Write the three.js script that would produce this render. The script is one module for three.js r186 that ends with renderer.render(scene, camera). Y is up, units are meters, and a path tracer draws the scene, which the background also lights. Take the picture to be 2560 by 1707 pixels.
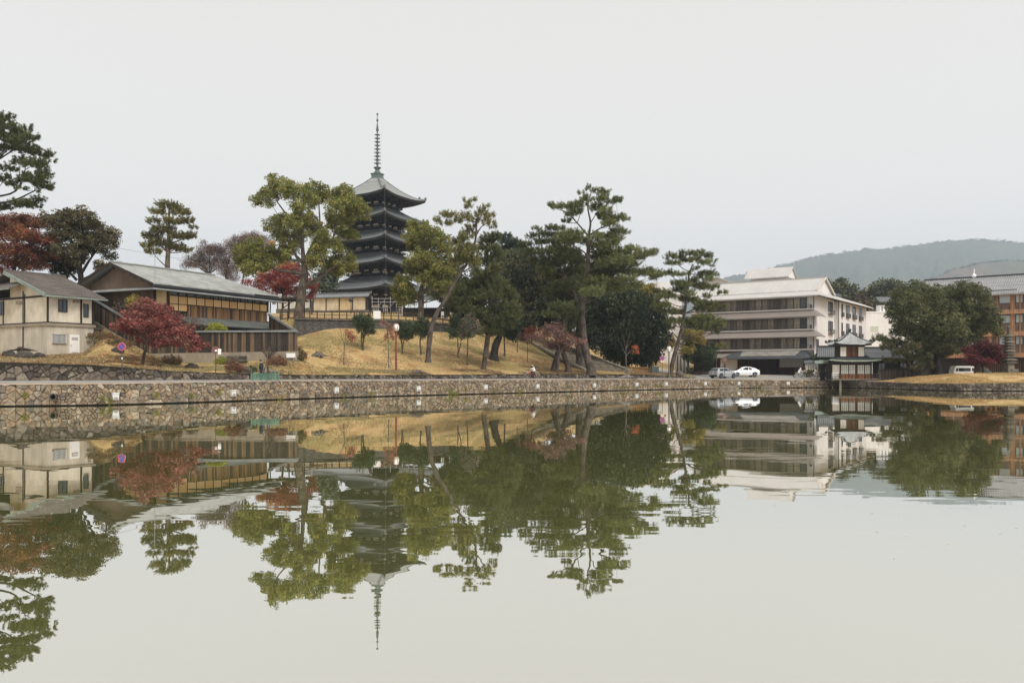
import * as THREE from 'three';
import { mergeGeometries } from 'three/addons/utils/BufferGeometryUtils.js';
import { MarchingCubes } from 'three/addons/objects/MarchingCubes.js';

// ---------- camera: level, lens shifted up; 2.3 m above the pond ----------
const F = 2133, CX = 1280, HY = 928.5, EYE = 2.3;          // focal length in photo pixels, principal column, horizon row, eye height
const camera = new THREE.PerspectiveCamera(2 * Math.atan(853.5 / F) * 180 / Math.PI, 2560 / 1707, 0.5, 9000);
camera.position.set(0, EYE, 0);
camera.setViewOffset(2560, 1707, 0, -75, 2560, 1707);
camera.updateProjectionMatrix();
const scene = new THREE.Scene();
const renderer = new THREE.WebGLRenderer();
renderer.toneMapping = THREE.LinearToneMapping;
renderer.toneMappingExposure = 2.1;
renderer.shadowMap.enabled = true;

// ---------- overcast sky and soft sun ----------
{
  const w = 128, h = 128, a = new Float32Array(w * h * 4);
  for (let j = 0; j < h; j++) for (let i = 0; i < w; i++) {
    const el = Math.abs((j + 0.5) / h - 0.5) * Math.PI, k = 0.4 + 0.34 * Math.exp(-el / 0.19), o = (j * w + i) * 4;   // bright even overcast, paler towards the horizon
    a[o] = k; a[o + 1] = k * 0.969; a[o + 2] = k * 0.926; a[o + 3] = 1;
  }
  const t = new THREE.DataTexture(a, w, h, THREE.RGBAFormat, THREE.FloatType);
  t.mapping = THREE.EquirectangularReflectionMapping; t.magFilter = THREE.LinearFilter; t.needsUpdate = true;
  scene.background = t; scene.environment = t;
}
const sun = new THREE.DirectionalLight(new THREE.Color(1, 0.975, 0.94), 1.5);
sun.position.set(90, 210, 70); sun.target.position.set(0, 0, -90);
sun.castShadow = true; sun.shadow.radius = 60; sun.shadow.mapSize.set(4096, 4096);
Object.assign(sun.shadow.camera, { left: -140, right: 140, top: 140, bottom: -140, near: 1, far: 600 });
scene.add(sun, sun.target);
scene.fog = new THREE.FogExp2(new THREE.Color(0.73, 0.855, 1.0), 0.00023);

// ---------- helpers ----------
let seed = 1;
function rnd() { seed = (seed + 0x6D2B79F5) | 0; let t = Math.imul(seed ^ (seed >>> 15), 1 | seed); t = (t + Math.imul(t ^ (t >>> 7), 61 | t)) ^ t; return ((t ^ (t >>> 14)) >>> 0) / 4294967296; }
const R = (a, b) => a + (b - a) * rnd();
const pick = (a) => a[Math.floor(rnd() * a.length)];
const V = (x, y, z) => new THREE.Vector3(x, y, z);
const P = (x, y, d) => V((x - CX) / F * d, EYE + (HY - y) / F * d, -d);   // photo row and column at a depth -> point
const clamp = (x, a, b) => Math.min(b, Math.max(a, x));
const lerp = (a, b, t) => a + (b - a) * t;
const smooth = (a, b, x) => { const t = clamp((x - a) / (b - a), 0, 1); return t * t * (3 - 2 * t); };

function hash2(i, j, s) { let h = Math.imul(i, 374761393) + Math.imul(j, 668265263) + Math.imul(s, 982451653); h = Math.imul(h ^ (h >>> 13), 1274126177); return ((h ^ (h >>> 16)) >>> 0) / 4294967296; }
function vnoise(x, y, per, s) {                              // tileable value noise, period per
  const i = Math.floor(x), j = Math.floor(y), fx = x - i, fy = y - j, m = (k) => ((k % per) + per) % per;
  const u = fx * fx * (3 - 2 * fx), v = fy * fy * (3 - 2 * fy);
  return lerp(lerp(hash2(m(i), m(j), s), hash2(m(i + 1), m(j), s), u), lerp(hash2(m(i), m(j + 1), s), hash2(m(i + 1), m(j + 1), s), u), v);
}
function fbm(x, y, per, oct, s) { let a = 0, k = 0.5, n = 0; for (let o = 0; o < oct; o++) { a += k * vnoise(x, y, per, s + o); n += k; x *= 2; y *= 2; per *= 2; k *= 0.5; } return a / n; }

// texture of size metres: fn(u, v) in 0..1 -> [r, g, b] as sRGB bytes
function tex(n, size, fn, data = false) {
  const [w, h] = Array.isArray(n) ? n : [n, n], [sx, sy] = Array.isArray(size) ? size : [size, size];
  const a = new Uint8Array(w * h * 4);
  for (let j = 0; j < h; j++) for (let i = 0; i < w; i++) {
    const c = fn(i / w, j / h), o = (j * w + i) * 4;
    a[o] = clamp(c[0], 0, 255); a[o + 1] = clamp(c[1], 0, 255); a[o + 2] = clamp(c[2], 0, 255); a[o + 3] = 255;
  }
  const t = new THREE.DataTexture(a, w, h);
  t.wrapS = t.wrapT = THREE.RepeatWrapping; t.magFilter = THREE.LinearFilter; t.minFilter = THREE.LinearMipmapLinearFilter; t.generateMipmaps = true;
  if (!data) t.colorSpace = THREE.SRGBColorSpace;
  t.repeat.set(1 / sx, 1 / sy); t.needsUpdate = true;
  return t;
}
const grey = (f) => (u, v) => { const g = 255 * f(u, v); return [g, g, g]; };
function mat(color, roughness = 0.85, o = {}) { return new THREE.MeshPhysicalMaterial({ color, roughness, metalness: 0, ...o }); }

// mottled near-white maps that multiply a base colour
const T = {
  mottle: tex(256, 3, grey((u, v) => 0.72 + 0.28 * fbm(u * 6, v * 6, 6, 5, 3))),
  rock: tex(256, 1.1, (u, v) => { const a = fbm(u * 5, v * 5, 5, 5, 11), b = fbm(u * 14, v * 14, 14, 3, 15), g = 255 * (0.42 + 0.5 * a + 0.25 * (b - 0.4)); return [g, g * 0.985, g * 0.96]; }),
  rockBump: tex(256, 1.1, grey((u, v) => fbm(u * 7, v * 7, 7, 5, 21)), true),
  plaster: tex(512, 4, (u, v) => { const a = fbm(u * 5, v * 5, 5, 4, 31), s = fbm(u * 40, v * 3, 40, 3, 37), g = 255 * (0.74 + 0.17 * a + 0.13 * s); return [g, g * 0.985, g * 0.96]; }),
  clean: tex(512, 5, (u, v) => { const a = fbm(u * 5, v * 5, 5, 4, 33), s = fbm(u * 50, v * 3, 50, 3, 39), g = 255 * (0.88 + 0.07 * a + 0.05 * s); return [g, g * 0.995, g * 0.985]; }),
  wood: tex([256, 256], [1.3, 3], (u, v) => { const s = fbm(u * 26, v * 2, 26, 4, 41), b = fbm(u * 5, v * 5, 5, 3, 45), g = 255 * (0.45 + 0.42 * s + 0.2 * b); return [g, g * 0.97, g * 0.93]; }),
  bark: tex([256, 256], [0.9, 1.6], grey((u, v) => 0.35 + 0.65 * fbm(u * 14, v * 4, 14, 4, 51))),
  roofGrey: tex(512, 6, (u, v) => { const a = fbm(u * 6, v * 10, 6, 5, 61), b = fbm(u * 30, v * 30, 30, 3, 65), g = 255 * (0.6 + 0.3 * a + 0.14 * b); return [g, g, g * 0.985]; }),
  asphalt: tex(256, 4, grey((u, v) => 0.7 + 0.2 * fbm(u * 4, v * 4, 4, 4, 71) + 0.14 * fbm(u * 60, v * 60, 60, 2, 75))),
};
// uv in metres from the dominant axis of each face
function boxUV(g) {
  if (g.index) g = g.toNonIndexed();
  g.deleteAttribute('uv');
  const p = g.attributes.position, uv = new Float32Array(p.count * 2), a = V(), b = V(), c = V(), n = V();
  for (let i = 0; i < p.count; i += 3) {
    a.fromBufferAttribute(p, i); b.fromBufferAttribute(p, i + 1); c.fromBufferAttribute(p, i + 2);
    n.crossVectors(b.clone().sub(a), c.clone().sub(a));
    const x = Math.abs(n.x), y = Math.abs(n.y), z = Math.abs(n.z);
    [a, b, c].forEach((q, k) => {
      const o = (i + k) * 2;
      if (y >= x && y >= z) { uv[o] = q.x; uv[o + 1] = q.z; } else if (x >= z) { uv[o] = q.z; uv[o + 1] = q.y; } else { uv[o] = q.x; uv[o + 1] = q.y; }
    });
  }
  g.setAttribute('uv', new THREE.BufferAttribute(uv, 2));
  return g;
}
function raw(pos, flat = true) { const g = new THREE.BufferGeometry(); g.setAttribute('position', new THREE.Float32BufferAttribute(pos, 3)); g.computeVertexNormals(); return g; }
function quad(a, b, c, d) { return raw([...a, ...b, ...c, ...a, ...c, ...d]); }
// a box given by its extents, with chamfered-looking real size
function bx(x0, x1, y0, y1, z0, z1) { const g = new THREE.BoxGeometry(x1 - x0, y1 - y0, z1 - z0); g.translate((x0 + x1) / 2, (y0 + y1) / 2, (z0 + z1) / 2); return g.toNonIndexed(); }
function bc(w, h, d, x = 0, y = 0, z = 0, ry = 0, rx = 0, rz = 0) { const g = new THREE.BoxGeometry(w, h, d); if (rx) g.rotateX(rx); if (rz) g.rotateZ(rz); if (ry) g.rotateY(ry); g.translate(x, y, z); return g.toNonIndexed(); }
function cyl(r0, r1, h, x = 0, y = 0, z = 0, n = 10) { const g = new THREE.CylinderGeometry(r1, r0, h, n); g.translate(x, y + h / 2, z); return g.toNonIndexed(); }
function bar(a, b, r, r2 = r, n = 6) {                        // a rod from a to b
  const d = b.clone().sub(a), L = d.length(), g = new THREE.CylinderGeometry(r2, r, L, n);
  g.translate(0, L / 2, 0); g.applyQuaternion(new THREE.Quaternion().setFromUnitVectors(V(0, 1, 0), d.normalize())); g.translate(a.x, a.y, a.z);
  return g.toNonIndexed();
}
function beam(a, b, w, h) {                                   // a squared timber from a to b
  const d = b.clone().sub(a), L = d.length(), g = new THREE.BoxGeometry(w, h, L), m = new THREE.Matrix4();
  m.lookAt(b, a, V(0, 1, 0)); g.applyMatrix4(m); g.translate((a.x + b.x) / 2, (a.y + b.y) / 2, (a.z + b.z) / 2);
  return g.toNonIndexed();
}
function tube(pts, seg = 8, n = 7, wob = 0) {                 // pts: [Vector3, radius]; tapered limb along a smooth curve
  const c = new THREE.CatmullRomCurve3(pts.map((p) => p[0]), false, 'centripetal'), N = seg * (pts.length - 1);
  const pos = [], idx = [], uv = [], q = V(), up = V(0.31, 0.2, 0.93).normalize();
  let len = 0, last = null;
  for (let i = 0; i <= N; i++) {
    const t = i / N, k = t * (pts.length - 1), a = Math.min(Math.floor(k), pts.length - 2), r0 = lerp(pts[a][1], pts[a + 1][1], k - a);
    c.getPoint(t, q); const tan = c.getTangent(t), s = V().crossVectors(tan, up).normalize(), w = V().crossVectors(s, tan).normalize();
    if (last) len += q.distanceTo(last); last = q.clone();
    for (let j = 0; j <= n; j++) {
      const f = j / n * Math.PI * 2, rr = r0 * (1 + wob * Math.sin(j * 2.4 + i * 0.9) * 0.5 + wob * Math.sin(j * 1.3 - i * 0.37) * 0.5);
      const jj = j === n ? 0 : j, f2 = jj / n * Math.PI * 2, r2 = j === n ? r0 * (1 + wob * Math.sin(i * 0.9) * 0.5 + wob * Math.sin(-i * 0.37) * 0.5) : rr;
      pos.push(q.x + (s.x * Math.cos(f2) + w.x * Math.sin(f2)) * r2, q.y + (s.y * Math.cos(f2) + w.y * Math.sin(f2)) * r2, q.z + (s.z * Math.cos(f2) + w.z * Math.sin(f2)) * r2);
      uv.push(f / (Math.PI * 2) * 0.9, len);
      if (i < N && j < n) { const o = i * (n + 1) + j, e = o + n + 1; idx.push(o, o + 1, e, o + 1, e + 1, e); }
    }
  }
  const g = new THREE.BufferGeometry();
  g.setAttribute('position', new THREE.Float32BufferAttribute(pos, 3)); g.setAttribute('uv', new THREE.Float32BufferAttribute(uv, 2)); g.setIndex(idx); g.computeVertexNormals();
  return g;
}
function prism(pts, z0, z1, hole) {                           // outline in x, y pulled from z0 to z1
  const s = new THREE.Shape(pts.map((p) => new THREE.Vector2(p[0], p[1])));
  if (hole) for (const h of hole) s.holes.push(new THREE.Path(h.map((p) => new THREE.Vector2(p[0], p[1]))));
  const g = new THREE.ExtrudeGeometry(s, { depth: z1 - z0, bevelEnabled: false }); g.translate(0, 0, z0);
  return g.index ? g.toNonIndexed() : g;
}
function lathe(pts, n = 16, x = 0, y = 0, z = 0) { const g = new THREE.LatheGeometry(pts.map((p) => new THREE.Vector2(p[0], p[1])), n); g.translate(x, y, z); return g.toNonIndexed(); }
function ell(rx, ry, rz, x = 0, y = 0, z = 0, n = 12) { const g = new THREE.SphereGeometry(1, n, Math.max(6, n * 0.66 | 0)); g.scale(rx, ry, rz); g.translate(x, y, z); return g.toNonIndexed(); }
function clean(g, uv = true) { const o = new THREE.BufferGeometry(); const s = g.index ? g.toNonIndexed() : g; for (const k of uv === true ? ['position', 'normal', 'uv'] : ['position', 'normal']) if (s.attributes[k]) o.setAttribute(k, s.attributes[k]); return o; }
function join(list, keepUV = false) { let g = list.length === 1 ? clean(list[0], keepUV) : mergeGeometries(list.map((q) => clean(q, keepUV))); return keepUV ? g : boxUV(g); }

const taken = {};
function numbered(n) { const k = taken[n] = (taken[n] ?? -1) + 1; return k ? n + '_' + String(k).padStart(3, '0') : n; }
function shade(o) { o.traverse((m) => { if (m.isMesh) { m.castShadow = true; m.receiveShadow = true; } }); return o; }
function thing(name, label, category, pos = [0, 0, 0], turn = 0, group) {
  const o = new THREE.Group(); o.name = numbered(name); scene.add(o);
  if (pos.isVector3) o.position.copy(pos); else o.position.set(...pos);
  o.rotation.y = turn; o.userData = { label, category }; if (group) o.userData.group = group;
  return o;
}
function part(name, geos, m, parent, o = {}) {
  const g = Array.isArray(geos) ? join(geos, o.uv) : geos, me = new THREE.Mesh(g, m);
  me.name = name; me.castShadow = me.receiveShadow = true; parent.add(me);
  if (o.label) me.userData.label = o.label; if (o.kind) me.userData.kind = o.kind;
  return me;
}
function solo(name, geos, m, label, category, pos, turn, group, o = {}) {   // a thing of one mesh
  const me = part(numbered(name), geos, m, scene, o);
  if (pos) { if (pos.isVector3) me.position.copy(pos); else me.position.set(...pos); } if (turn) me.rotation.y = turn;
  me.userData.label = label; me.userData.category = category; if (group) me.userData.group = group;
  return me;
}
function struct(name, geos, m, o = {}) { const me = part(numbered(name), geos, m, scene, o); me.userData.kind = 'structure'; return me; }
// ---------- the lie of the land: for columns of the view, knots (distance, height) from the pond's edge inland ----------
const COLS = [
  [-900, [[50, 1.4], [56, 1.6], [56.6, 2.95], [64, 3.3], [78, 4], [88, 6.5], [165, 13.5], [260, 14]]],
  [0, [[56.1, 1.4], [62, 1.6], [62.6, 2.95], [70, 3.3], [82, 4], [90, 6.5], [165, 13.5], [260, 14]]],
  [215, [[57.6, 1.42], [63.6, 1.6], [64.2, 2.77], [71.5, 3.25], [83, 4.3], [92, 7.5], [165, 13.5], [260, 14]]],
  [258, [[58.1, 1.42], [64.1, 1.6], [64.7, 2.7], [72, 3.2], [84, 6.7], [92, 8.5], [165, 13.5], [260, 14]]],
  [345, [[59.7, 1.43], [65.5, 1.6], [66.1, 2.5], [73, 2.95], [82, 4.7], [94, 7.6], [165, 13.5], [260, 14]]],
  [430, [[61.5, 1.45], [67.2, 1.6], [67.8, 2.3], [74, 2.75], [81, 3.1], [97, 7.2], [165, 13.5], [260, 14]]],
  [560, [[65, 1.46], [70.6, 1.58], [71.1, 2.15], [77, 2.8], [82, 3.35], [99, 7.6], [165, 13.5], [260, 14]]],
  [740, [[71, 1.47], [76.3, 1.57], [76.8, 1.98], [80.5, 3.35], [99, 6.3], [100.3, 8.3], [165, 13.6], [260, 14]]],
  [830, [[74, 1.46], [79.2, 1.56], [79.7, 1.96], [85, 2.7], [104, 7.5], [105, 8.5], [165, 13.7], [260, 14]]],
  [1000, [[80.2, 1.38], [85.4, 1.52], [85.9, 1.93], [89.5, 2.4], [108, 7.6], [109, 8.6], [165, 13.7], [260, 14]]],
  [1150, [[85, 1.38], [90.1, 1.5], [90.6, 1.94], [94.5, 2.5], [115, 7.4], [116, 8.5], [165, 13.5], [260, 14]]],
  [1300, [[91, 1.37], [95.9, 1.5], [96.4, 1.98], [101, 2.55], [127, 7], [134, 9], [165, 12.5], [260, 14]]],
  [1450, [[97.7, 1.3], [102.3, 1.46], [102.8, 1.98], [107, 2.35], [121, 3.2], [142, 6.5], [170, 10], [260, 12]]],
  [1600, [[105.5, 1.3], [109.8, 1.44], [110.3, 1.9], [113.5, 2.15], [124, 2.4], [150, 3.4], [175, 6], [260, 8]]],
  [1690, [[110, 1.25], [114.3, 1.38], [114.7, 1.62], [118, 1.75], [130, 2.0], [150, 2.4], [180, 4], [260, 6]]],
  [1760, [[113.4, 1.2], [118, 1.3], [118.4, 1.31], [123, 1.4], [135, 1.75], [150, 2], [180, 3], [260, 5]]],
  [1950, [[120.2, 1.05], [123.5, 1.2], [124.2, 1.22], [128, 1.35], [138, 1.7], [150, 1.9], [180, 2.5], [260, 5]]],
  [2080, [[121, 1], [123.5, 1.15], [124, 1.2], [128, 1.3], [138, 1.6], [150, 1.9], [180, 2.5], [260, 5]]],
  [2200, [[114.5, 0.9], [116.5, 1], [118, 1.05], [122, 1.15], [130, 1.4], [150, 1.8], [180, 2.5], [260, 5]]],
  [2300, [[106, 0.78], [107, 0.85], [109.5, 1.3], [113.5, 1.62], [122, 1.35], [150, 1.8], [180, 2.5], [260, 5]]],
  [2400, [[100, 0.82], [101, 0.9], [105, 1.6], [110, 2.06], [119, 1.4], [150, 1.8], [180, 2.5], [260, 5]]],
  [2560, [[99.8, 0.9], [101, 1], [105, 1.7], [110.5, 2.12], [120, 1.45], [150, 1.8], [180, 2.5], [260, 5]]],
  [3500, [[101, 0.9], [102, 1], [106, 1.7], [111, 2.1], [120, 1.45], [150, 1.8], [180, 2.5], [260, 5]]],
];
function knots(x) {
  x = clamp(x, COLS[0][0], COLS[COLS.length - 1][0]);
  let i = 0; while (i < COLS.length - 2 && COLS[i + 1][0] < x) i++;
  const [xa, ka] = COLS[i], [xb, kb] = COLS[i + 1], t = (x - xa) / (xb - xa);
  return ka.map((k, j) => [lerp(k[0], kb[j][0], t), lerp(k[1], kb[j][1], t)]);
}
function groundY(X, Z) {                                      // height of the land at a place
  const d = -Z, k = knots(CX + X / d * F);
  if (d <= k[0][0]) return k[0][1];
  for (let i = 0; i < k.length - 1; i++) if (d <= k[i + 1][0]) return lerp(k[i][1], k[i + 1][1], (d - k[i][0]) / (k[i + 1][0] - k[i][0]));
  return k[7][1];
}
const at = (x, d, dy = 0) => { const X = (x - CX) / F * d; return V(X, groundY(X, -d) + dy, -d); };   // a spot on the ground

// ---------- ground: one sheet from the pond's edge to beyond the horizon ----------
const grassTex = tex(1024, 26, (u, v) => {
  const a = fbm(u * 7, v * 7, 7, 5, 101), b = fbm(u * 90, v * 90, 90, 3, 111), c = fbm(u * 18, v * 18, 18, 4, 121), e = fbm(u * 240, v * 240, 240, 2, 131);
  let r = 200, g = 175, bl = 128;                              // straw-coloured winter turf
  const gr = smooth(0.48, 0.66, a) * 0.7, lt = smooth(0.55, 0.7, c) * 0.6, ol = smooth(0.62, 0.8, b) * 0.4;
  r = lerp(r, 146, gr); g = lerp(g, 138, gr); bl = lerp(bl, 86, gr);           // greener tufts
  r = lerp(r, 172, lt); g = lerp(g, 132, lt); bl = lerp(bl, 90, lt);           // fallen leaves
  r = lerp(r, 118, ol); g = lerp(g, 96, ol); bl = lerp(bl, 58, ol);
  const k = 0.66 + 0.42 * e + 0.14 * b;
  return [r * k, g * k, bl * k];
});
const grassBump = tex(512, 5, grey((u, v) => fbm(u * 40, v * 40, 40, 4, 141)), true);
{
  const xs = []; for (let x = -900; x <= 3500; x += 40) xs.push(x);
  for (const c of COLS) if (!xs.includes(c[0])) xs.push(c[0]);
  xs.sort((a, b) => a - b);
  const ts = []; for (let k = 0; k < 7; k++) { const n = [3, 1, 5, 14, 3, 10, 5][k]; for (let i = 0; i < n; i++) ts.push(k + i / n); } ts.push(7, 7.2, 7.6, 8);
  const pos = [], uv = [], idx = [];
  xs.forEach((x, i) => {
    const kn = knots(x), all = [...kn, [4300, kn[7][1] + 3]];
    ts.forEach((t, j) => {
      const k = Math.min(Math.floor(t), 7), f = t - k, d = lerp(all[k][0], all[k + 1][0], f); let y = lerp(all[k][1], all[k + 1][1], f);
      const X = (x - CX) / F * d;
      if (t > 2.2 && t < 7) y += 0.16 * (fbm(X * 0.22 + 50, d * 0.22 + 50, 4096, 3, 151) - 0.5);
      pos.push(X, y, -d); uv.push(X, -d);
      if (i < xs.length - 1 && j < ts.length - 1) { const o = i * ts.length + j, e = o + ts.length; idx.push(o, e, o + 1, e, e + 1, o + 1); }
    });
  });
  const g = new THREE.BufferGeometry(); g.setAttribute('position', new THREE.Float32BufferAttribute(pos, 3)); g.setAttribute('uv', new THREE.Float32BufferAttribute(uv, 2)); g.setIndex(idx); g.computeVertexNormals();
  struct('ground', g, mat('#f4ead8', 0.95, { map: grassTex, bumpMap: grassBump, bumpScale: 0.05 }));
}
// band of ground between two knot fractions, laid lift above the ground
function band(x0, x1, ta, tb, lift, n = 60, nt = 3) {
  const pos = [], uv = [], idx = [];
  for (let i = 0; i <= n; i++) {
    const x = lerp(x0, x1, i / n), kn = knots(x), A = typeof ta === 'function' ? ta(x) : ta, B = typeof tb === 'function' ? tb(x) : tb;
    for (let j = 0; j <= nt; j++) {
      const t = lerp(A, B, j / nt), k = Math.min(Math.floor(t), 6), f = t - k, d = lerp(kn[k][0], kn[k + 1][0], f), y = lerp(kn[k][1], kn[k + 1][1], f) + lift, X = (x - CX) / F * d;
      pos.push(X, y, -d); uv.push(X, -d);
      if (i < n && j < nt) { const o = i * (nt + 1) + j, e = o + nt + 1; idx.push(o, e, o + 1, e, e + 1, o + 1); }
    }
  }
  const g = new THREE.BufferGeometry(); g.setAttribute('position', new THREE.Float32BufferAttribute(pos, 3)); g.setAttribute('uv', new THREE.Float32BufferAttribute(uv, 2)); g.setIndex(idx); g.computeVertexNormals();
  return g;
}
const asphaltM = mat('#a8a39c', 0.85, { map: T.asphalt }), sandM = mat('#cdb59a', 0.95, { map: T.asphalt });
struct('path', band(-900, 2190, 0, 0.3, 0.02, 110), sandM);
struct('road', band(-900, 2190, 0.3, 1, 0.03, 110), asphaltM);
struct('forecourt', band(1745, 2190, 1, 4.2, 0.03, 60, 12), asphaltM);
struct('lane', band(1640, 1745, (x) => lerp(3.0, 1.0, smooth(1640, 1750, x)), 5, 0.03, 24, 10), asphaltM);
// painted lines on the lane
for (const [a, b] of [[[1650, 2.95], [1742, 2.0]], [[1665, 3.6], [1742, 3.1]]]) {
  const pos = [];
  for (let i = 0; i < 12; i++) {
    const q = [0, 1].map((s) => [-0.09, 0.09].map((o) => { const f = (i + s) / 12, x = lerp(a[0], b[0], f), t = lerp(a[1], b[1], f), kn = knots(x), k = Math.floor(t), d = lerp(kn[k][0], kn[k + 1][0], t - k) + o * 3; return [(x - CX) / F * d, lerp(kn[k][1], kn[k + 1][1], t - k) + 0.045, -d]; }));
    pos.push(...q[0][0], ...q[1][0], ...q[1][1], ...q[0][0], ...q[1][1], ...q[0][1]);
  }
  struct('road_marking', [raw(pos)], mat('#e4e0d8', 0.7));
}

// ---------- pond ----------
{
  const wave = (u, v) => {                                     // long low swell and finer ripples in patches
    const m = smooth(0.5, 0.66, fbm(u * 4, v * 5, 4, 3, 205));
    return 0.5 * fbm(u * 12, v * 26, 12, 2, 211) + m * 0.22 * fbm(u * 34, v * 120, 34, 2, 221);
  };
  const N = 1024, e = 1 / N;
  const nm = tex(N, [36, 36], (u, v) => { const dx = (wave(u + e, v) - wave(u - e, v)) * N / 2, dy = (wave(u, v + e) - wave(u, v - e)) * N / 2; return [127.5 + clamp(dx * 6, -127, 127), 127.5 + clamp(dy * 6, -127, 127), 255]; }, true);
  const g = new THREE.PlaneGeometry(420, 240, 1, 1); g.rotateX(-Math.PI / 2); g.translate(10, 0, -75);
  const p = g.attributes.position, uv = g.attributes.uv; for (let i = 0; i < 4; i++) uv.setXY(i, p.getX(i), -p.getZ(i));
  const w = mat(new THREE.Color(0.185, 0.192, 0.05), 0.0, { ior: 1.33, specularColor: new THREE.Color(35.4, 34.5, 33.8), normalMap: nm, normalScale: new THREE.Vector2(0.0027, 0.0027) });
  struct('pond_water', g, w);
}

// ---------- walls of fitted stones ----------
const STONES = ['#b8a58d', '#a9967d', '#9b8b77', '#c8b9a1', '#8d7e6c', '#baa689', '#aa9f8e', '#d0c2ab', '#a18c73', '#bcab94', '#958c7f', '#c0a486'];
const stoneM = STONES.map((c) => mat(c, 0.9, { map: T.rock, bumpMap: T.rockBump, bumpScale: 0.04 }));
const stoneV = mat('#ffffff', 0.9, { map: T.rock, bumpMap: T.rockBump, bumpScale: 0.04, vertexColors: true });
const DARKS = ['#7d7064', '#6c6258', '#8a7e71', '#5c544c', '#958979', '#7a6b59', '#a09585', '#68625b'];
const darkM = DARKS.map((c) => mat(c, 0.92, { map: T.rock, bumpMap: T.rockBump, bumpScale: 0.04 }));
function clip(poly, mx, my, nx, ny) {                         // keep the half-plane (p - m) . n <= 0
  const out = [];
  for (let i = 0; i < poly.length; i++) {
    const a = poly[i], b = poly[(i + 1) % poly.length], da = (a[0] - mx) * nx + (a[1] - my) * ny, db = (b[0] - mx) * nx + (b[1] - my) * ny;
    if (da <= 0) out.push(a);
    if ((da <= 0) !== (db <= 0)) { const t = da / (da - db); out.push([a[0] + (b[0] - a[0]) * t, a[1] + (b[1] - a[1]) * t]); }
  }
  return out;
}
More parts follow.
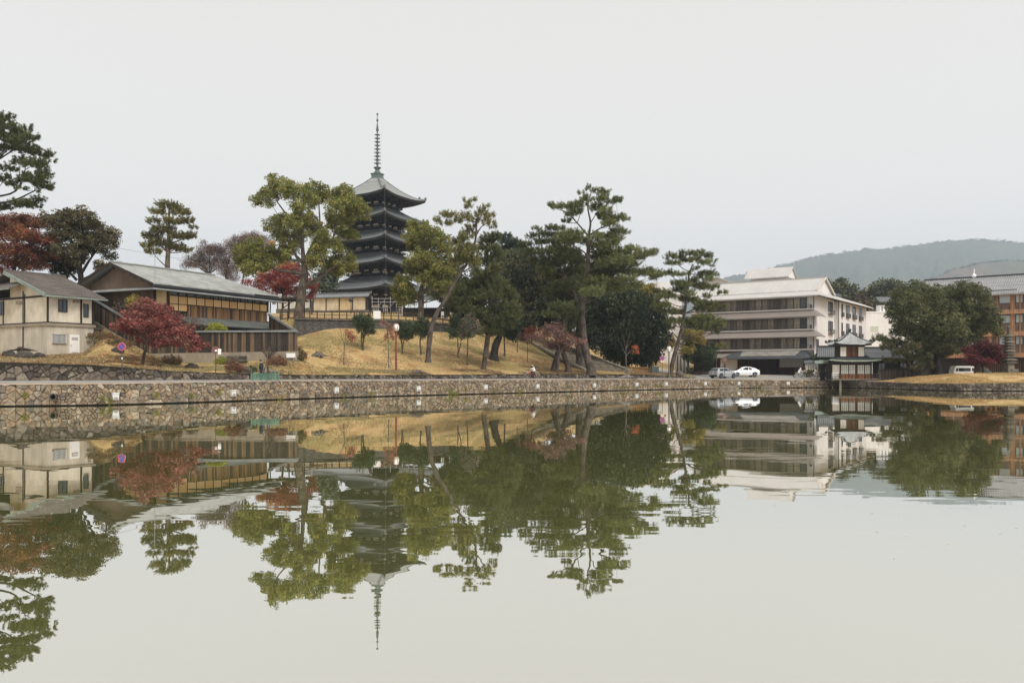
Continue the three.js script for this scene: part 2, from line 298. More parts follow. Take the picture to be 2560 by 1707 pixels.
// line: [{p: Vector3 at foot, top: height of the top}], stones sized by size(s); out = horizontal unit normals towards the viewer
function stoneWall(w, line, size, mats, cols, o = {}) {
  const S = [0]; for (let i = 1; i < line.length; i++) S.push(S[i - 1] + line[i].p.distanceTo(line[i - 1].p));
  const L = S[S.length - 1];
  const where = (s) => {
    let i = 0; while (i < line.length - 2 && S[i + 1] < s) i++;
    const t = (s - S[i]) / (S[i + 1] - S[i]), a = line[i], b = line[i + 1], p = a.p.clone().lerp(b.p, t), d = b.p.clone().sub(a.p).setY(0).normalize();
    return { p, top: lerp(a.top, b.top, t), n: V(-d.z, 0, d.x) };
  };
  // backing of earth and rubble behind the stones
  const back = [];
  for (let i = 0; i < line.length - 1; i++) {
    const a = line[i], b = line[i + 1], na = where(S[i] + 1e-3).n, nb = where(S[i + 1] - 1e-3).n, off = -0.12;
    const A0 = a.p.clone().addScaledVector(na, off), B0 = b.p.clone().addScaledVector(nb, off), A1 = A0.clone().setY(a.top - 0.03), B1 = B0.clone().setY(b.top - 0.03);
    A0.y -= 0.6; B0.y -= 0.6;
    back.push(quad(A0.toArray(), B0.toArray(), B1.toArray(), A1.toArray()));
    const A2 = A1.clone().addScaledVector(na, -(o.cap ?? 0.5)), B2 = B1.clone().addScaledVector(nb, -(o.cap ?? 0.5));
    back.push(quad(A1.toArray(), B1.toArray(), B2.toArray(), A2.toArray()));
  }
  part('joint_fill', back, mat('#3f382f', 1, { map: T.rock }), w);
  const pts = []; let s = 0;
  const low = o.below ?? 0.25;
  while (s < L) {
    const z = size(s) * R(0.6, 1.45), W = where(s), H = W.top - W.p.y + low; let y = -low, row = 0;
    while (y < H - low) { const k = z * R(0.5, 1.2); pts.push([s + R(-0.6, 0.6) * z, y + k * R(0.2, 0.8), z]); y += k * 0.8; row++; if (rnd() < 0.3) pts.push([s + R(-0.6, 0.6) * z, y + R(-0.3, 0.3) * z, z]); }
    s += z * R(0.75, 1.1);
  }
  const cells = [], grid = {}; pts.forEach((p, i) => (grid[Math.floor(p[0] / 2)] ||= []).push(i));
  pts.forEach((p, i) => {
    const W = where(clamp(p[0], 0, L)), H = W.top - W.p.y, z = p[2];
    let poly = [[p[0] - z, p[1] - z], [p[0] + z, p[1] - z], [p[0] + z, p[1] + z], [p[0] - z, p[1] + z]];
    const c = Math.floor(p[0] / 2);
    for (let g = c - 1; g <= c + 1; g++) for (const j of grid[g] || []) if (j !== i) { const q = pts[j], dx = q[0] - p[0], dy = q[1] - p[1]; if (dx * dx + dy * dy < 4 * z * z + 1) poly = clip(poly, (p[0] + q[0]) / 2, (p[1] + q[1]) / 2, dx, dy); if (poly.length < 3) return; }
    const top = H - R(0, o.ragged ?? 0.03);
    poly = clip(poly, 0, top, 0, 1); poly = clip(poly, 0, -low, 0, -1); poly = clip(poly, L, 0, 1, 0); poly = clip(poly, 0, 0, -1, 0);
    if (poly.length < 3) return;
    let ar = 0, cx = 0, cy = 0; poly.forEach((a, k) => { const b = poly[(k + 1) % poly.length], f = a[0] * b[1] - b[0] * a[1]; ar += f / 2; cx += (a[0] + b[0]) * f; cy += (a[1] + b[1]) * f; });
    if (Math.abs(ar) < 0.012) return; cx /= 6 * ar; cy /= 6 * ar;
    // drop very short sides
    poly = poly.filter((a, k) => { const b = poly[(k + 1) % poly.length]; return Math.hypot(a[0] - b[0], a[1] - b[1]) > 0.05; });
    if (poly.length < 3) return;
    cells.push({ poly, cx, cy, ar: Math.abs(ar), d: W.p.length() });
  });
  cells.sort((a, b) => b.ar / (b.d * b.d) - a.ar / (a.d * a.d));
  const rest = [], bulge = o.bulge ?? 0.1;
  cells.forEach((c, k) => {
    const n = c.poly.length, r = Math.sqrt(c.ar), gap = 0.008 + 0.016 * rnd(), pr = bulge * R(0.5, 1.3), tilt = [R(-0.12, 0.12), R(-0.12, 0.12)];
    const ring = (sh, dep, rag) => c.poly.map((a) => { const dx = a[0] - c.cx, dy = a[1] - c.cy, l = Math.hypot(dx, dy) || 1, f = Math.max(0.2, 1 - sh / l) * (1 + rag * R(-1, 1)); const S2 = c.cx + dx * f, T2 = c.cy + dy * f, W = where(clamp(S2, 0, L)); const out = dep + (dep > 0 ? tilt[0] * dx + tilt[1] * dy : 0) - (o.batter ?? 0.12) * T2; return V(W.p.x + W.n.x * out, W.p.y + T2, W.p.z + W.n.z * out); });
    const A = ring(gap, -0.14, 0), B = ring(gap, pr * 0.68, 0.03), C = ring(gap + r * 0.15, pr, 0.07);
    const pos = [], tri = (a, b, d) => pos.push(a.x, a.y, a.z, b.x, b.y, b.z, d.x, d.y, d.z);
    const m = C.reduce((q, p) => q.add(p), V()).multiplyScalar(1 / n).addScaledVector(where(clamp(c.cx, 0, L)).n, pr * R(0, 0.3));
    for (let i = 0; i < n; i++) { const j = (i + 1) % n; tri(A[i], A[j], B[j]); tri(A[i], B[j], B[i]); tri(B[i], B[j], C[j]); tri(B[i], C[j], C[i]); tri(C[i], C[j], m); }
    const g = boxUV(raw(pos)), ti = Math.floor(rnd() * mats.length);
    const off = R(0, 5); for (let i = 0; i < g.attributes.uv.count; i++) g.attributes.uv.setX(i, g.attributes.uv.getX(i) + off);
    if (k < 299) part('stone', g, mats[ti], w);
    else { const col = new THREE.Color(cols[ti]), a = new Float32Array(g.attributes.position.count * 3); for (let i = 0; i < a.length; i += 3) { a[i] = col.r; a[i + 1] = col.g; a[i + 2] = col.b; } g.setAttribute('color', new THREE.BufferAttribute(a, 3)); rest.push(g); }
  });
  if (rest.length) { const me = new THREE.Mesh(mergeGeometries(rest), stoneV); me.name = 'small_stones'; me.userData.kind = 'stuff'; me.castShadow = me.receiveShadow = true; w.add(me); }
  return { where, L };
}
function shoreLine(x0, x1, step, off = 0.25, end) {
  const a = []; for (let x = x0; x <= x1; x += step) { const k = knots(x), d = k[0][0] - off; a.push({ p: V((x - CX) / F * d, 0, -d), top: k[0][1] + 0.05 }); } return a;
}
seed = 77;
const pondWall = thing('stone_embankment', 'long pond embankment of fitted brown stones running below the path', 'stone wall');
stoneWall(pondWall, shoreLine(-120, 2070, 30), (s) => lerp(0.46, 0.33, clamp(s / 70, 0, 1)), stoneM, STONES, { bulge: 0.1, below: -0.07 });
const pondWall2 = thing('stone_embankment', 'darker stone embankment under the grassy mound beside the pavilion', 'stone wall');
stoneWall(pondWall2, shoreLine(2062, 2700, 20), () => 0.4, darkM, DARKS, { bulge: 0.1, below: -0.06 });
const lowLine = []; for (let x = -120; x <= 1745; x += 30) { const k = knots(x), d = k[1][0] + 0.05; lowLine.push({ p: V((x - CX) / F * d, k[1][1], -d), top: k[2][1] + 0.06 }); }
const lowWall = thing('rubble_wall', 'low rubble wall of dark boulders along the back of the path', 'stone wall');
stoneWall(lowWall, lowLine, (s) => lerp(0.62, 0.4, clamp((s - 20) / 25, 0, 1)), darkM, DARKS, { bulge: 0.2, ragged: 0.22, below: 0.1, batter: 0.3, cap: 0.1 });
// ---------- roofs ----------
// a four-sided curved roof: half width b at the top (height hT), a at the eave (height hE), corners lifted
function hipRoof(o) {
  const { a, b, hT, hE, lift = 0.6, curve = 1.4, a2 = a, b2 = b, nx = 12, nt = 6, pow = 3 } = o;
  const w = (t) => lerp(b, a, t), v = (t) => lerp(b2, a2, t);              // half sizes along x and z
  const Y = (s, t) => hT + (hE - hT) * (1 - Math.pow(Math.max(0, 1 - t), curve)) + lift * Math.pow(Math.abs(s), pow) * t * t;
  const side = (k, s, t, up = 0) => { const e = k % 2 === 0, A = e ? w(t) : v(t), B = e ? v(t) : w(t), x = s * A, z = B, q = k * Math.PI / 2, c = Math.cos(q), n = Math.sin(q); return V(x * c + z * n, Y(s, t) + up, -x * n + z * c); };
  return { side, w, v, Y };
}
function surf(fn, nx, nt, flip = false) {                                   // grid of triangles over (s -1..1, t 0..1)
  const pos = [];
  for (let i = 0; i < nx; i++) for (let j = 0; j < nt; j++) {
    const p = [[i, j], [i + 1, j], [i + 1, j + 1], [i, j + 1]].map(([u, v]) => fn(u / nx * 2 - 1, v / nt).toArray());
    const [A, B, C, D] = flip ? [p[0], p[1], p[2], p[3]] : [p[0], p[3], p[2], p[1]];
    pos.push(...A, ...B, ...C, ...A, ...C, ...D);
  }
  return raw(pos);
}
// raised rows of round tiles running down every side of a hip roof
function tileRows(roof, o, pitch, wd, ht, seg = 5) {
  const pos = [];
  for (let k = 0; k < 4; k++) {
    const A = k % 2 === 0 ? roof.w : roof.v, L = A(1), n = Math.floor(L / pitch);
    for (let i = -n; i <= n; i++) {
      const x = i * pitch, t0 = Math.max(0, (Math.abs(x) - A(0)) / (A(1) - A(0))) + 0.005; if (t0 > 0.96) continue;
      const line = []; for (let j = 0; j <= seg; j++) { const t = lerp(t0, 1.0, j / seg); line.push([-wd / 2, 0, wd / 2].map((q, m) => roof.side(k, clamp((x + q) / A(t), -1, 1), t, m === 1 ? ht : 0.01).toArray())); }
      for (let j = 0; j < seg; j++) for (let m = 0; m < 2; m++) { const a = line[j][m], b = line[j][m + 1], c = line[j + 1][m + 1], d = line[j + 1][m]; pos.push(...a, ...d, ...c, ...a, ...c, ...b); }
      const e = line[seg]; const low = e.map((p) => [p[0], p[1] - 0.05, p[2]]); pos.push(...e[0], ...low[0], ...low[2], ...e[0], ...low[2], ...e[1], ...e[1], ...low[2], ...e[2]);
    }
  }
  return raw(pos);
}
function hips(roof, r, over = 0.04) { const out = []; for (let k = 0; k < 4; k++) { const pts = []; for (let j = 0; j <= 5; j++) pts.push([roof.side(k, 1, j / 5 * (1 + over * 0)), r]); pts[5][0].y += r * 0.6; out.push(tube(pts, 2, 6)); const e = roof.side(k, 1, 1), f = roof.side(k, 1, 0.86); out.push(bc(r * 2.2, r * 3.2, r * 2.2, e.x, e.y + r * 1.6, e.z, k * Math.PI / 2 + Math.PI / 4), bc(r * 2, r * 2.6, r * 2, f.x, f.y + r * 1.8, f.z, k * Math.PI / 2 + Math.PI / 4)); } return out; }

// ---------- the five-storeyed pagoda ----------
seed = 5;
const tileM = mat('#777a7d', 0.75, { map: T.roofGrey }), tileTopM = mat('#abacab', 0.75, { map: T.roofGrey }), tileDarkM = mat('#4b4d50', 0.8, { map: T.roofGrey });
const blackWood = mat('#262423', 0.85, { map: T.wood }), darkWood = mat('#3b332c', 0.85, { map: T.wood }), brownWood = mat('#5b4534', 0.85, { map: T.wood });
const whitePl = mat('#e6dfd4', 0.9, { map: T.plaster }), creamPl = mat('#e3d3b4', 0.9, { map: T.plaster });
const bronze = mat('#6a7a74', 0.6, { map: T.mottle });
{
  const c = P(943, 928, 196), base = 11.8;
  const pg = thing('pagoda', 'tall dark five-storeyed wooden pagoda with a ringed bronze spire', 'pagoda', [c.x, base, c.z], -28.1 * Math.PI / 180);
  const tiers = [ // eave half width, eave height above base, top half width, top height, body half width, balcony half width
    { a: 9.3, e: 8.7, b: 4.3, t: 11.9, body: 4.4, y0: 0.9 },
    { a: 8.95, e: 14.3, b: 4.0, t: 17.3, body: 4.0, y0: 12.0 },
    { a: 8.6, e: 19.5, b: 3.7, t: 22.5, body: 3.7, y0: 17.4 },
    { a: 8.25, e: 24.6, b: 3.4, t: 27.6, body: 3.4, y0: 22.6 },
    { a: 7.95, e: 29.7, b: 0.75, t: 35.0, body: 3.1, y0: 27.7 },
  ];
  part('stone_base', [bx(-6.4, 6.4, -1.5, 0.75, -6.4, 6.4), bx(-6.6, 6.6, 0.75, 0.92, -6.6, 6.6)], mat('#8d877d', 0.9, { map: T.rock }), pg);
  tiers.forEach((r, k) => {
    const o = { a: r.a, b: r.b, hT: r.t, hE: r.e, lift: 0.75, curve: k === 4 ? 1.5 : 1.25, pow: 2.6 }, roof = hipRoof(o);
    const tops = [], under = [], edge = [];
    for (let q = 0; q < 4; q++) {
      tops.push(surf((s, t) => roof.side(q, s, t), 14, 6));
      // the boarded underside climbs back to the body
      const y2 = r.e - 0.5 - 0.9, inn = r.body + 1.1;
      under.push(surf((s, t) => { const p = roof.side(q, s, 1, -0.42), m = q * Math.PI / 2, x = s * inn, z = inn, i = V(x * Math.cos(m) + z * Math.sin(m), r.e + 0.25, -x * Math.sin(m) + z * Math.cos(m)); return i.lerp(p, t); }, 14, 2, true));
      edge.push(surf((s, t) => roof.side(q, s, 1, -0.42 * t), 14, 1));
    }
    const rf = part('roof', tops, k === 4 ? tileTopM : tileM, pg);
    part('tile_rows', [tileRows(roof, o, 0.42, 0.22, 0.15)], k === 4 ? tileTopM : tileM, rf, { kind: 'stuff' });
    part('hip_ridge', hips(roof, 0.19), tileM, rf);
    part('eave_underside', [...under, ...edge], blackWood, rf);
    // rafters in two rows under the eave
    const raf = [];
    for (let q = 0; q < 4; q++) for (let i = -22; i <= 22; i++) {
      const s = i / 22.6, A = roof.side(q, s, 1, -0.5), m = q * Math.PI / 2, x = s * r.a * 0.86, z = r.body + 1.2, B = V(x * Math.cos(m) + z * Math.sin(m), r.e + 0.12, -x * Math.sin(m) + z * Math.cos(m));
      const mid = A.clone().lerp(B, 0.28); mid.y -= 0.02; raf.push(beam(A, mid, 0.14, 0.16)); const A2 = A.clone().lerp(B, 0.3); A2.y -= 0.2; raf.push(beam(A2, B.clone().setY(B.y - 0.1), 0.14, 0.16));
    }
    part('rafters', raf, blackWood, rf, { kind: 'stuff' });
    // body: dark timber frame with plastered bays
    const H = r.e - 0.9, st = thing0(pg, 'storey');
    part('wall', [bx(-r.body, r.body, r.y0, r.e + 0.2, -r.body, r.body)], blackWood, st);
    const posts = [], blocks = [], white = [], nose = [], rail = [];
    for (let q = 0; q < 4; q++) {
      const m = q * Math.PI / 2, put = (g) => { g.rotateY(m); return g; }, B = r.body;
      for (let i = 0; i < 4; i++) posts.push(put(cyl(0.2, 0.2, H - r.y0, (i - 1.5) * B * 0.66, r.y0, B + 0.02, 8)));
      posts.push(put(bx(-B - 0.1, B + 0.1, H - 0.38, H - 0.26, B, B + 0.14)), put(bx(-B - 0.1, B + 0.1, r.y0 + 0.3, r.y0 + 0.42, B, B + 0.14)));
      // brackets stepping out under the eave
      for (let i = 0; i < 4; i++) { const x = (i - 1.5) * B * 0.66; for (let n = 0; n < 3; n++) { blocks.push(put(bx(x - 0.18 - n * 0.22, x + 0.18 + n * 0.22, H - 0.25 + n * 0.42, H - 0.02 + n * 0.42, B + n * 0.5, B + 0.28 + n * 0.5)), put(bx(x - 0.12, x + 0.12, H - 0.2 + n * 0.42, H + 0.1 + n * 0.42, B, B + 0.8 + n * 0.5))); } }
      for (let n = 0; n < 3; n++) blocks.push(put(bx(-B - 0.3 - n * 0.5, B + 0.3 + n * 0.5, H + 0.1 + n * 0.42, H + 0.27 + n * 0.42, B + 0.12 + n * 0.5, B + 0.3 + n * 0.5)));
      // pale plaster between the struts, and slatted windows left and right of the door
      for (let i = 0; i < 3; i++) { const x = (i - 1) * B * 0.66; for (const s of [-1, 1]) white.push(put(prism([[x + s * 0.32 - 0.26, H - 0.24], [x + s * 0.32 + 0.26, H - 0.24], [x + s * 0.32 + 0.12, H + 0.24], [x + s * 0.32 - 0.12, H + 0.24]], B + 0.01, B + 0.12))); }
      for (const s of [-1, 1]) { const x = s * B * 0.66; nose.push(put(bx(x - B * 0.24, x + B * 0.24, k ? r.y0 + 0.45 : 3.6, k ? r.y0 + 1.0 : 5.4, B + 0.01, B + 0.07))); }
      if (k > 0) { // balcony rail
        const b = B + 0.85; rail.push(put(bx(-b, b, r.y0 + 0.02, r.y0 + 0.14, B, b)));
        for (const y of [0.18, 0.34, 0.5]) rail.push(put(bx(-b - 0.35, b + 0.35, r.y0 + y, r.y0 + y + 0.08, b - 0.06, b + 0.03)));
        for (let i = 0; i <= 8; i++) rail.push(put(bx(lerp(-b, b, i / 8) - 0.05, lerp(-b, b, i / 8) + 0.05, r.y0 + 0.05, r.y0 + 0.58, b - 0.05, b + 0.04)));
      }
    }
    part('post', posts, darkWood, st); part('brackets', blocks, blackWood, st); white.forEach((g) => part('strut_panel', [g], whitePl, st));
    for (const g of nose) part('window', [g], whitePl, st);
    if (k > 0) part('railing', rail, blackWood, st);
  });
  // spire: square dew basin, inverted bowl, nine rings, flame and jewels
  const sp = thing0(pg, 'spire'), y = 35;
  part('dew_basin', [bx(-1.0, 1.0, y - 0.25, y + 0.75, -1.0, 1.0), bx(-1.15, 1.15, y + 0.75, y + 0.95, -1.15, 1.15)], bronze, sp);
  part('bowl', [lathe([[0.78, y + 0.95], [0.74, y + 1.3], [0.5, y + 1.6], [0.42, y + 1.75], [0.62, y + 1.95], [0.9, y + 2.35], [0.8, y + 2.4], [0.3, y + 2.1]], 14)], bronze, sp);
  part('shaft', [cyl(0.23, 0.14, 10.6, 0, y + 1.8, 0, 10)], bronze, sp);
  for (let i = 0; i < 9; i++) {
    const g = new THREE.TorusGeometry(0.8 - i * 0.03, 0.06, 5, 18); g.rotateX(Math.PI / 2); g.translate(0, y + 3.3 + i * 0.82, 0);
    const sq = []; for (let q = 0; q < 4; q++) sq.push(bar(V(0, y + 3.3 + i * 0.82, 0), V(Math.cos(q * Math.PI / 2) * 0.82, y + 3.3 + i * 0.82, Math.sin(q * Math.PI / 2) * 0.82), 0.05));
    part('ring', [g, ...sq, cyl(0.36, 0.36, 0.2, 0, y + 3.2 + i * 0.82, 0, 8)], bronze, sp);
  }
  const fl = []; for (let q = 0; q < 4; q++) { const f = prism([[0.1, 0], [0.34, 0.3], [0.2, 1.3], [0.1, 2.0]], -0.03, 0.03); f.rotateY(q * Math.PI / 2 + 0.4); f.translate(0, y + 10.5, 0); fl.push(f); }
  part('water_flame', fl, bronze, sp);
  part('jewel', [ell(0.27, 0.3, 0.27, 0, y + 13.2, 0), ell(0.23, 0.3, 0.23, 0, y + 14.6, 0), cyl(0.12, 0.05, 2.6, 0, y + 12.3, 0, 8)], bronze, sp);
  // lightning conductor cables down the near corner
  const w = []; for (const [x, z] of [[8.1, 8.1]]) w.push(bar(V(x, 30.4, z), V(9.4, 9.3, 9.4), 0.014), bar(V(9.4, 9.3, 9.4), V(9.4, 0, 9.4), 0.014));
  part('conductor_cable', w, mat('#8b8b88', 0.6), pg);
}
function thing0(parent, name) { const g = new THREE.Group(); g.name = name; parent.add(g); return g; }
// ---------- building helpers ----------
function slab(a, b, c, d, th) {                               // a roof plane a b c d (eave left, eave right, ridge right, ridge left) with thickness below
  const q = [a, b, c, d].map((p) => p.toArray()), l = [a, b, c, d].map((p) => [p.x, p.y - th, p.z]);
  const out = [quad(q[0], q[1], q[2], q[3]), quad(l[3], l[2], l[1], l[0])];
  for (let i = 0; i < 4; i++) { const j = (i + 1) % 4; out.push(quad(l[i], l[j], q[j], q[i])); }
  return out;
}
function rowsOn(a, b, c, d, pitch, wd, ht) {                  // raised tile rows running from eave a-b to ridge d-c
  const L = a.distanceTo(b), n = Math.floor(L / pitch), pos = [], nor = V().crossVectors(b.clone().sub(a), d.clone().sub(a)).normalize();
  const dir = b.clone().sub(a).normalize();
  for (let i = 0; i <= n; i++) {
    const t = (i + 0.5) / (n + 1), e = a.clone().lerp(b, t).addScaledVector(nor, 0.01), r = d.clone().lerp(c, t).addScaledVector(nor, 0.01);
    const A = e.clone().addScaledVector(dir, -wd / 2), B = e.clone().addScaledVector(nor, ht), C = e.clone().addScaledVector(dir, wd / 2), A2 = r.clone().addScaledVector(dir, -wd / 2), B2 = r.clone().addScaledVector(nor, ht), C2 = r.clone().addScaledVector(dir, wd / 2);
    for (const [p, q, s, u] of [[A, B, B2, A2], [B, C, C2, B2]]) pos.push(...p.toArray(), ...q.toArray(), ...s.toArray(), ...p.toArray(), ...s.toArray(), ...u.toArray());
    pos.push(...A.toArray(), ...C.toArray(), ...B.toArray());
  }
  return raw(pos);
}
const glassM = mat('#39404a', 0.12, { specularIntensity: 1 }), frameM = mat('#3a2c24', 0.7, { map: T.wood }), metalM = mat('#9b9b98', 0.5, { metalness: 0.4 });
const concreteM = mat('#a29887', 0.95, { map: T.plaster }), copperM = mat('#94a095', 0.7, { map: T.mottle }), whiteM = mat('#e4e2de', 0.7);
function win(parent, x0, x1, y0, y1, z, o = {}) {             // a window on a wall facing +z: frame proud, pane set back
  const f = o.f ?? 0.06, w = part('window', [bx(x0, x1, y0, y0 + f, z, z + 0.08), bx(x0, x1, y1 - f, y1, z, z + 0.08), bx(x0, x0 + f, y0 + f, y1 - f, z, z + 0.08), bx(x1 - f, x1, y0 + f, y1 - f, z, z + 0.08), ...(o.mid === false ? [] : [bx((x0 + x1) / 2 - f / 2, (x0 + x1) / 2 + f / 2, y0 + f, y1 - f, z, z + 0.06)])], o.frame ?? frameM, parent);
  part('pane', [bx(x0 + f, x1 - f, y0 + f, y1 - f, z + 0.005, z + 0.03)], o.glass ?? glassM, w);
  return w;
}
seed = 21;
// ---------- cream plastered house at the left edge ----------
{
  const g0 = P(116, 888, 77), h = thing('plastered_house', 'cream plastered two-storey house with a brown tiled roof at the left edge', 'house', [g0.x, 3.7, g0.z], 58 * Math.PI / 180);
  const W = 4.45, L = 13, y1 = 2.75, y2 = 5.45;
  part('wall', [bx(0, W, -0.6, y1, -L, 0)], mat('#d0c9ba', 0.95, { map: T.plaster }), h, { label: 'weathered grey-cream concrete ground floor' });
  part('ledge', [bx(-0.14, W + 0.14, y1, y1 + 0.24, -L, 0.14)], concreteM, h);
  const up = part('upper_wall', [bx(0.04, W - 0.1, y1 + 0.24, y2 + 0.1, -L, -0.04), prism([[-6.3, y2], [-0.1, y2], [-6.3, 7.65]], 0, 0.1).rotateY(-Math.PI / 2).translate(0.14, 0, 0)], mat('#e9e1d0', 0.9, { map: T.plaster }), h);
  const tim = [];
  for (const x of [0.0, 3.15, W - 0.16]) tim.push(bx(x, x + 0.16, y1 + 0.24, y2, -0.06, 0.03));
  for (const z of [-3.75, -7.5]) tim.push(bx(-0.03, 0.06, y1 + 0.24, y2 + 0.3, z, z + 0.1));
  tim.push(bx(0.16, W - 0.16, y1 + 0.24, y1 + 0.36, -0.06, 0.02), bx(-0.02, 0.06, y1 + 0.24, y1 + 0.36, -L, -0.07), bx(-0.02, 0.06, y2 - 0.1, y2 + 0.08, -L, -0.07));
  for (const t of tim) part('timber', [t], frameM, h);
  win(h, 1.05, 1.9, y1 + 1.3, y1 + 2.45, -0.04); win(h, 3.45, 3.95, y1 + 0.95, y1 + 2.2, -0.04, { mid: false });
  const wl = new THREE.Group(); wl.name = 'window_bay'; h.add(wl); wl.rotation.y = -Math.PI / 2; win(wl, -8.3, -7.3, y1 + 1.2, y1 + 2.5, -0.03);
  const dr = part('door', [bx(2.1, 3.05, -0.05, 2.0, 0, 0.05)], whiteM, h, { label: 'white louvred steel door' });
  for (const y of [0.18, 1.55]) for (let i = 0; i < 5; i++) part('louvre', [bc(0.62, 0.02, 0.05, 2.58, y + i * 0.055, 0.055, 0, 0.5)], mat('#c2bfba', 0.7), dr);
  part('handle', [bc(0.05, 0.12, 0.07, 2.2, 1.0, 0.07)], metalM, dr);
  const gr = part('barred_window', [bx(0.45, 1.75, 1.15, 1.2, 0.02, 0.14), bx(0.45, 1.75, 1.95, 2.0, 0.02, 0.14)], metalM, h);
  part('pane', [bx(0.5, 1.7, 1.2, 1.95, 0.01, 0.03)], glassM, gr);
  for (let i = 0; i < 12; i++) part('bar', [bx(0.47 + i * 0.113, 0.5 + i * 0.113, 1.2, 1.95, 0.09, 0.12)], whiteM, gr);
  part('meter_box', [bx(3.72, 4.12, 1.5, 2.1, 0, 0.2)], mat('#d9d5c8', 0.6), h); part('vent_hood', [bc(0.5, 0.22, 0.25, 2.7, y2 - 0.35, 0.1)], concreteM, h); part('vent_hood', [bc(0.25, 0.3, 0.6, -0.1, y2 - 0.45, -4.5)], concreteM, h);
  // main roof: brown pantiles, copper verge
  const rt = mat('#766d67', 0.8, { map: T.roofGrey });
  const eL = V(-0.55, y2 + 0.02, 0.75), eR = V(W + 0.9, y2 + 0.02, 0.75), rR = V(W + 0.9, 7.9, -6.2), rL = V(-0.55, 7.9, -6.2);
  const rf = part('roof', slab(eL, eR, rR, rL, 0.16), rt, h);
  part('tile_rows', [rowsOn(eL, eR, rR, rL, 0.27, 0.2, 0.07)], rt, rf, { kind: 'stuff' });
  for (let i = 1; i < 12; i++) { const a = eL.clone().lerp(rL, i / 12), b = eR.clone().lerp(rR, i / 12); part('tile_course', [beam(a.setY(a.y + 0.03), b.setY(b.y + 0.03), 0.08, 0.08)], rt, rf); }
  part('back_slope', slab(V(W + 0.9, y2, -13.2), V(-0.55, y2, -13.2), rL, rR, 0.16), rt, rf);
  part('ridge', [beam(rL.clone().setY(8.0), rR.clone().setY(8.0), 0.3, 0.3)], rt, rf);
  part('verge', [beam(eL.clone().add(V(-0.05, -0.05, 0)), rL.clone().add(V(-0.05, -0.05, 0)), 0.12, 0.3), bx(-0.6, W + 0.9, y2 - 0.16, y2 - 0.02, 0.76, 0.9)], copperM, rf);
  // roof of the wing further along
  const wr = part('wing_roof', slab(V(-1.5, y2 + 0.75, -13), V(-1.5, y2 + 0.75, -3.6), V(0.4, y2 + 1.7, -3.6), V(0.4, y2 + 1.7, -13), 0.14), rt, h);
  part('gutter', [bx(-1.6, -1.48, y2 + 0.62, y2 + 0.72, -13, -3.6)], copperM, wr);
  part('drain_pipe', [cyl(0.05, 0.05, y2 + 0.6, -0.07, 0, -3.85, 8)], frameM, h);
  // low outhouse to the right
  part('side_wall', [bx(W, W + 0.9, 0.4, 2.6, -2.2, -0.6)], concreteM, h); part('side_cap', [bx(W - 0.1, W + 1.2, 2.6, 2.75, -2.4, -0.4)], mat('#5b544d', 0.9, { map: T.roofGrey }), h);
}
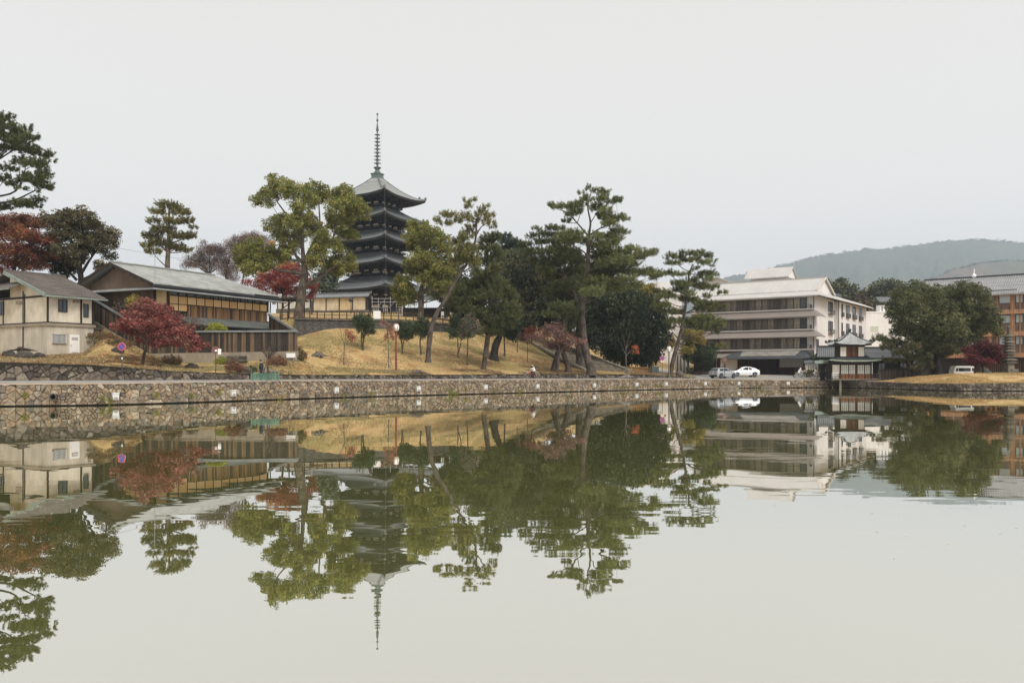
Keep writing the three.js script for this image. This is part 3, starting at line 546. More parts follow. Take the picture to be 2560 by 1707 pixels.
// ---------- long tea house ----------
{
  const p0 = P(386, 928, 82), B = 3.3, t = thing('tea_house', 'long timber tea house with a pale grey sheet roof and tan window blinds', 'house', [p0.x, B, p0.z], 63.4 * Math.PI / 180);
  const Y = (abs) => abs - B, L = 15.4, D = 10;
  const brown = mat('#7a685a', 0.95, { map: T.plaster }), tan = mat('#d8bd93', 0.95, { map: T.plaster });
  part('wall', [bx(0, L, 0, Y(10.5), -D, 0)], mat('#4a3d34', 0.95, { map: T.wood }), t);
  part('gable_wall', [bx(-0.05, 0, 0, Y(10.4), -D, 0), prism([[-D, Y(10.4)], [0, Y(10.4)], [-5, Y(12.75)]], 0, 0.1).rotateY(-Math.PI / 2).translate(0, 0, 0)], brown, t, { label: 'brown plastered gable end' });
  part('plaster_bay', [bx(0.05, 1.35, Y(7.6), Y(10.3), 0, 0.05)], tan, t);
  part('corner_post', [bx(-0.1, 0.1, 0, Y(10.35), -0.1, 0.1)], frameM, t); part('corner_post', [bx(1.35, 1.6, Y(7), Y(10.35), 0, 0.1)], brownWood, t); part('corner_post', [bx(L - 0.12, L + 0.06, 0, Y(10.35), -0.1, 0.12)], frameM, t);
  // vertical boards below the blinds
  const bm = ['#a5825f', '#86694f', '#b8925f', '#6d5744', '#927e69', '#ab8760', '#5d4e43'].map((c) => mat(c, 0.9, { map: T.wood }));
  for (let i = 0; i < 62; i++) { const x = 3.9 + i * 0.185; if (x > L - 0.25) break; part('board', [bx(x, x + 0.172, Y(7.75), Y(8.95), 0.0, 0.05 + 0.02 * rnd())], pick(bm), t); }
  part('sill', [bx(1.6, L, Y(8.93), Y(8.99), 0, 0.12)], frameM, t);
  // blinds, two tall ones and ten short ones, each in its frame
  const blindM = ['#e8bf88', '#e2b67c', '#ecc592'].map((c) => mat(c, 0.9, { map: tex([16, 64], [0.5, 0.4], grey((u, v) => 0.82 + 0.16 * (((v * 16) | 0) % 2) + 0.05 * hash2((u * 16) | 0, (v * 64) | 0, 3))) }));
  const xs = [1.75, 2.8]; for (let i = 0; i < 11; i++) xs.push(3.95 + i * 1.13);
  for (let i = 0; i < 12; i++) { const a = xs[i], b = i < 1 ? 2.72 : i === 1 ? 3.85 : xs[i] + 1.06; if (b > L) break; const lo = Y(i < 2 ? 8.3 : 9.0), hi = Y(9.73); const bl = part('blind', [bx(a, b, lo, hi, 0.03, 0.075)], blindM[i % 3], t); part('blind_rail', [bx(a, b, lo - 0.03, lo + 0.02, 0.03, 0.1)], frameM, bl); part('mullion', [bx(b, b + 0.07, Y(8.2) + (i > 1 ? 0.8 : 0), Y(10.2), 0, 0.12)], frameM, t); }
  part('lintel', [bx(1.6, L, Y(9.74), Y(9.83), 0, 0.13)], brownWood, t);
  for (let i = 0; i < 13; i++) { const a = 1.7 + i * 1.06; part('transom_pane', [bx(a, a + 0.96, Y(9.86), Y(10.14), 0.01, 0.04)], mat('#6d7476', 0.25), t); part('transom_bar', [bx(a + 0.96, a + 1.06, Y(9.83), Y(10.2), 0, 0.12)], frameM, t); }
  // roofs: main gable-and-hip, narrow pent roof below it, lean-to over the ground floor
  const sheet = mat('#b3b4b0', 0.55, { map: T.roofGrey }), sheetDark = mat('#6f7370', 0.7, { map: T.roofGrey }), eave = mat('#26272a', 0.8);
  const eL = V(-1.05, Y(10.72), 0.95), eR = V(L + 1.1, Y(10.72), 0.95), rL = V(-1.05, Y(13.0), -5), rR = V(12.4, Y(13.05), -5);
  const rf = part('roof', slab(eL, V(12.4, Y(10.72), 0.95), rR, rL, 0.12), sheet, t);
  const sub = (a, b, c, d, n) => { for (let i = 1; i < n; i++) { const q = a.clone().lerp(d, i / n), r = b.clone().lerp(c, i / n); part('roof_course', [beam(q.setY(q.y + 0.006), r.setY(r.y + 0.006), 0.5, 0.02)], sheet, rf); } };
  part('hip_slope', [raw([12.4, Y(10.72), 0.95, ...eR.toArray(), ...rR.toArray(), ...eR.toArray(), L + 1.1, Y(10.72), -10.95, ...rR.toArray()])], sheet, rf);
  part('back_slope', [quad([L + 1.1, Y(10.72), -10.95], [-1.05, Y(10.72), -10.95], rL.toArray(), rR.toArray())], sheet, rf);
  part('eave_board', [bx(-1.05, L + 1.12, Y(10.36), Y(10.61), 0.7, 0.93), bx(L + 0.8, L + 1.12, Y(10.36), Y(10.61), -10.9, 0.7)], eave, rf);
  part('ridge_cap', [beam(V(-1.1, Y(13.05), -5), V(12.4, Y(13.1), -5), 0.4, 0.12)], sheet, rf);
  const vg = part('verge_board', [beam(V(-1.08, Y(10.58), 0.95), V(-1.08, Y(12.86), -5), 0.1, 0.22), beam(V(-1.08, Y(10.58), -10.95), V(-1.08, Y(12.86), -5), 0.1, 0.22)], frameM, rf);
  for (let i = 0; i < 7; i++) { const f = (i + 0.5) / 7; part('purlin_end', [bc(1.1, 0.16, 0.18, -0.55, lerp(Y(10.5), Y(12.75), f), lerp(0.8, -5, f))], darkWood, rf); }
  const pr = part('pent_roof', [...slab(V(-1.3, Y(10.1), 1.35), V(L + 1.5, Y(10.1), 1.35), V(L + 0.1, Y(10.48), 0.05), V(-0.05, Y(10.48), 0.05), 0.09), ...slab(V(-1.3, Y(10.1), -10.4), V(-1.3, Y(10.1), 1.35), V(-0.05, Y(10.48), 0.05), V(-0.05, Y(10.48), -10.4), 0.09)], sheet, t);
  part('gutter', [bar(V(-1.3, Y(10.02), 1.42), V(L + 1.5, Y(10.02), 1.42), 0.06), bar(V(-1.36, Y(10.02), 1.42), V(-1.36, Y(10.02), -10.4), 0.06)], mat('#4c4f4d', 0.6), pr);
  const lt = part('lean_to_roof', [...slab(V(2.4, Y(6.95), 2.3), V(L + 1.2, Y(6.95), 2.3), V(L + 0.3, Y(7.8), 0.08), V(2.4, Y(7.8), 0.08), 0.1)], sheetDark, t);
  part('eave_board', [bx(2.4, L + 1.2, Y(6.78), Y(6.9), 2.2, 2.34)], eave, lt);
  for (let i = 0; i < 6; i++) part('veranda_post', [bx(3 + i * 2.5, 3.14 + i * 2.5, 0, Y(6.9), 1.9, 2.04)], frameM, t);
  part('veranda_wall', [bx(2.4, L, 0, Y(6.9), 0.05, 0.2)], mat('#332b25', 0.9, { map: T.wood }), t);
  part('notice_panel', [bx(L - 0.35, L + 0.35, Y(7.9), Y(8.9), 0.2, 0.26)], whiteM, t); part('wall_lamp', [bc(0.3, 0.25, 0.3, L + 0.3, Y(9.95), 0.7)], whiteM, t);
  const an = part('aerial', [cyl(0.03, 0.02, 3.6, -0.6, Y(10.8), 0.7, 6)], metalM, t); for (const y of [0.4, 0.9, 1.3]) part('aerial_rod', [bar(V(-1.4 + y * 0.3, Y(10.8) + 2 + y, 0.7), V(0.2 - y * 0.3, Y(10.8) + 2 + y, 0.7), 0.015)], metalM, an);
}
// ---------- dark board fence round the tea house ----------
{
  const boards = ['#4a433e', '#3a3532', '#625649', '#7d6a55', '#51483f', '#443d37', '#8d765b', '#34302d'].map((c) => mat(c, 0.9, { map: T.wood }));
  const capM = mat('#8f9190', 0.7, { map: T.roofGrey });
  const run = (label, A, B, ha, hb, foot) => {                 // A, B: foot points; boards stand upright between them
    const f = thing('board_fence', label, 'fence', A), D = B.clone().sub(A), n = Math.round(Math.hypot(D.x, D.z) / 0.2), ang = Math.atan2(-D.z, D.x);
    for (let i = 0; i < n; i++) { const u = (i + 0.5) / n, h = lerp(ha, hb, u); part('board', [bc(0.185, h, 0.03 + 0.02 * rnd(), D.x * u, D.y * u + h / 2, D.z * u, ang)], pick(boards), f); }
    const top = V(0, ha + 0.06, 0), top2 = D.clone().add(V(0, hb + 0.06, 0));
    part('coping', [beam(top, top2, 0.3, 0.1), beam(top.clone().add(V(0, 0.09, 0)), top2.clone().add(V(0, 0.09, 0)), 0.14, 0.09)], capM, f);
    part('rail', [beam(V(0, ha * 0.72, 0).add(V(0, 0, -0.06)), D.clone().add(V(0, hb * 0.72, -0.06)), 0.06, 0.1)], darkWood, f);
    const ft = V(0, -foot / 2, 0); part('footing', [beam(ft, D.clone().add(ft), 0.26, foot)], concreteM, f);
    return f;
  };
  run('dark weathered board fence on a concrete footing below the tea house', P(372, 884, 80), P(742, 878, 80.4), 1.95, 1.8, 1.1);
  run('dark board fence climbing the bank behind the red maple', P(236, 803, 84.2), P(370, 884, 80.2), 2.0, 1.95, 0.5);
  run('dark board fence descending beside the terrace to the lawn corner', P(672, 826, 93.5), P(742, 878, 80.8), 1.65, 1.75, 0.6);
}
seed = 31;
// ---------- grey retaining wall below the terrace ----------
{
  const foot = [], W = (x) => { const k = knots(x); return { f: V((x - CX) / F * (k[4][0] - 0.1), k[4][1] - 0.5, -(k[4][0] - 0.1)), t: V((x - CX) / F * (k[4][0] + 0.25), k[5][1] + 0.06, -(k[4][0] + 0.25)), b: V((x - CX) / F * (k[5][0] + 0.15), k[5][1] + 0.06, -(k[5][0] + 0.15)) }; };
  const rw = thing('retaining_wall', 'dark grey retaining wall holding the terrace above the lawn', 'retaining wall'), cap = [];
  for (let x = 735; x < 1140; x += 27) {
    const a = W(x), b = W(Math.min(x + 26.6, 1140)), g = [];
    g.push(quad(a.f.toArray(), b.f.toArray(), b.t.toArray(), a.t.toArray())); g.push(quad(a.t.toArray(), b.t.toArray(), b.b.toArray(), a.b.toArray()));
    part('wall_panel', g, mat(pick(['#6f6b67', '#67635f', '#77736e']), 0.95, { map: T.rock, bumpMap: T.rockBump, bumpScale: 0.15 }), rw);
    cap.push(beam(a.t.clone().setY(a.t.y + 0.06), b.t.clone().setY(b.t.y + 0.06), 0.35, 0.12));
  }
  part('coping', cap, mat('#8a857d', 0.9, { map: T.rock }), rw);
}
// ---------- wooden rail fence on the terrace edge ----------
{
  const f = thing('rail_fence', 'brown wooden rail fence along the terrace edge above the retaining wall', 'fence'), pt = (x, h) => { const k = knots(x), d = k[5][0] + 0.7, X = (x - CX) / F * d; return V(X, k[5][1] + h, -d); };
  const wd = mat('#6e5640', 0.9, { map: T.wood }); let prev = null;
  for (let x = 700; x <= 1140; x += 18.5) {
    const p = pt(x, 0), t = pt(x, 1.3); part('post', [beam(p.setY(p.y - 0.3), t, 0.12, 0.12)], wd, f);
    if (prev !== null) for (const h of [0.35, 0.8, 1.25]) part('rail', [bar(pt(prev, h), pt(x, h), 0.05)], wd, f);
    prev = x;
  }
}
// ---------- earthen precinct walls with tiled copings ----------
function earthWall(label, A, B, h, panels, mats, tilesH = 0.85) {
  const D = B.clone().sub(A), L = Math.hypot(D.x, D.z), w = thing('earthen_wall', label, 'wall', A, Math.atan2(-D.z, D.x));
  part('stone_plinth', [bx(-0.2, L + 0.2, -1.2, 0.1, -0.6, 0.6)], mat('#8b857b', 0.9, { map: T.rock }), w);
  for (let i = 0; i < panels; i++) { part('plaster_panel', [bx(L * i / panels + 0.1, L * (i + 1) / panels - 0.1, 0.1, h, -0.4, 0.4)], mats[i % mats.length], w); }
  for (let i = 0; i <= panels; i++) part('post', [bx(L * i / panels - 0.11, L * i / panels + 0.11, 0.1, h, -0.45, 0.45)], darkWood, w);
  part('wall_beam', [bx(-0.3, L + 0.3, h, h + 0.14, -0.5, 0.5)], darkWood, w);
  const a = V(-0.7, h + 0.1, 0.95), b = V(L + 0.7, h + 0.1, 0.95), c = V(L + 0.7, h + tilesH, 0), d = V(-0.7, h + tilesH, 0);
  const rf = part('coping_roof', [...slab(a, b, c, d, 0.1), ...slab(V(L + 0.7, h + 0.1, -0.95), V(-0.7, h + 0.1, -0.95), d, c, 0.1)], tileM, w);
  part('tile_rows', [rowsOn(a, b, c, d, 0.27, 0.17, 0.09)], mat('#9b9da0', 0.7, { map: T.roofGrey }), rf, { kind: 'stuff' });
  part('ridge_tiles', [bx(-0.8, L + 0.8, h + tilesH - 0.02, h + tilesH + 0.24, -0.16, 0.16), bc(0.2, 0.45, 0.4, L + 0.85, h + tilesH + 0.1, 0)], tileM, rf);
  return w;
}
const cream1 = mat('#e0c79c', 0.9, { map: T.plaster }), cream2 = mat('#e2d2b4', 0.9, { map: T.plaster }), pale = mat('#e6e2da', 0.9, { map: T.plaster });
{
  const A = P(785, 779, 167), B = P(917, 781, 163.5); B.y = A.y; earthWall('cream earthen wall with a grey tiled coping before the pagoda', A, B, 2.5, 4, [cream2, cream2, cream1, cream2]);
  const C = P(696, 774, 176), E = P(778, 774, 173); E.y = C.y; earthWall('white plastered precinct wall behind the camphor trunk', C, E, 2.2, 3, [pale]);
}
// ---------- pipe scaffold and dark paling by the pagoda ----------
{
  const o = P(930, 782, 150), s = thing('scaffold', 'grey pipe scaffold screen standing right of the earthen wall', 'scaffold', o), pipe = mat('#a8a9a8', 0.5, { metalness: 0.3 });
  for (let i = 0; i <= 9; i++) part('upright', [cyl(0.05, 0.05, 2.9 - (i % 3) * 0.25, i * 1.05, 0, -i * 0.1, 6)], pipe, s);
  for (const y of [0.35, 1.0, 1.9, 2.5]) part('ledger', [bar(V(-0.2, y, 0), V(9.8, y + (y > 1 ? 0.1 : -0.35), -0.95), 0.045)], pipe, s);
  for (let i = 0; i < 4; i++) part('brace', [bar(V(i * 2.2, 0.2, -0.1), V(i * 2.2 + 1.9, 2.1, -0.3), 0.035)], pipe, s);
  const q = P(925, 782, 146), pf = thing('paling_fence', 'low dark paling fence in front of the scaffold', 'fence', q);
  for (let i = 0; i < 40; i++) part('pale', [bx(i * 0.3, i * 0.3 + 0.12, -0.3, 0.95, -0.05, 0.02)], blackWood, pf);
  part('rail', [bx(-0.1, 12, 0.75, 0.85, 0.03, 0.09), bx(-0.1, 12, 0.2, 0.3, 0.03, 0.09)], blackWood, pf);
  // low thatch-coloured roof of a resting shelter half hidden by trees
  const r = P(1046, 790, 140), sh = thing('shelter', 'small grey roofed shelter behind the leaning pine', 'shelter', r);
  part('roof', slab(V(-3, 2.6, 1.4), V(5, 2.6, 1.4), V(5, 3.6, 0), V(-3, 3.6, 0), 0.12), tileM, sh); for (const x of [-2.6, 0.8, 4.6]) part('post', [bx(x, x + 0.14, -0.6, 2.6, 0.9, 1.04)], pipe, sh); part('screen', [bx(-2.8, 4.8, -0.6, 1.3, -0.2, -0.1)], darkWood, sh);
}
// ---------- wisteria pergola ----------
{
  const o = P(690, 806, 108), p = thing('pergola', 'rough timber pergola covered in bare vines behind the tea house', 'pergola', o), w = mat('#5e5042', 0.95, { map: T.bark });
  const H = 3.0; for (const [x, z] of [[-1.6, 0.6], [0.9, 0.8], [2.9, 0.4], [-1.4, -2], [1.0, -2.1], [3.0, -2]]) part('post', [bar(V(x, -0.6, z), V(x + 0.1, H, z), 0.1, 0.08)], w, p);
  for (const z of [-2.3, -1.2, 0, 0.9]) part('beam', [bar(V(-2.3, H, z), V(3.6, H - 0.15, z), 0.09)], w, p);
  for (let i = 0; i < 12; i++) part('cross_pole', [bar(V(-2.2 + i * 0.5, H + 0.12, -2.7), V(-2.2 + i * 0.5 + R(-0.2, 0.2), H + 0.1, 1.2), 0.05)], w, p);
  const v = []; for (let i = 0; i < 90; i++) { const x = R(-2.3, 3.5), z = R(-2.6, 1.1), a = V(x, H + R(0.1, 0.35), z), b = a.clone().add(V(R(-0.9, 0.9), R(-0.35, 0.3), R(-0.7, 0.7))); v.push(bar(a, b, 0.035, 0.015, 4)); }
  part('vines', v, mat('#6b5a48', 0.95), p, { kind: 'stuff' });
}
// ---------- poles, boards and lamps ----------
{
  const sg = (x, y, d, w, h, label, legs = 0.4) => { const p = P(x, y, d), t = thing('notice_board', label, 'sign', p); part('board', [bc(w, h, 0.05, 0, legs + h / 2, 0, 0, -0.08)], whiteM, t); for (const s of [-1, 1]) part('leg', [bx(s * w * 0.4 - 0.03, s * w * 0.4 + 0.03, -0.25, legs + h * 0.8, -0.08, -0.03)], metalM, t); return t; };
  sg(942, 800, 107, 0.9, 1.0, 'white notice board leaning on the terrace rail fence', 0.15); sg(699, 752, 109, 0.5, 0.6, 'white square notice on a post above the pergola', 0.3);
  sg(1106, 797, 117, 0.4, 0.9, 'narrow white marker post at the end of the terrace fence', 0.1);
  const u = thing('utility_pole', 'slim grey utility pole with a dark foot beside the precinct wall', 'pole', P(779, 783, 152)); part('pole', [cyl(0.13, 0.1, 8.2, 0, 0, 0, 8)], mat('#8c8a86', 0.8), u); part('pole_sleeve', [cyl(0.17, 0.17, 2.6, 0, -0.3, 0, 8)], mat('#3b3a39', 0.8), u);
  const l = thing('speaker_pole', 'thin post carrying a dark round speaker before the cream wall', 'pole', P(877, 786, 150)); part('post', [cyl(0.08, 0.06, 2.6, 0, -0.3, 0, 6)], frameM, l); part('speaker', [lathe([[0.02, -0.3], [0.4, -0.2], [0.45, 0.2], [0.2, 0.35], [0.02, 0.4]], 10, 0, 2.5, 0)], mat('#33343a', 0.6), l);
  // round lantern lamps on posts
  const lamp = (x, d, h, label, col) => {
    const t = thing('lamp_post', label, 'street lamp', at(x, d, -0.1), 0, 'lantern lamp posts'), pm = mat(col, 0.6);
    part('post', [cyl(0.11, 0.09, h, 0, 0, 0, 10), cyl(0.16, 0.13, 0.3, 0, 0, 0, 10)], pm, t);
    const gl = part('globe', [lathe([[0.05, 0], [0.22, 0.06], [0.31, 0.3], [0.31, 0.5], [0.22, 0.74], [0.05, 0.8]], 14, 0, h + 0.05, 0)], mat('#e3e0d8', 0.35), t);
    for (let i = 0; i < 6; i++) { const a = i / 6 * Math.PI * 2; part('rib', [tube([0.02, 0.25, 0.5, 0.75, 0.98].map((f) => { const r = 0.33 * Math.sqrt(Math.max(0.03, 1 - (2 * f - 1) ** 4)) + 0.01; return [V(Math.cos(a) * r, h + 0.05 + f * 0.8, Math.sin(a) * r), 0.016]; }), 2, 4)], pm, gl); }
    part('collar', [cyl(0.14, 0.2, 0.12, 0, h - 0.06, 0, 10)], pm, t); part('cap', [lathe([[0.24, h + 0.8], [0.2, h + 0.88], [0.04, h + 0.95]], 12)], pm, t);
  };
  lamp(990, 89, 4.15, 'tall russet lamp post with a white lantern on the open lawn', '#7a3f30'); lamp(1673, 113.5, 3.5, 'slim grey lamp post beside the leaning pine at the lane', '#6d655c');
  // wires
  for (const [a, b] of [[[280, 618, 100], [560, 640, 170]], [[440, 648, 120], [940, 712, 150]], [[870, 700, 160], [1290, 735, 150]]]) { const A = P(...a), B = P(...b), m = A.clone().lerp(B, 0.5); m.y -= 0.9; solo('overhead_wire', [tube([[A, 0.02], [m, 0.02], [B, 0.02]], 6, 4)], mat('#777672', 0.6), 'thin overhead wire ' + ['strung above the tea house roof', 'crossing behind the camphor tree', 'running past the foot of the pagoda'][[280, 440, 870].indexOf(a[0])], 'wire'); }
}
// road signs: no-parking roundels, and plates seen from behind
{
  const signT = (() => { const c = document.createElement('canvas'); c.width = c.height = 128; const g = c.getContext('2d'); g.fillStyle = '#b9363f'; g.fillRect(0, 0, 128, 128); g.fillStyle = '#2f4f9c'; g.beginPath(); g.arc(64, 64, 47, 0, 7); g.fill(); g.strokeStyle = '#b9363f'; g.lineWidth = 12; g.beginPath(); g.moveTo(31, 31); g.lineTo(97, 97); g.stroke(); const t = new THREE.CanvasTexture(c); t.colorSpace = THREE.SRGBColorSpace; return t; })();
  const face = mat('#ffffff', 0.5, { map: signT }), pole = mat('#4f4742', 0.6), backM = mat('#6d4b42', 0.6);
  const sign = (label, p, h, o = {}) => {
    const t = thing('road_sign', label, 'road sign', p, o.turn ?? 0, 'road signs along the path');
    part('pole', [cyl(0.035, 0.035, h + 0.35, 0, -0.2, 0, 8)], pole, t);
    const disc = new THREE.CylinderGeometry(0.31, 0.31, 0.03, 28); disc.rotateX(Math.PI / 2); disc.translate(0, h, 0.05); part('plate', [disc], o.back ? backM : mat('#a9a9a6', 0.5), t);
    if (!o.back) { const f = new THREE.CircleGeometry(0.3, 28); f.translate(0, h, 0.07); part('sign_face', f, face, t); }
    if (o.plate) part('sub_plate', [bx(-0.22, 0.22, h - 0.55, h - 0.38, 0.04, 0.07)], o.back ? backM : mat('#d9b7a0', 0.6), t);
    if (o.tags) { part('tag', [bx(-0.02, 0.16, h - 0.12, h + 0.02, 0.08, 0.1)], whiteM, t); part('meter_box', [bx(0.22, 0.45, h - 0.35, h + 0.1, -0.05, 0.08)], whiteM, t); }
    if (o.light) part('marker', [cyl(0.05, 0.05, 0.14, 0, h - 0.95, 0, 8)], whiteM, t);
  };
  sign('blue and red no-parking sign before the rubble wall near the house', P(304, 951, 64.3), 2.55, { light: true });
  sign('brown back of a round sign with white tags below the tea house', P(538, 953, 69.7), 2.55, { back: true, tags: true });
  sign('blue and red no-parking sign with a small plate near the lane', P(1656, 944, 112), 2.55, { plate: true });
  sign('dark red back of a round sign in front of the silver car', P(1812, 948, 118.2), 2.7, { back: true, plate: true });
}
// floodlight boxes on the embankment
{
  const fm = mat('#c4c3be', 0.6), fd = mat('#8a8780', 0.5);
  const mk = () => { const t = thing('floodlight_box', '', 'floodlight', [0, 0, 0], 0, 'floodlights on the pond embankment'); part('housing', [prism([[-0.27, -0.34], [0.27, -0.34], [0.3, 0.34], [-0.3, 0.34]], -0.02, 0.28), bx(-0.3, 0.3, 0.26, 0.36, 0.0, 0.34)], fm, t); const f = prism([[-0.24, 0], [0.24, 0], [0.16, 0.22], [0, 0.28], [-0.16, 0.22]], 0.28, 0.3); f.translate(0, -0.32, 0); part('lens', [f], fd, t); return t; };
  const xs = [286, 580, 838, 1044, 1212, 1342, 1484, 1590, 1664, 1762, 1846, 1970], where = ['below the no-parking sign', 'left of the man in black', 'below the tree stump lawn', 'under the lantern lamp post', 'under the leaning pine', 'below the cyclist in black', 'below the tall pine', 'below the staked bare sapling', 'by the lane sign', 'just left of the silver car', 'below the white car', 'below the first pale cyclist'];
  const first = mk(); xs.forEach((x, i) => {
    const o = i ? first.clone() : first; if (i) { o.name = numbered('floodlight_box'); scene.add(o); }
    const k = knots(x), k2 = knots(x + 8), d = k[0][0] - 0.22, X = (x - CX) / F * d; o.scale.setScalar(0.74); o.position.set(X, k[0][1] * (0.42 + 0.16 * (i / 11)), -d); o.userData = { ...o.userData, label: 'white floodlight box set in the embankment ' + where[i] };
    const dx = (x + 8 - CX) / F * k2[0][0] - (x - CX) / F * k[0][0], dz = -(k2[0][0] - k[0][0]); o.rotation.y = Math.atan2(-dz, dx);
  });
}
// ---------- stone stairway ----------
{
  const n = 40, A0 = P(1466, 917, 108), A1 = P(1575, 917, 113), B0 = P(1270, 826, 137), B1 = P(1330, 815, 146);
  A0.y = A1.y = 2.15; B0.y = B1.y = 8.6;
  const s = thing('stone_stairway', 'long flight of stone steps climbing the bank behind the tall pines', 'stairs'), sm = ['#a59a88', '#998f7e', '#b0a592'].map((c) => mat(c, 0.9, { map: T.rock }));
  for (let i = 0; i < n; i++) {
    const f = i / n, g = (i + 1) / n, a = A0.clone().lerp(B0, f), b = A1.clone().lerp(B1, f), c = A1.clone().lerp(B1, g), d = A0.clone().lerp(B0, g), y = a.y + (d.y - a.y);
    [a, b, c, d].forEach((p) => (p.y = y)); part('step', slab(a, b, c.clone().setY(y), d.clone().setY(y), 0.4), sm[i % 3], s);
  }
  const up = V(0, 0.22, 0); for (const [a, b] of [[A0, B0], [A1, B1]]) { const q = beam(a.clone().add(up), b.clone().add(up), 0.4, 0.35); part('kerb', [q], mat('#c2b9a8', 0.9, { map: T.rock }), s); part('side_wall', [beam(a.clone().add(V(-0.1, -0.5, 0.1)), b.clone().add(V(-0.1, -0.5, 0.1)), 0.25, 1.1)], mat('#5f5850', 0.95, { map: T.rock, bumpMap: T.rockBump, bumpScale: 0.1 }), s); }
}
seed = 41;
const stucco = mat('#efebe8', 0.9, { map: T.clean }), stuccoGrey = mat('#bfb9b3', 0.9, { map: T.clean }), hotelRoof = mat('#c6c3c0', 0.7, { map: T.clean }), skirtM = mat('#948b84', 0.8, { map: T.clean });
// ---------- the inn facing the pond ----------
{
  const h = thing('inn_building', 'four-storey white inn with brown skirt roofs and long window bands', 'hotel', [48.8, 1.7, -138], -35.2 * Math.PI / 180);
  const L = 20.6, fl = [4.06, 7.27, 10.54], top = 12.95;
  part('wall', [bx(-L, 0, 0, top, -12.7, 0)], stucco, h); part('rear_wing', [bx(-9, 0.7, 0, top - 0.15, -33, -12.72)], stucco, h);
  const curtain = ['#b9b3a8', '#a39d94', '#c4bcae', '#8a8079', '#999289', '#776d67', '#ddd6c4'].map((c) => mat(c, 0.6, { map: T.wood })), pane = mat('#4c4f50', 0.1), dk = mat('#3c3733', 0.6), railM = mat('#4d4946', 0.6);
  fl.forEach((y, k) => {
    // recessed window band: dark reveal, then panes between mullions
    const wy0 = y + 0.35, wy1 = y + 2.0, x0 = -L + 0.4, x1 = -1.05, n = 18, wb = part('window_band', [bx(x0 - 0.05, x1 + 0.05, wy0 - 0.06, wy0, 0.0, 0.1), bx(x0 - 0.05, x1 + 0.05, wy1, wy1 + 0.08, 0.0, 0.1)], dk, h);
    for (let i = 0; i < n; i++) {
      const a = lerp(x0, x1, i / n), b = lerp(x0, x1, (i + 1) / n), solid = i % 5 === 3 && i < 16, cm = i === n - 2 ? curtain[6] : curtain[(i * 3 + k) % 5];
      part(solid ? 'shutter' : 'pane', [bx(a + 0.04, b - 0.04, wy0, wy1, 0.005, solid ? 0.07 : 0.03)], solid ? curtain[5] : i === n - 1 ? pane : cm, wb);
      part('mullion', [bx(b - 0.04, b + 0.04, wy0, wy1, 0.005, 0.11)], dk, wb);
    }
    // balcony slab, railing and the brown skirt roof below it
    const bs = part('balcony', [bx(-L - 0.3, 0.25, y, y + 0.22, 0.0, 1.15)], stuccoGrey, h);
    for (let i = 0; i <= 20; i++) part('baluster', [bx(lerp(-L, -0.25, i / 20) - 0.02, lerp(-L, -0.25, i / 20) + 0.02, y + 0.22, y + 0.85, 1.05, 1.1)], railM, bs);
    part('handrail', [bx(-L, -0.2, y + 0.82, y + 0.88, 1.04, 1.11), bx(-L, -0.2, y + 0.5, y + 0.54, 1.05, 1.09), bx(-0.26, -0.2, y + 0.22, y + 0.88, 0.1, 1.1)], railM, bs);
    if (k > 0) part('skirt_roof', [...slab(V(-L - 0.5, y - 1.0, 1.7), V(1.5, y - 1.0, 1.7), V(0.1, y - 0.02, 0.9), V(-L, y - 0.02, 0.9), 0.12), ...slab(V(1.5, y - 1.0, 1.7), V(1.5, y - 1.0, -1.6), V(0.1, y - 0.02, -1.6), V(0.1, y - 0.02, 0.9), 0.12), bx(-L, 0, y - 1.0, y - 0.9, 0.0, 1.6)], skirtM, h);
  });
  part('eave_wall', [bx(-L, -0.0, fl[2] + 2.1, top, 0.003, 0.2)], stucco, h);
  // roofs
  const pr = part('pent_roof', [...slab(V(-L - 1, top - 0.1, 1.9), V(1.6, top - 0.1, 1.9), V(0.2, top + 0.75, -0.7), V(-L - 1, top + 0.75, -0.7), 0.16), ...slab(V(1.6, top - 0.1, 1.9), V(2.1, top - 0.2, -33.2), V(0.2, top + 0.6, -33.2), V(0.2, top + 0.75, -0.7), 0.16)], hotelRoof, h);
  const a = V(-L - 1, top + 0.85, -0.6), b = V(0.3, top + 0.85, -0.6), c = V(0.3, 16.3, -6.2), d = V(-L - 1, 16.3, -6.2);
  const rf = part('roof', [...slab(a, b, c, d, 0.14), ...slab(V(0.3, top + 0.85, -11.8), V(-L - 1, top + 0.85, -11.8), d, c, 0.14)], hotelRoof, h);
  part('tile_rows', [rowsOn(a, b, c, d, 0.42, 0.2, 0.06)], hotelRoof, rf, { kind: 'stuff' }); part('ridge', [bx(-L - 1, 0.35, 16.22, 16.5, -6.4, -6.0)], mat('#a9a49e', 0.7), rf);
  part('gable', [prism([[-11.4, top + 0.7], [-0.9, top + 0.7], [-6.2, 16.05]], -0.12, 0).rotateY(-Math.PI / 2).translate(-0.1, 0, 0)], stucco, rf);
  part('verge', [beam(V(0.36, top + 0.75, -0.55), V(0.36, 16.28, -6.2), 0.12, 0.3), beam(V(0.36, top + 0.75, -11.85), V(0.36, 16.28, -6.2), 0.12, 0.3)], whitePl, rf);
  part('flat_roof', [bx(-9, 0.6, top, top + 0.4, -33, -12)], tileDarkM, h); part('roof_plant', [bx(-3, -0.4, top + 0.4, top + 1.5, -19, -14)], mat('#5d5d5f', 0.7), h);
  const ph = part('penthouse', [bx(-13, -6.6, 15, 16.95, -11, -7.4)], stucco, h);
  const pa = V(-14, 17.0, -6.6), pb = V(-6.0, 17.0, -6.6), pc = V(-6.0, 18.9, -9.2), pd = V(-14, 18.9, -9.2);
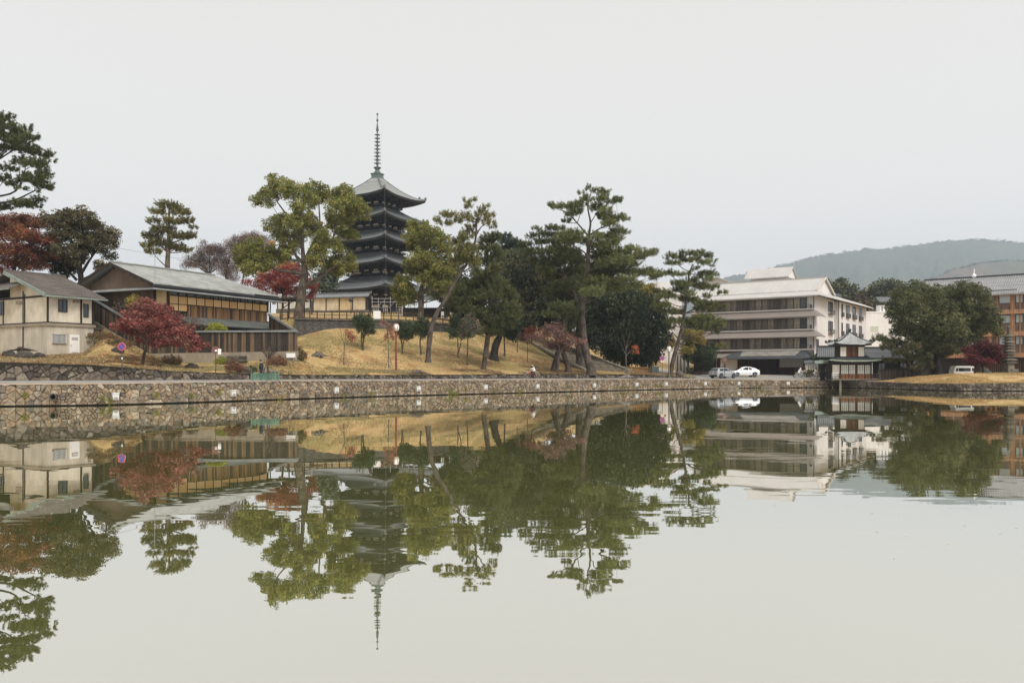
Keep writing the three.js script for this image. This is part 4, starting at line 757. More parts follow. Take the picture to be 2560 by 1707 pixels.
  part('penthouse_roof', [...slab(pa, pb, pc, pd, 0.14), ...slab(V(-6.0, 17.0, -11.8), V(-14, 17.0, -11.8), pd, pc, 0.14), rowsOn(pa, pb, pc, pd, 0.42, 0.2, 0.06)], hotelRoof, ph); part('penthouse_gable', [prism([[-11.6, 16.9], [-6.8, 16.9], [-9.2, 18.7]], -0.1, 0).rotateY(-Math.PI / 2).translate(-6.4, 0, 0)], stucco, ph);
  // side windows with little grilles
  const sw = new THREE.Group(); sw.name = 'side_windows'; h.add(sw); sw.rotation.y = Math.PI / 2;   // its +z looks out of the side wall, +x runs to the rear
  for (const y of fl) { win(sw, 8.8, 11.4, y + 0.5, y + 1.95, 0.01); const g = part('grille', [bx(8.6, 11.6, y + 0.45, y + 0.5, 0.02, 0.45), bx(8.6, 11.6, y - 0.2, y - 0.14, 0.02, 0.45)], railM, sw); for (let i = 0; i < 10; i++) part('grille_bar', [bx(8.62 + i * 0.32, 8.66 + i * 0.32, y - 0.14, y + 0.45, 0.4, 0.44)], railM, g); }
  for (const y of [fl[1], fl[2]]) for (const x of [14.6, 17.8, 22.4, 27.2]) { win(sw, x, x + (x < 15 ? 0.7 : 2.1), y + 0.4, y + 1.9, 0.71); part('grille', [bx(x - 0.15, x + (x < 15 ? 0.85 : 2.25), y - 0.35, y + 0.4, 0.72, 1.05)], railM, sw); }
  win(sw, 1.7, 2.9, 4.1, 5.9, 0.01); part('grille', [bx(1.6, 3.6, 3.6, 4.3, 0.02, 0.5)], railM, sw);
  for (const z of [-0.02, -12.6]) part('drain_pipe', [cyl(0.07, 0.07, top, 0.1 + (z < -1 ? 0.7 : 0), 0, z + 0.1, 8)], railM, h);
  // ground floor and entrance canopy
  part('porch_wall', [bx(-L, 0, 0, 3.0, 0.01, 0.12)], mat('#5d4a40', 0.85, { map: T.wood }), h);
  for (let i = 0; i < 22; i++) part('slat', [bx(-12 + i * 0.29, -11.83 + i * 0.29, 0.05, 2.75, 0.13, 0.19)], mat(i % 2 ? '#4a3229' : '#55392e', 0.8, { map: T.wood }), h);
  part('door', [bx(-9.4, -5.7, 0.05, 2.6, 0.21, 0.27)], mat('#43302a', 0.75, { map: T.wood }), h); part('plaster_panel', [bx(-15.6, -12.6, 0.05, 3, 0.13, 0.3)], stucco, h); part('plaster_panel', [bx(-5.4, -1.6, 1.3, 2.9, 0.13, 0.2)], stuccoGrey, h); part('dado', [bx(-5.4, -1.6, 0.05, 1.28, 0.13, 0.24)], mat('#5a3b31', 0.8, { map: T.wood }), h);
  for (let i = 0; i < 10; i++) part('slat', [bx(-L + 0.1 + i * 0.45, -L + 0.4 + i * 0.45, 0.05, 2.9, 0.13, 0.2)], mat('#4b3229', 0.85, { map: T.wood }), h);
  part('side_skirt', [...slab(V(-L - 0.3, 3.0, 1.8), V(-11.8, 3.0, 1.8), V(-11.8, 4.0, 0.3), V(-L - 0.3, 4.0, 0.3), 0.12)], skirtM, h);
  const cp = part('canopy', [...slab(V(-14, 2.75, 4.4), V(0.2, 2.75, 4.4), V(-1.0, 3.98, 0.9), V(-12.6, 3.98, 0.9), 0.16), ...slab(V(0.2, 2.75, 4.4), V(0.2, 2.75, 0.2), V(-1.0, 3.98, 0.2), V(-1.0, 3.98, 0.9), 0.16)], mat('#55585d', 0.6, { map: T.roofGrey }), h);
  part('canopy_tiles', [...slab(V(-11, 3.12, 3.6), V(-1.9, 3.12, 3.6), V(-1.7, 4.05, 0.9), V(-11.4, 4.05, 0.9), 0.05), rowsOn(V(-11, 3.14, 3.6), V(-1.9, 3.14, 3.6), V(-1.7, 4.07, 0.9), V(-11.4, 4.07, 0.9), 0.3, 0.2, 0.05)], mat('#a9a49c', 0.7, { map: T.roofGrey }), cp);
  for (const x of [-13.4, -0.3]) part('canopy_post', [bx(x - 0.12, x + 0.12, 0, 2.7, 3.9, 4.14)], frameM, h);
}
// sign wall with brush lettering
{
  const c = document.createElement('canvas'); c.width = 512; c.height = 256; const g = c.getContext('2d'); g.fillStyle = '#ece6da'; g.fillRect(0, 0, 512, 256); g.strokeStyle = '#201c1a'; g.lineCap = 'round'; g.lineJoin = 'round';
  const st = (w, pts) => { g.lineWidth = w; g.beginPath(); g.moveTo(pts[0][0], pts[0][1]); for (let i = 1; i + 1 < pts.length; i += 2) g.quadraticCurveTo(pts[i][0], pts[i][1], pts[i + 1][0], pts[i + 1][1]); g.stroke(); };
  const O = (x, y, k, l) => l.forEach(([w, p]) => st(w, p.map(([a, b]) => [x + a * k, y + b * k])));
  O(70, 80, 1, [[13, [[52, 28], [68, 26], [84, 24]]], [14, [[50, 0], [54, 40], [48, 76], [40, 104], [14, 92], [10, 74], [50, 70], [60, 76], [92, 98]]]]);                       // yo
  O(172, 80, 1, [[14, [[30, 2], [22, 50], [28, 80], [40, 108], [82, 70]]]]);                                                                                                   // shi
  O(262, 78, 1, [[12, [[4, 32], [30, 32], [58, 24]]], [13, [[34, 4], [30, 50], [6, 108]]], [11, [[56, 50], [74, 46], [92, 50]]], [12, [[52, 78], [56, 104], [98, 98]]], [9, [[78, 4], [82, 10], [86, 18]]], [9, [[96, 0], [100, 6], [104, 14]]]]);   // da
  O(376, 80, 1, [[13, [[2, 56], [40, 34], [70, 30], [98, 34], [86, 64], [76, 70], [66, 66]]], [12, [[52, 4], [58, 12], [62, 22]]], [13, [[24, 20], [36, 60], [54, 108]]]]);     // ya
  g.fillStyle = '#201c1a'; g.fillRect(28, 96, 12, 40); g.fillRect(46, 104, 8, 28);
  const t = new THREE.CanvasTexture(c); t.colorSpace = THREE.SRGBColorSpace;
  const p = P(2030, 938, 131), s = thing('inn_sign', 'white plaster sign with black brush lettering under a little tiled roof', 'sign', [p.x, 1.5, p.z], -0.25);
  part('base', [bx(-1.4, 1.4, -0.3, 1.0, -0.25, 0.25)], stuccoGrey, s); part('panel', [bx(-0.95, 0.95, 1.0, 2.1, -0.12, 0.12)], whitePl, s);
  const f = new THREE.PlaneGeometry(1.76, 0.9); f.translate(0, 1.55, 0.128); part('lettering', f, mat('#ffffff', 0.8, { map: t }), s);
  part('roof', [...slab(V(-1.15, 2.1, 0.5), V(1.15, 2.1, 0.5), V(1.15, 2.5, 0), V(-1.15, 2.5, 0), 0.08), ...slab(V(1.15, 2.1, -0.5), V(-1.15, 2.1, -0.5), V(-1.15, 2.5, 0), V(1.15, 2.5, 0), 0.08), rowsOn(V(-1.15, 2.11, 0.5), V(1.15, 2.11, 0.5), V(1.15, 2.51, 0), V(-1.15, 2.51, 0), 0.28, 0.2, 0.06)], tileM, s);
  const w = thing('low_stone_wall', 'low pale block wall with thin railing behind the pale cyclists', 'wall', [P(1984, 938, 130).x, 1.35, -130], 0.03);
  for (let r = 0; r < 2; r++) for (let i = 0; i < 7; i++) part('block', [bx(i * 0.72 + r * 0.3 + 0.01, i * 0.72 + r * 0.3 + 0.7, r * 0.42, r * 0.42 + 0.41, -0.2, 0.2 - 0.02 * rnd())], mat(pick(['#a39a8c', '#b0a798', '#968d80']), 0.9, { map: T.rock }), w);
  for (let i = 0; i < 12; i++) part('rail_post', [bx(0.2 + i * 0.42, 0.25 + i * 0.42, 0.84, 1.55, -0.03, 0.03)], frameM, w); part('rail', [bx(0.2, 5, 1.4, 1.45, -0.04, 0.04)], frameM, w);
}
// ---------- lake pavilion on posts ----------
{
  const p = P(2130, 928, 119), v = thing('lake_pavilion', 'two-tier timber pavilion with paper screens standing on posts in the pond', 'pavilion', [p.x, 0, p.z], -0.1);
  part('deck', [bx(-3.2, 3.1, 1.05, 1.25, -3.4, 2.0)], mat('#6b6058', 0.85, { map: T.wood }), v); part('deck_edge', [bx(-3.25, 3.15, 1.12, 1.3, 2.0, 2.08)], mat('#8a7f72', 0.85, { map: T.wood }), v);
  for (const x of [-1.95, 0.35, 2.5]) for (const z of [1.5, -1.6]) part('pile', [bx(x - 0.14, x + 0.14, -0.8, 1.05, z - 0.14, z + 0.14)], mat('#a39a8b', 0.9, { map: T.rock }), v);
  const rl = part('railing', [bx(-3.2, 3.1, 1.92, 1.99, 1.88, 1.96), bx(-3.2, 3.1, 1.65, 1.7, 1.9, 1.95), bx(-3.2, 3.1, 1.42, 1.47, 1.9, 1.95), bx(3.0, 3.08, 1.92, 1.99, -0.6, 1.9), bx(3.0, 3.06, 1.62, 1.68, -0.6, 1.9)], mat('#5c534b', 0.85, { map: T.wood }), v);
  for (let i = 0; i < 8; i++) part('rail_post', [bx(-3.15 + i * 0.88, -3.08 + i * 0.88, 1.25, 2.0, 1.88, 1.95)], frameM, rl);
  part('wall', [bx(-2.75, 2.45, 1.25, 3.7, -2.8, 0.6)], mat('#4b4038', 0.85, { map: T.wood }), v); part('plaster_panel', [bx(-2.75, -1.75, 1.3, 3.4, 0.6, 0.66)], whitePl, v);
  const paper = mat('#dcd9cc', 0.8), amber = mat('#b9793f', 0.8, { map: T.wood }), red = mat('#5c3626', 0.8, { map: T.wood });
  [[-1.6, -0.62], [-0.52, 0.3], [0.62, 1.5], [1.6, 2.38]].forEach(([a, b]) => {
    const s = part('screen', [bx(a, b, 1.3, 1.95, 0.6, 0.65)], amber, v); part('paper', [bx(a, b, 1.95, 3.2, 0.6, 0.63)], paper, s);
    const bars = []; for (let i = 0; i <= 4; i++) bars.push(bx(lerp(a, b, i / 4) - 0.014, lerp(a, b, i / 4) + 0.014, 1.95, 3.2, 0.63, 0.66)); for (let j = 0; j <= 5; j++) bars.push(bx(a, b, 1.93 + j * 0.25, 1.957 + j * 0.25, 0.631, 0.655)); part('lattice', bars, frameM, s);
  });
  for (const x of [-1.72, 0.46, 2.42]) part('post', [bx(x - 0.1, x + 0.1, 1.25, 3.6, 0.58, 0.72)], x < 0.4 || x > 1 ? frameM : red, v); part('lintel', [bx(-2.8, 2.5, 3.22, 3.4, 0.6, 0.72)], frameM, v); part('end_post', [bx(2.36, 2.42, 1.25, 3.7, 1.2, 1.26)], whiteM, v);
  const r1 = hipRoof({ a: 3.42, b: 1.7, a2: 2.9, b2: 1.3, hT: 4.3, hE: 3.7, lift: 0.2, curve: 1.1 }), lo = part('lower_roof', [0, 1, 2, 3].map((q) => surf((s, t) => r1.side(q, s, t), 8, 3)), tileDarkM, v); lo.position.z = -1.0;
  part('tile_rows', [tileRows(r1, {}, 0.24, 0.16, 0.07, 3)], tileDarkM, lo, { kind: 'stuff' });
  part('copper_eave', [0, 1, 2, 3].map((q) => surf((s, t) => r1.side(q, s, 0.8 + 0.22 * t, 0.06), 8, 1)).concat([0, 1, 2, 3].map((q) => surf((s, t) => r1.side(q, s, 1.02, 0.06 - 0.12 * t), 8, 1))), mat('#98a38e', 0.65, { map: T.mottle }), lo);
  part('eave_underside', [bx(-3.2, 3.2, 3.55, 3.66, -2.65, 2.65)], frameM, lo);
  part('upper_wall', [bx(-1.68, 1.68, 4.1, 5.98, -2.3, 0.3)], frameM, v); for (const s of [-1, 1]) part('plaster_panel', [bx(s > 0 ? 0.82 : -1.6, s > 0 ? 1.6 : -0.82, 4.4, 5.7, 0.3, 0.36)], whitePl, v);
  const dm = part('doors', [bx(-0.78, 0.78, 4.35, 5.8, 0.3, 0.34)], red, v); for (let i = 0; i < 4; i++) part('door_leaf', [bx(-0.76 + i * 0.38, -0.42 + i * 0.38, 4.4, 5.75, 0.34, 0.38)], i % 2 ? red : mat('#7a4a30', 0.8, { map: T.wood }), dm);
  const r2 = hipRoof({ a: 2.6, b: 0.12, a2: 2.3, b2: 0.12, hT: 7.75, hE: 6.08, lift: 0.3, curve: 1.35 }), hi = part('upper_roof', [0, 1, 2, 3].map((q) => surf((s, t) => r2.side(q, s, t), 10, 6)), mat('#c2c3c3', 0.55, { map: T.roofGrey }), v); hi.position.z = -1.0;
  part('tile_rows', [tileRows(r2, {}, 0.24, 0.17, 0.08, 4)], mat('#cbcccc', 0.55, { map: T.roofGrey }), hi, { kind: 'stuff' }); part('hip_ridge', hips(r2, 0.11), tileDarkM, hi); part('eave_underside', [bx(-2.4, 2.4, 5.92, 6.03, -2.1, 2.1)], frameM, hi); part('finial', [ell(0.27, 0.24, 0.27, 0, 8.12, 0), cyl(0.2, 0.16, 0.4, 0, 7.6, 0, 10)], tileDarkM, hi);
  const ac = thing('air_conditioner', 'white air conditioner unit at the left end of the pavilion deck', 'air conditioner', [p.x - 2.75, 1.25, p.z + 1.15], -0.1); part('case', [bx(-0.4, 0.4, 0.1, 0.85, -0.18, 0.18)], whiteM, ac); const fan = new THREE.TorusGeometry(0.26, 0.03, 5, 18); fan.translate(0.08, 0.48, 0.19); part('fan_grille', [fan, bx(-0.15, 0.3, 0.46, 0.5, 0.18, 0.2), bx(0.06, 0.1, 0.24, 0.72, 0.18, 0.2)], mat('#77756f', 0.6), ac); part('foot', [bx(-0.35, -0.25, 0, 0.1, -0.15, 0.15), bx(0.25, 0.35, 0, 0.1, -0.15, 0.15)], metalM, ac);
  const gp = P(2057, 945, 121), gt = thing('gate_post', 'dark timber gate with a small copper roof left of the pavilion', 'gate', [gp.x, 0.95, gp.z]); part('post', [bx(-0.3, 0.3, 0, 2.6, -0.2, 0.2)], blackWood, gt); part('roof', slab(V(-1.3, 2.5, 0.6), V(0.7, 2.6, 0.6), V(0.6, 2.9, -0.3), V(-1.0, 2.9, -0.3), 0.08), copperM, gt);
}
// tiled houses behind the pavilion
{
  const th = (label, x, d, w, h, rise, dp, turn, wallM = darkWood) => {
    const p = at(x, d), t = thing('tiled_house', label, 'house', p, turn); part('wall', [bx(-w / 2, w / 2, -0.5, h, -dp, 0)], wallM, t);
    const a = V(-w / 2 - 0.6, h, 0.9), b = V(w / 2 + 0.6, h, 0.9), c = V(w / 2 + 0.6, h + rise, -dp / 2), e = V(-w / 2 - 0.6, h + rise, -dp / 2), rf = part('roof', [...slab(a, b, c, e, 0.12), ...slab(V(w / 2 + 0.6, h, -dp - 0.9), V(-w / 2 - 0.6, h, -dp - 0.9), e, c, 0.12)], tileM, t);
    part('tile_rows', [rowsOn(a, b, c, e, 0.3, 0.18, 0.09)], mat('#8f9194', 0.65, { map: T.roofGrey }), rf, { kind: 'stuff' }); part('ridge', [bx(-w / 2 - 0.7, w / 2 + 0.7, h + rise - 0.05, h + rise + 0.28, -dp / 2 - 0.16, -dp / 2 + 0.16)], tileDarkM, rf);
    win(t, -w / 4 - 0.6, -w / 4 + 0.6, 0.9, 2.2, 0.01); win(t, w / 4 - 0.6, w / 4 + 0.6, 0.9, 2.2, 0.01); return t;
  };
  th('dark timber house with silvery tiled roof behind the pavilion', 2098, 129, 5, 3.2, 1.5, 6, -0.35); th('low dark house with pale ridged tiles right of the pavilion', 2232, 127, 7.5, 2.9, 1.5, 6, 0.25);
  // weathered board fence between pavilion and mound
  const A = at(2196, 117.6, -0.15), B = at(2335, 119.5, -0.05), f = thing('board_fence', 'grey-brown board fence between the pavilion and the grassy mound', 'fence', A), D = B.clone().sub(A), n = 40;
  for (let i = 0; i < n; i++) part('board', [bc(0.19, 1.7, 0.04 + 0.02 * rnd(), D.x * (i + 0.5) / n, 0.85 + D.y * i / n, D.z * (i + 0.5) / n, Math.atan2(-D.z, D.x))], mat(pick(['#6f655e', '#655b55', '#7a7068', '#5c544e']), 0.9, { map: T.wood }), f); part('rail', [beam(V(0, 1.55, 0.06), D.clone().add(V(0, 1.55, 0.06)), 0.05, 0.09)], darkWood, f);
}
// ---------- timber-clad lodging house at the right edge ----------
{
  const o = P(2560, 928, 140), b = thing('timber_hotel', 'orange timber-clad hotel with grey tiled roof at the right edge', 'hotel', [o.x, 1.6, o.z], -38.6 * Math.PI / 180), cedar = mat('#cfa481', 0.8, { map: T.wood }), cedar2 = mat('#c29876', 0.8, { map: T.wood }), panel = mat('#857268', 0.85, { map: T.wood }), gl = mat('#9aa3a6', 0.08), dk = mat('#33302e', 0.6);
  const x0 = -15.5, x1 = 14; part('wall', [bx(x0, x1, 0, 13.5, -12, 0)], mat('#a5836b', 0.85, { map: T.wood }), b);
  for (const y of [3.0, 6.55, 10.2]) { part('floor_band', [bx(x0 - 0.3, x1, y, y + 0.75, 0.01, y < 4 ? 1.9 : 0.5)], cedar, b); }
  for (const y of [3.75, 7.3, 10.95]) for (let i = 0; i < 9; i++) {
    const a = x0 + 0.4 + i * 3.3, hh = y > 10 ? 2.55 : 2.9; for (let j = 0; j < 3; j++) part('cladding_board', [bx(a + j * 0.24, a + j * 0.24 + 0.22, y, y + hh, 0.01, 0.16 + 0.02 * rnd())], j % 2 ? cedar : cedar2, b);
    part('panel', [bx(a + 0.72, a + 3.1, y, y + hh, 0.01, 0.07)], panel, b); part('cladding_board', [bx(a + 1.3, a + 1.55, y, y + hh, 0.08, 0.16)], cedar2, b);
    const wx = i % 2 ? a + 1.7 : a + 0.8, ww = i % 2 ? 1.4 : 0.5; win(b, wx, wx + ww + 0.9 * (1 - i % 2) * 0.3 + 0.3, y + hh - 1.5, y + hh - 0.12, 0.09, { frame: dk, glass: gl, mid: false });
  }
  part('shopfront', [bx(x0, x1, 0, 3.0, 0.01, 0.1)], mat('#2c2624', 0.6), b); for (let i = 0; i < 26; i++) part('slat', [bx(-8 + i * 0.3, -7.9 + i * 0.3, 0, 2.6, 0.12, 0.2)], mat('#7a4f30', 0.8), b);
  for (let i = 0; i < 4; i++) part('lantern', [ell(0.2, 0.26, 0.2, -6 + i * 0.7, 2.3, 0.6, 8)], mat('#d98a3a', 0.6), b);
  const a = V(x0 - 1, 13.5, 1.1), c = V(x1, 13.5, 1.1), d = V(x1, 17.2, -6.5), e = V(x0 - 1, 17.2, -6.5), rf = part('roof', [...slab(a, c, d, e, 0.16)], mat('#a6a5a8', 0.6, { map: T.roofGrey }), b); part('tile_rows', [rowsOn(a, c, d, e, 0.36, 0.2, 0.09)], mat('#b0afb1', 0.6, { map: T.roofGrey }), rf, { kind: 'stuff' }); part('ridge', [bx(x0 - 1, x1, 17.1, 17.45, -6.7, -6.3)], tileDarkM, rf); part('soffit', [bx(x0 - 1, x1, 13.3, 13.42, -0.3, 1.05)], cedar, rf); part('snow_rail', [bar(V(x0, 14.25, -0.2), V(-1, 14.25, -0.2), 0.07)], tileDarkM, rf);
  part('roof_vent', [ell(0.4, 0.4, 0.4, -8.4, 17.5, -6.5), cyl(0.12, 0.08, 1.3, -8.4, 17.5, -6.5, 8)], whiteM, rf);
}
// ---------- buildings further back ----------
{
  const wb = thing('concrete_block', 'plain white flat-roofed building behind the inn', 'building', [P(2160, 928, 195).x, 2, -195]); part('wall', [bx(0, 14, 0, 13.7, -10, 0)], mat('#eceae8', 0.85, { map: T.clean }), wb); part('parapet', [bx(-0.1, 14.1, 13.7, 14, -10.1, 0.1)], whiteM, wb); win(wb, 1.6, 3.4, 9.4, 10.7, 0.01, { frame: whiteM, glass: mat('#b9c0ae', 0.2) }); win(wb, 2.2, 3.8, 4.4, 5.4, 0.01, { frame: whiteM, glass: mat('#a9b0a6', 0.2) });
  part('turret', [bx(4.6, 6.9, 14, 15.6, -4, -2)], whiteM, wb); for (const x of [5, 5.8, 6.5]) part('turret_slit', [bx(x, x + 0.22, 14.2, 15.4, -2, -1.96)], glassM, wb); part('turret_roof', slab(V(4, 16.4, -1), V(8, 16.4, -1), V(8, 17.6, -3), V(4, 17.6, -3), 0.15), tileM, wb);
  const gb = (label, x, y, d, w, h) => { const p = P(x, y, d), t = thing('gabled_building', label, 'building', [p.x, 3, p.z], -0.5), H = p.y - 3; part('wall', [prism([[-w / 2, 0], [w / 2, 0], [w / 2, H - h], [0, H - 0.2], [-w / 2, H - h]], -9, 0)], stucco, t); const rf = part('roof', [...slab(V(-w / 2 - 0.8, H - h - 0.25, 0.7), V(0, H, 0.7), V(0, H, -9.5), V(-w / 2 - 0.8, H - h - 0.25, -9.5), 0.2), ...slab(V(0, H, 0.7), V(w / 2 + 0.8, H - h - 0.25, 0.7), V(w / 2 + 0.8, H - h - 0.25, -9.5), V(0, H, -9.5), 0.2)], hotelRoof, t); for (const s of [-1, 1]) win(t, s * 0.7 - 0.35, s * 0.7 + 0.35, H - h - 0.3, H - h + 0.35, 0.01, { mid: false }); };
  gb('white gabled annex peeping over the inn roof', 1793, 692, 172, 7.5, 1.6); gb('pale gabled building seen through the pine branches', 1632, 706, 178, 7, 2.0);
  solo('concrete_block', [bx(0, 2.5, 0, 16.9, -6, 0)], mat('#e6e3df', 0.85, { map: T.clean }), 'white stair tower behind the bushy pine', 'building', [P(1644, 928, 170).x, 3.2, -170]);
  // restaurant half hidden by the dark evergreen
  const rs = P(1462, 880, 152), r = thing('restaurant', 'small white eating house with a lettered sign board beside the stairway', 'restaurant', [rs.x, rs.y - 0.4, rs.z]); part('wall', [bx(0, 5.5, -1.5, 3.0, -5, 0)], stucco, r); part('roof', [...slab(V(-0.6, 2.9, 1), V(6, 2.9, 1), V(6, 4.1, -2.5), V(-0.6, 4.1, -2.5), 0.15)], mat('#c4bfb8', 0.7, { map: T.roofGrey }), r); for (const x of [0.3, 1.3, 2.3]) win(r, x, x + 0.8, 1.9, 2.6, 0.01, { mid: false });
  const cv = document.createElement('canvas'); cv.width = 256; cv.height = 128; const q = cv.getContext('2d'); q.fillStyle = '#eceae4'; q.fillRect(0, 0, 256, 128); q.fillStyle = '#8a9a5a'; q.font = '26px sans-serif'; q.fillText('restaurant', 60, 40); q.fillStyle = '#1c1c1c'; q.font = 'bold 52px serif'; q.fillText('I T A C', 40, 104); const tx = new THREE.CanvasTexture(cv); tx.colorSpace = THREE.SRGBColorSpace;
  const sb = part('sign_board', [bx(0.1, 2.9, 0.3, 1.6, 0.02, 0.1)], whiteM, r), pl = new THREE.PlaneGeometry(2.7, 1.25); pl.translate(1.5, 0.95, 0.108); part('lettering', pl, mat('#ffffff', 0.7, { map: tx }), sb);
  // walls by the lane
  const gw = (label, x0, x1, d, h, m) => { const a = at(x0, d, -0.3), bq = at(x1, d, -0.3); solo('garden_wall', [bx(0, bq.x - a.x, 0, h, -0.4, 0), bx(-0.1, bq.x - a.x + 0.1, h, h + 0.12, -0.5, 0.1)], m, label, 'wall', a); };
  gw('beige garden wall under the dark evergreen', 1600, 1632, 130, 2.3, creamPl); gw('white gate wall left of the inn hedge', 1690, 1722, 133, 3.4, whitePl); const gp = thing('gate_doors', 'dark slatted gate between the white gate walls', 'gate', at(1703, 132.4, -0.2)); for (let i = 0; i < 3; i++) part('leaf', [bx(i * 0.5 - 0.6, i * 0.5 - 0.45, 0, 3.0, 0, 0.06)], frameM, gp);
  const st = thing('planter_wall', 'low grey stone kerb wall in front of the inn hedge', 'wall', at(1716, 131, -0.1), -0.05); for (let i = 0; i < 10; i++) part('block', [bx(i * 0.62, i * 0.62 + 0.6, 0, 0.55, -0.2, 0.2)], mat(pick(['#857d73', '#938a7f', '#797168']), 0.9, { map: T.rock }), st);
}
// bamboo screen and dark cabinet by the lane
{
  const A = at(1530, 117, 0), B = at(1627, 118, 0), f = thing('bamboo_fence', 'low tan bamboo screen under the dark evergreen', 'fence', A), D = B.clone().sub(A); for (let i = 0; i < 44; i++) part('cane', [bar(V(D.x * i / 43, -0.1 + D.y * i / 43, D.z * i / 43), V(D.x * i / 43, 0.72 + D.y * i / 43 - (i < 20 ? 0.12 : 0), D.z * i / 43), 0.055)], mat(pick(['#b08a5a', '#a27c50', '#bd9868', '#8f6d48']), 0.8), f); part('rail', [bar(V(0, 0.5, 0.06), D.clone().add(V(0, 0.5, 0.06)), 0.04)], brownWood, f);
  const c = thing('utility_cabinet', 'dark grey utility cabinet at the end of the bamboo screen', 'cabinet', at(1637, 117)); part('case', [bx(-0.5, 0.5, 0.06, 0.98, -0.4, 0.4)], mat('#4c5052', 0.6), c); part('plinth', [bx(-0.56, 0.56, -0.2, 0.06, -0.46, 0.46)], concreteM, c); part('door', [bx(-0.44, 0.44, 0.12, 0.92, 0.4, 0.43)], mat('#555a5c', 0.6), c);
}
// ---------- stone pagoda and memorial stones on the mound ----------
{
  const p = at(2523, 114, -0.1), s = thing('stone_pagoda', 'slender many-tiered stone pagoda on the grassy mound', 'stone pagoda', p), m1 = mat('#8f8a7c', 0.95, { map: T.rock, bumpMap: T.rockBump, bumpScale: 0.05 }), m2 = mat('#b5ad9e', 0.95, { map: T.rock });
  part('plinth', [bc(2.2, 0.5, 2.2, 0, 0.2, 0, 0.2), bc(1.7, 0.5, 1.7, 0, 0.65, 0, 0.2)], m1, s); part('shaft', [bc(0.95, 0.75, 0.95, 0, 1.25, 0, 0.2)], m2, s);
  for (let i = 0; i < 10; i++) { const w = 1.7 - i * 0.075, y = 1.62 + i * 0.395, g = new THREE.CylinderGeometry(w * 0.4, w * 0.7, 0.2, 4, 1); g.rotateY(Math.PI / 4 + 0.2); g.translate(0, y + 0.17, 0); const g2 = new THREE.CylinderGeometry(w * 0.7, w * 0.64, 0.1, 4, 1); g2.rotateY(Math.PI / 4 + 0.2); g2.translate(0, y + 0.03, 0); part('tier', [g, g2, bc(w * 0.5, 0.16, w * 0.5, 0, y + 0.3, 0, 0.2)], i % 3 === 1 ? m2 : m1, s); }
  part('finial', [cyl(0.2, 0.16, 0.9, 0, 5.55, 0, 8), ell(0.18, 0.22, 0.18, 0, 6.5, 0, 8)], m1, s); for (let i = 0; i < 5; i++) part('finial_ring', [cyl(0.24, 0.24, 0.07, 0, 5.62 + i * 0.17, 0, 10)], m1, s);
  const rock = (name, label, pos, sx, sy, sz, col, tilt = 0) => { const g = new THREE.IcosahedronGeometry(1, 3), q = g.attributes.position; for (let i = 0; i < q.count; i++) { const x = q.getX(i), y = q.getY(i), z = q.getZ(i), k = 0.72 + 0.5 * fbm(x * 2 + 9 + pos.x, y * 2 + 9, 4096, 2, 7) + 0.25 * fbm(z * 4 + 20, x * 4 + 20 + pos.z, 4096, 2, 9) - 0.1; q.setXYZ(i, x * sx * k, y * sy * k, z * sz * k); } g.rotateZ(tilt); g.computeVertexNormals(); return solo(name, [g], mat(col, 0.95, { map: T.rock, bumpMap: T.rockBump, bumpScale: 0.05 }), label, 'rock', pos); };
  globalThis.rockThing = rock;
  rock('memorial_stone', 'upright brown memorial stone beside the red maple on the mound', at(2446, 115, 0.6), 0.55, 1.15, 0.35, '#8f7d6b'); rock('memorial_stone', 'slanted pale grey slab leaning behind the brown memorial stone', at(2466, 117, 0.4), 0.75, 0.95, 0.25, '#9fa3a2', 0.7);
  solo('stone_plinth', [bc(2.4, 0.35, 1.2, 0, 0.1, 0)], m1, 'flat stone plinth beneath the memorial stones', 'plinth', at(2452, 114.5, 0));
  rock('kerb_rock', 'weathered boulder at the corner of the lane and lawn', at(1699, 115.5, 0.25), 0.55, 0.6, 0.4, '#8d8577');
  rock('shore_rock', 'flat pale rocks at the waterline below the silver car', V(P(1822, 928, 113).x, 0.05, -113.4), 1.5, 0.35, 0.6, '#a89d8c'); rock('shore_rock', 'low driftwood-coloured rock at the waterline below the first pale cyclist', V(P(1924, 928, 118).x, 0.05, -118.2), 1.7, 0.3, 0.6, '#9a8c79');
  for (const [x, d, s, l] of [[58, 73, 0.8, 'dark boulder on the leaf-strewn bank by the house'], [72, 71.5, 0.6, 'small dark boulder in front of the larger one by the house'], [96, 73.5, 0.55, 'rounded dark stone below the barred window'], [20, 75, 0.7, 'mossy stone beside the house corner'], [294, 76, 0.55, 'stone on the bank between house and fence'], [478, 72.5, 0.6, 'grey boulder on the lawn edge left of the round sign back'], [610, 73.5, 0.7, 'flat boulder beside the green net']]) rock('boulder', l, at(x, d, 0.1), s, s * 0.6, s * 0.7, pick(['#57514c', '#615a53', '#6e665d']));
  // stacked stone steps by the tea-house footing
  const ss = thing('stone_steps', 'rough stacked stone steps against the tea house footing', 'steps', at(590, 79)); for (let i = 0; i < 4; i++) for (let j = 0; j < 3; j++) part('stone', [bc(R(0.5, 0.75), 0.16, 0.4, -0.7 + j * 0.6 + i * 0.12, 0.1 + (3 - i) * 0.16, 0.35 * i - 0.3, R(-0.2, 0.2))], pick(darkM), ss);
}
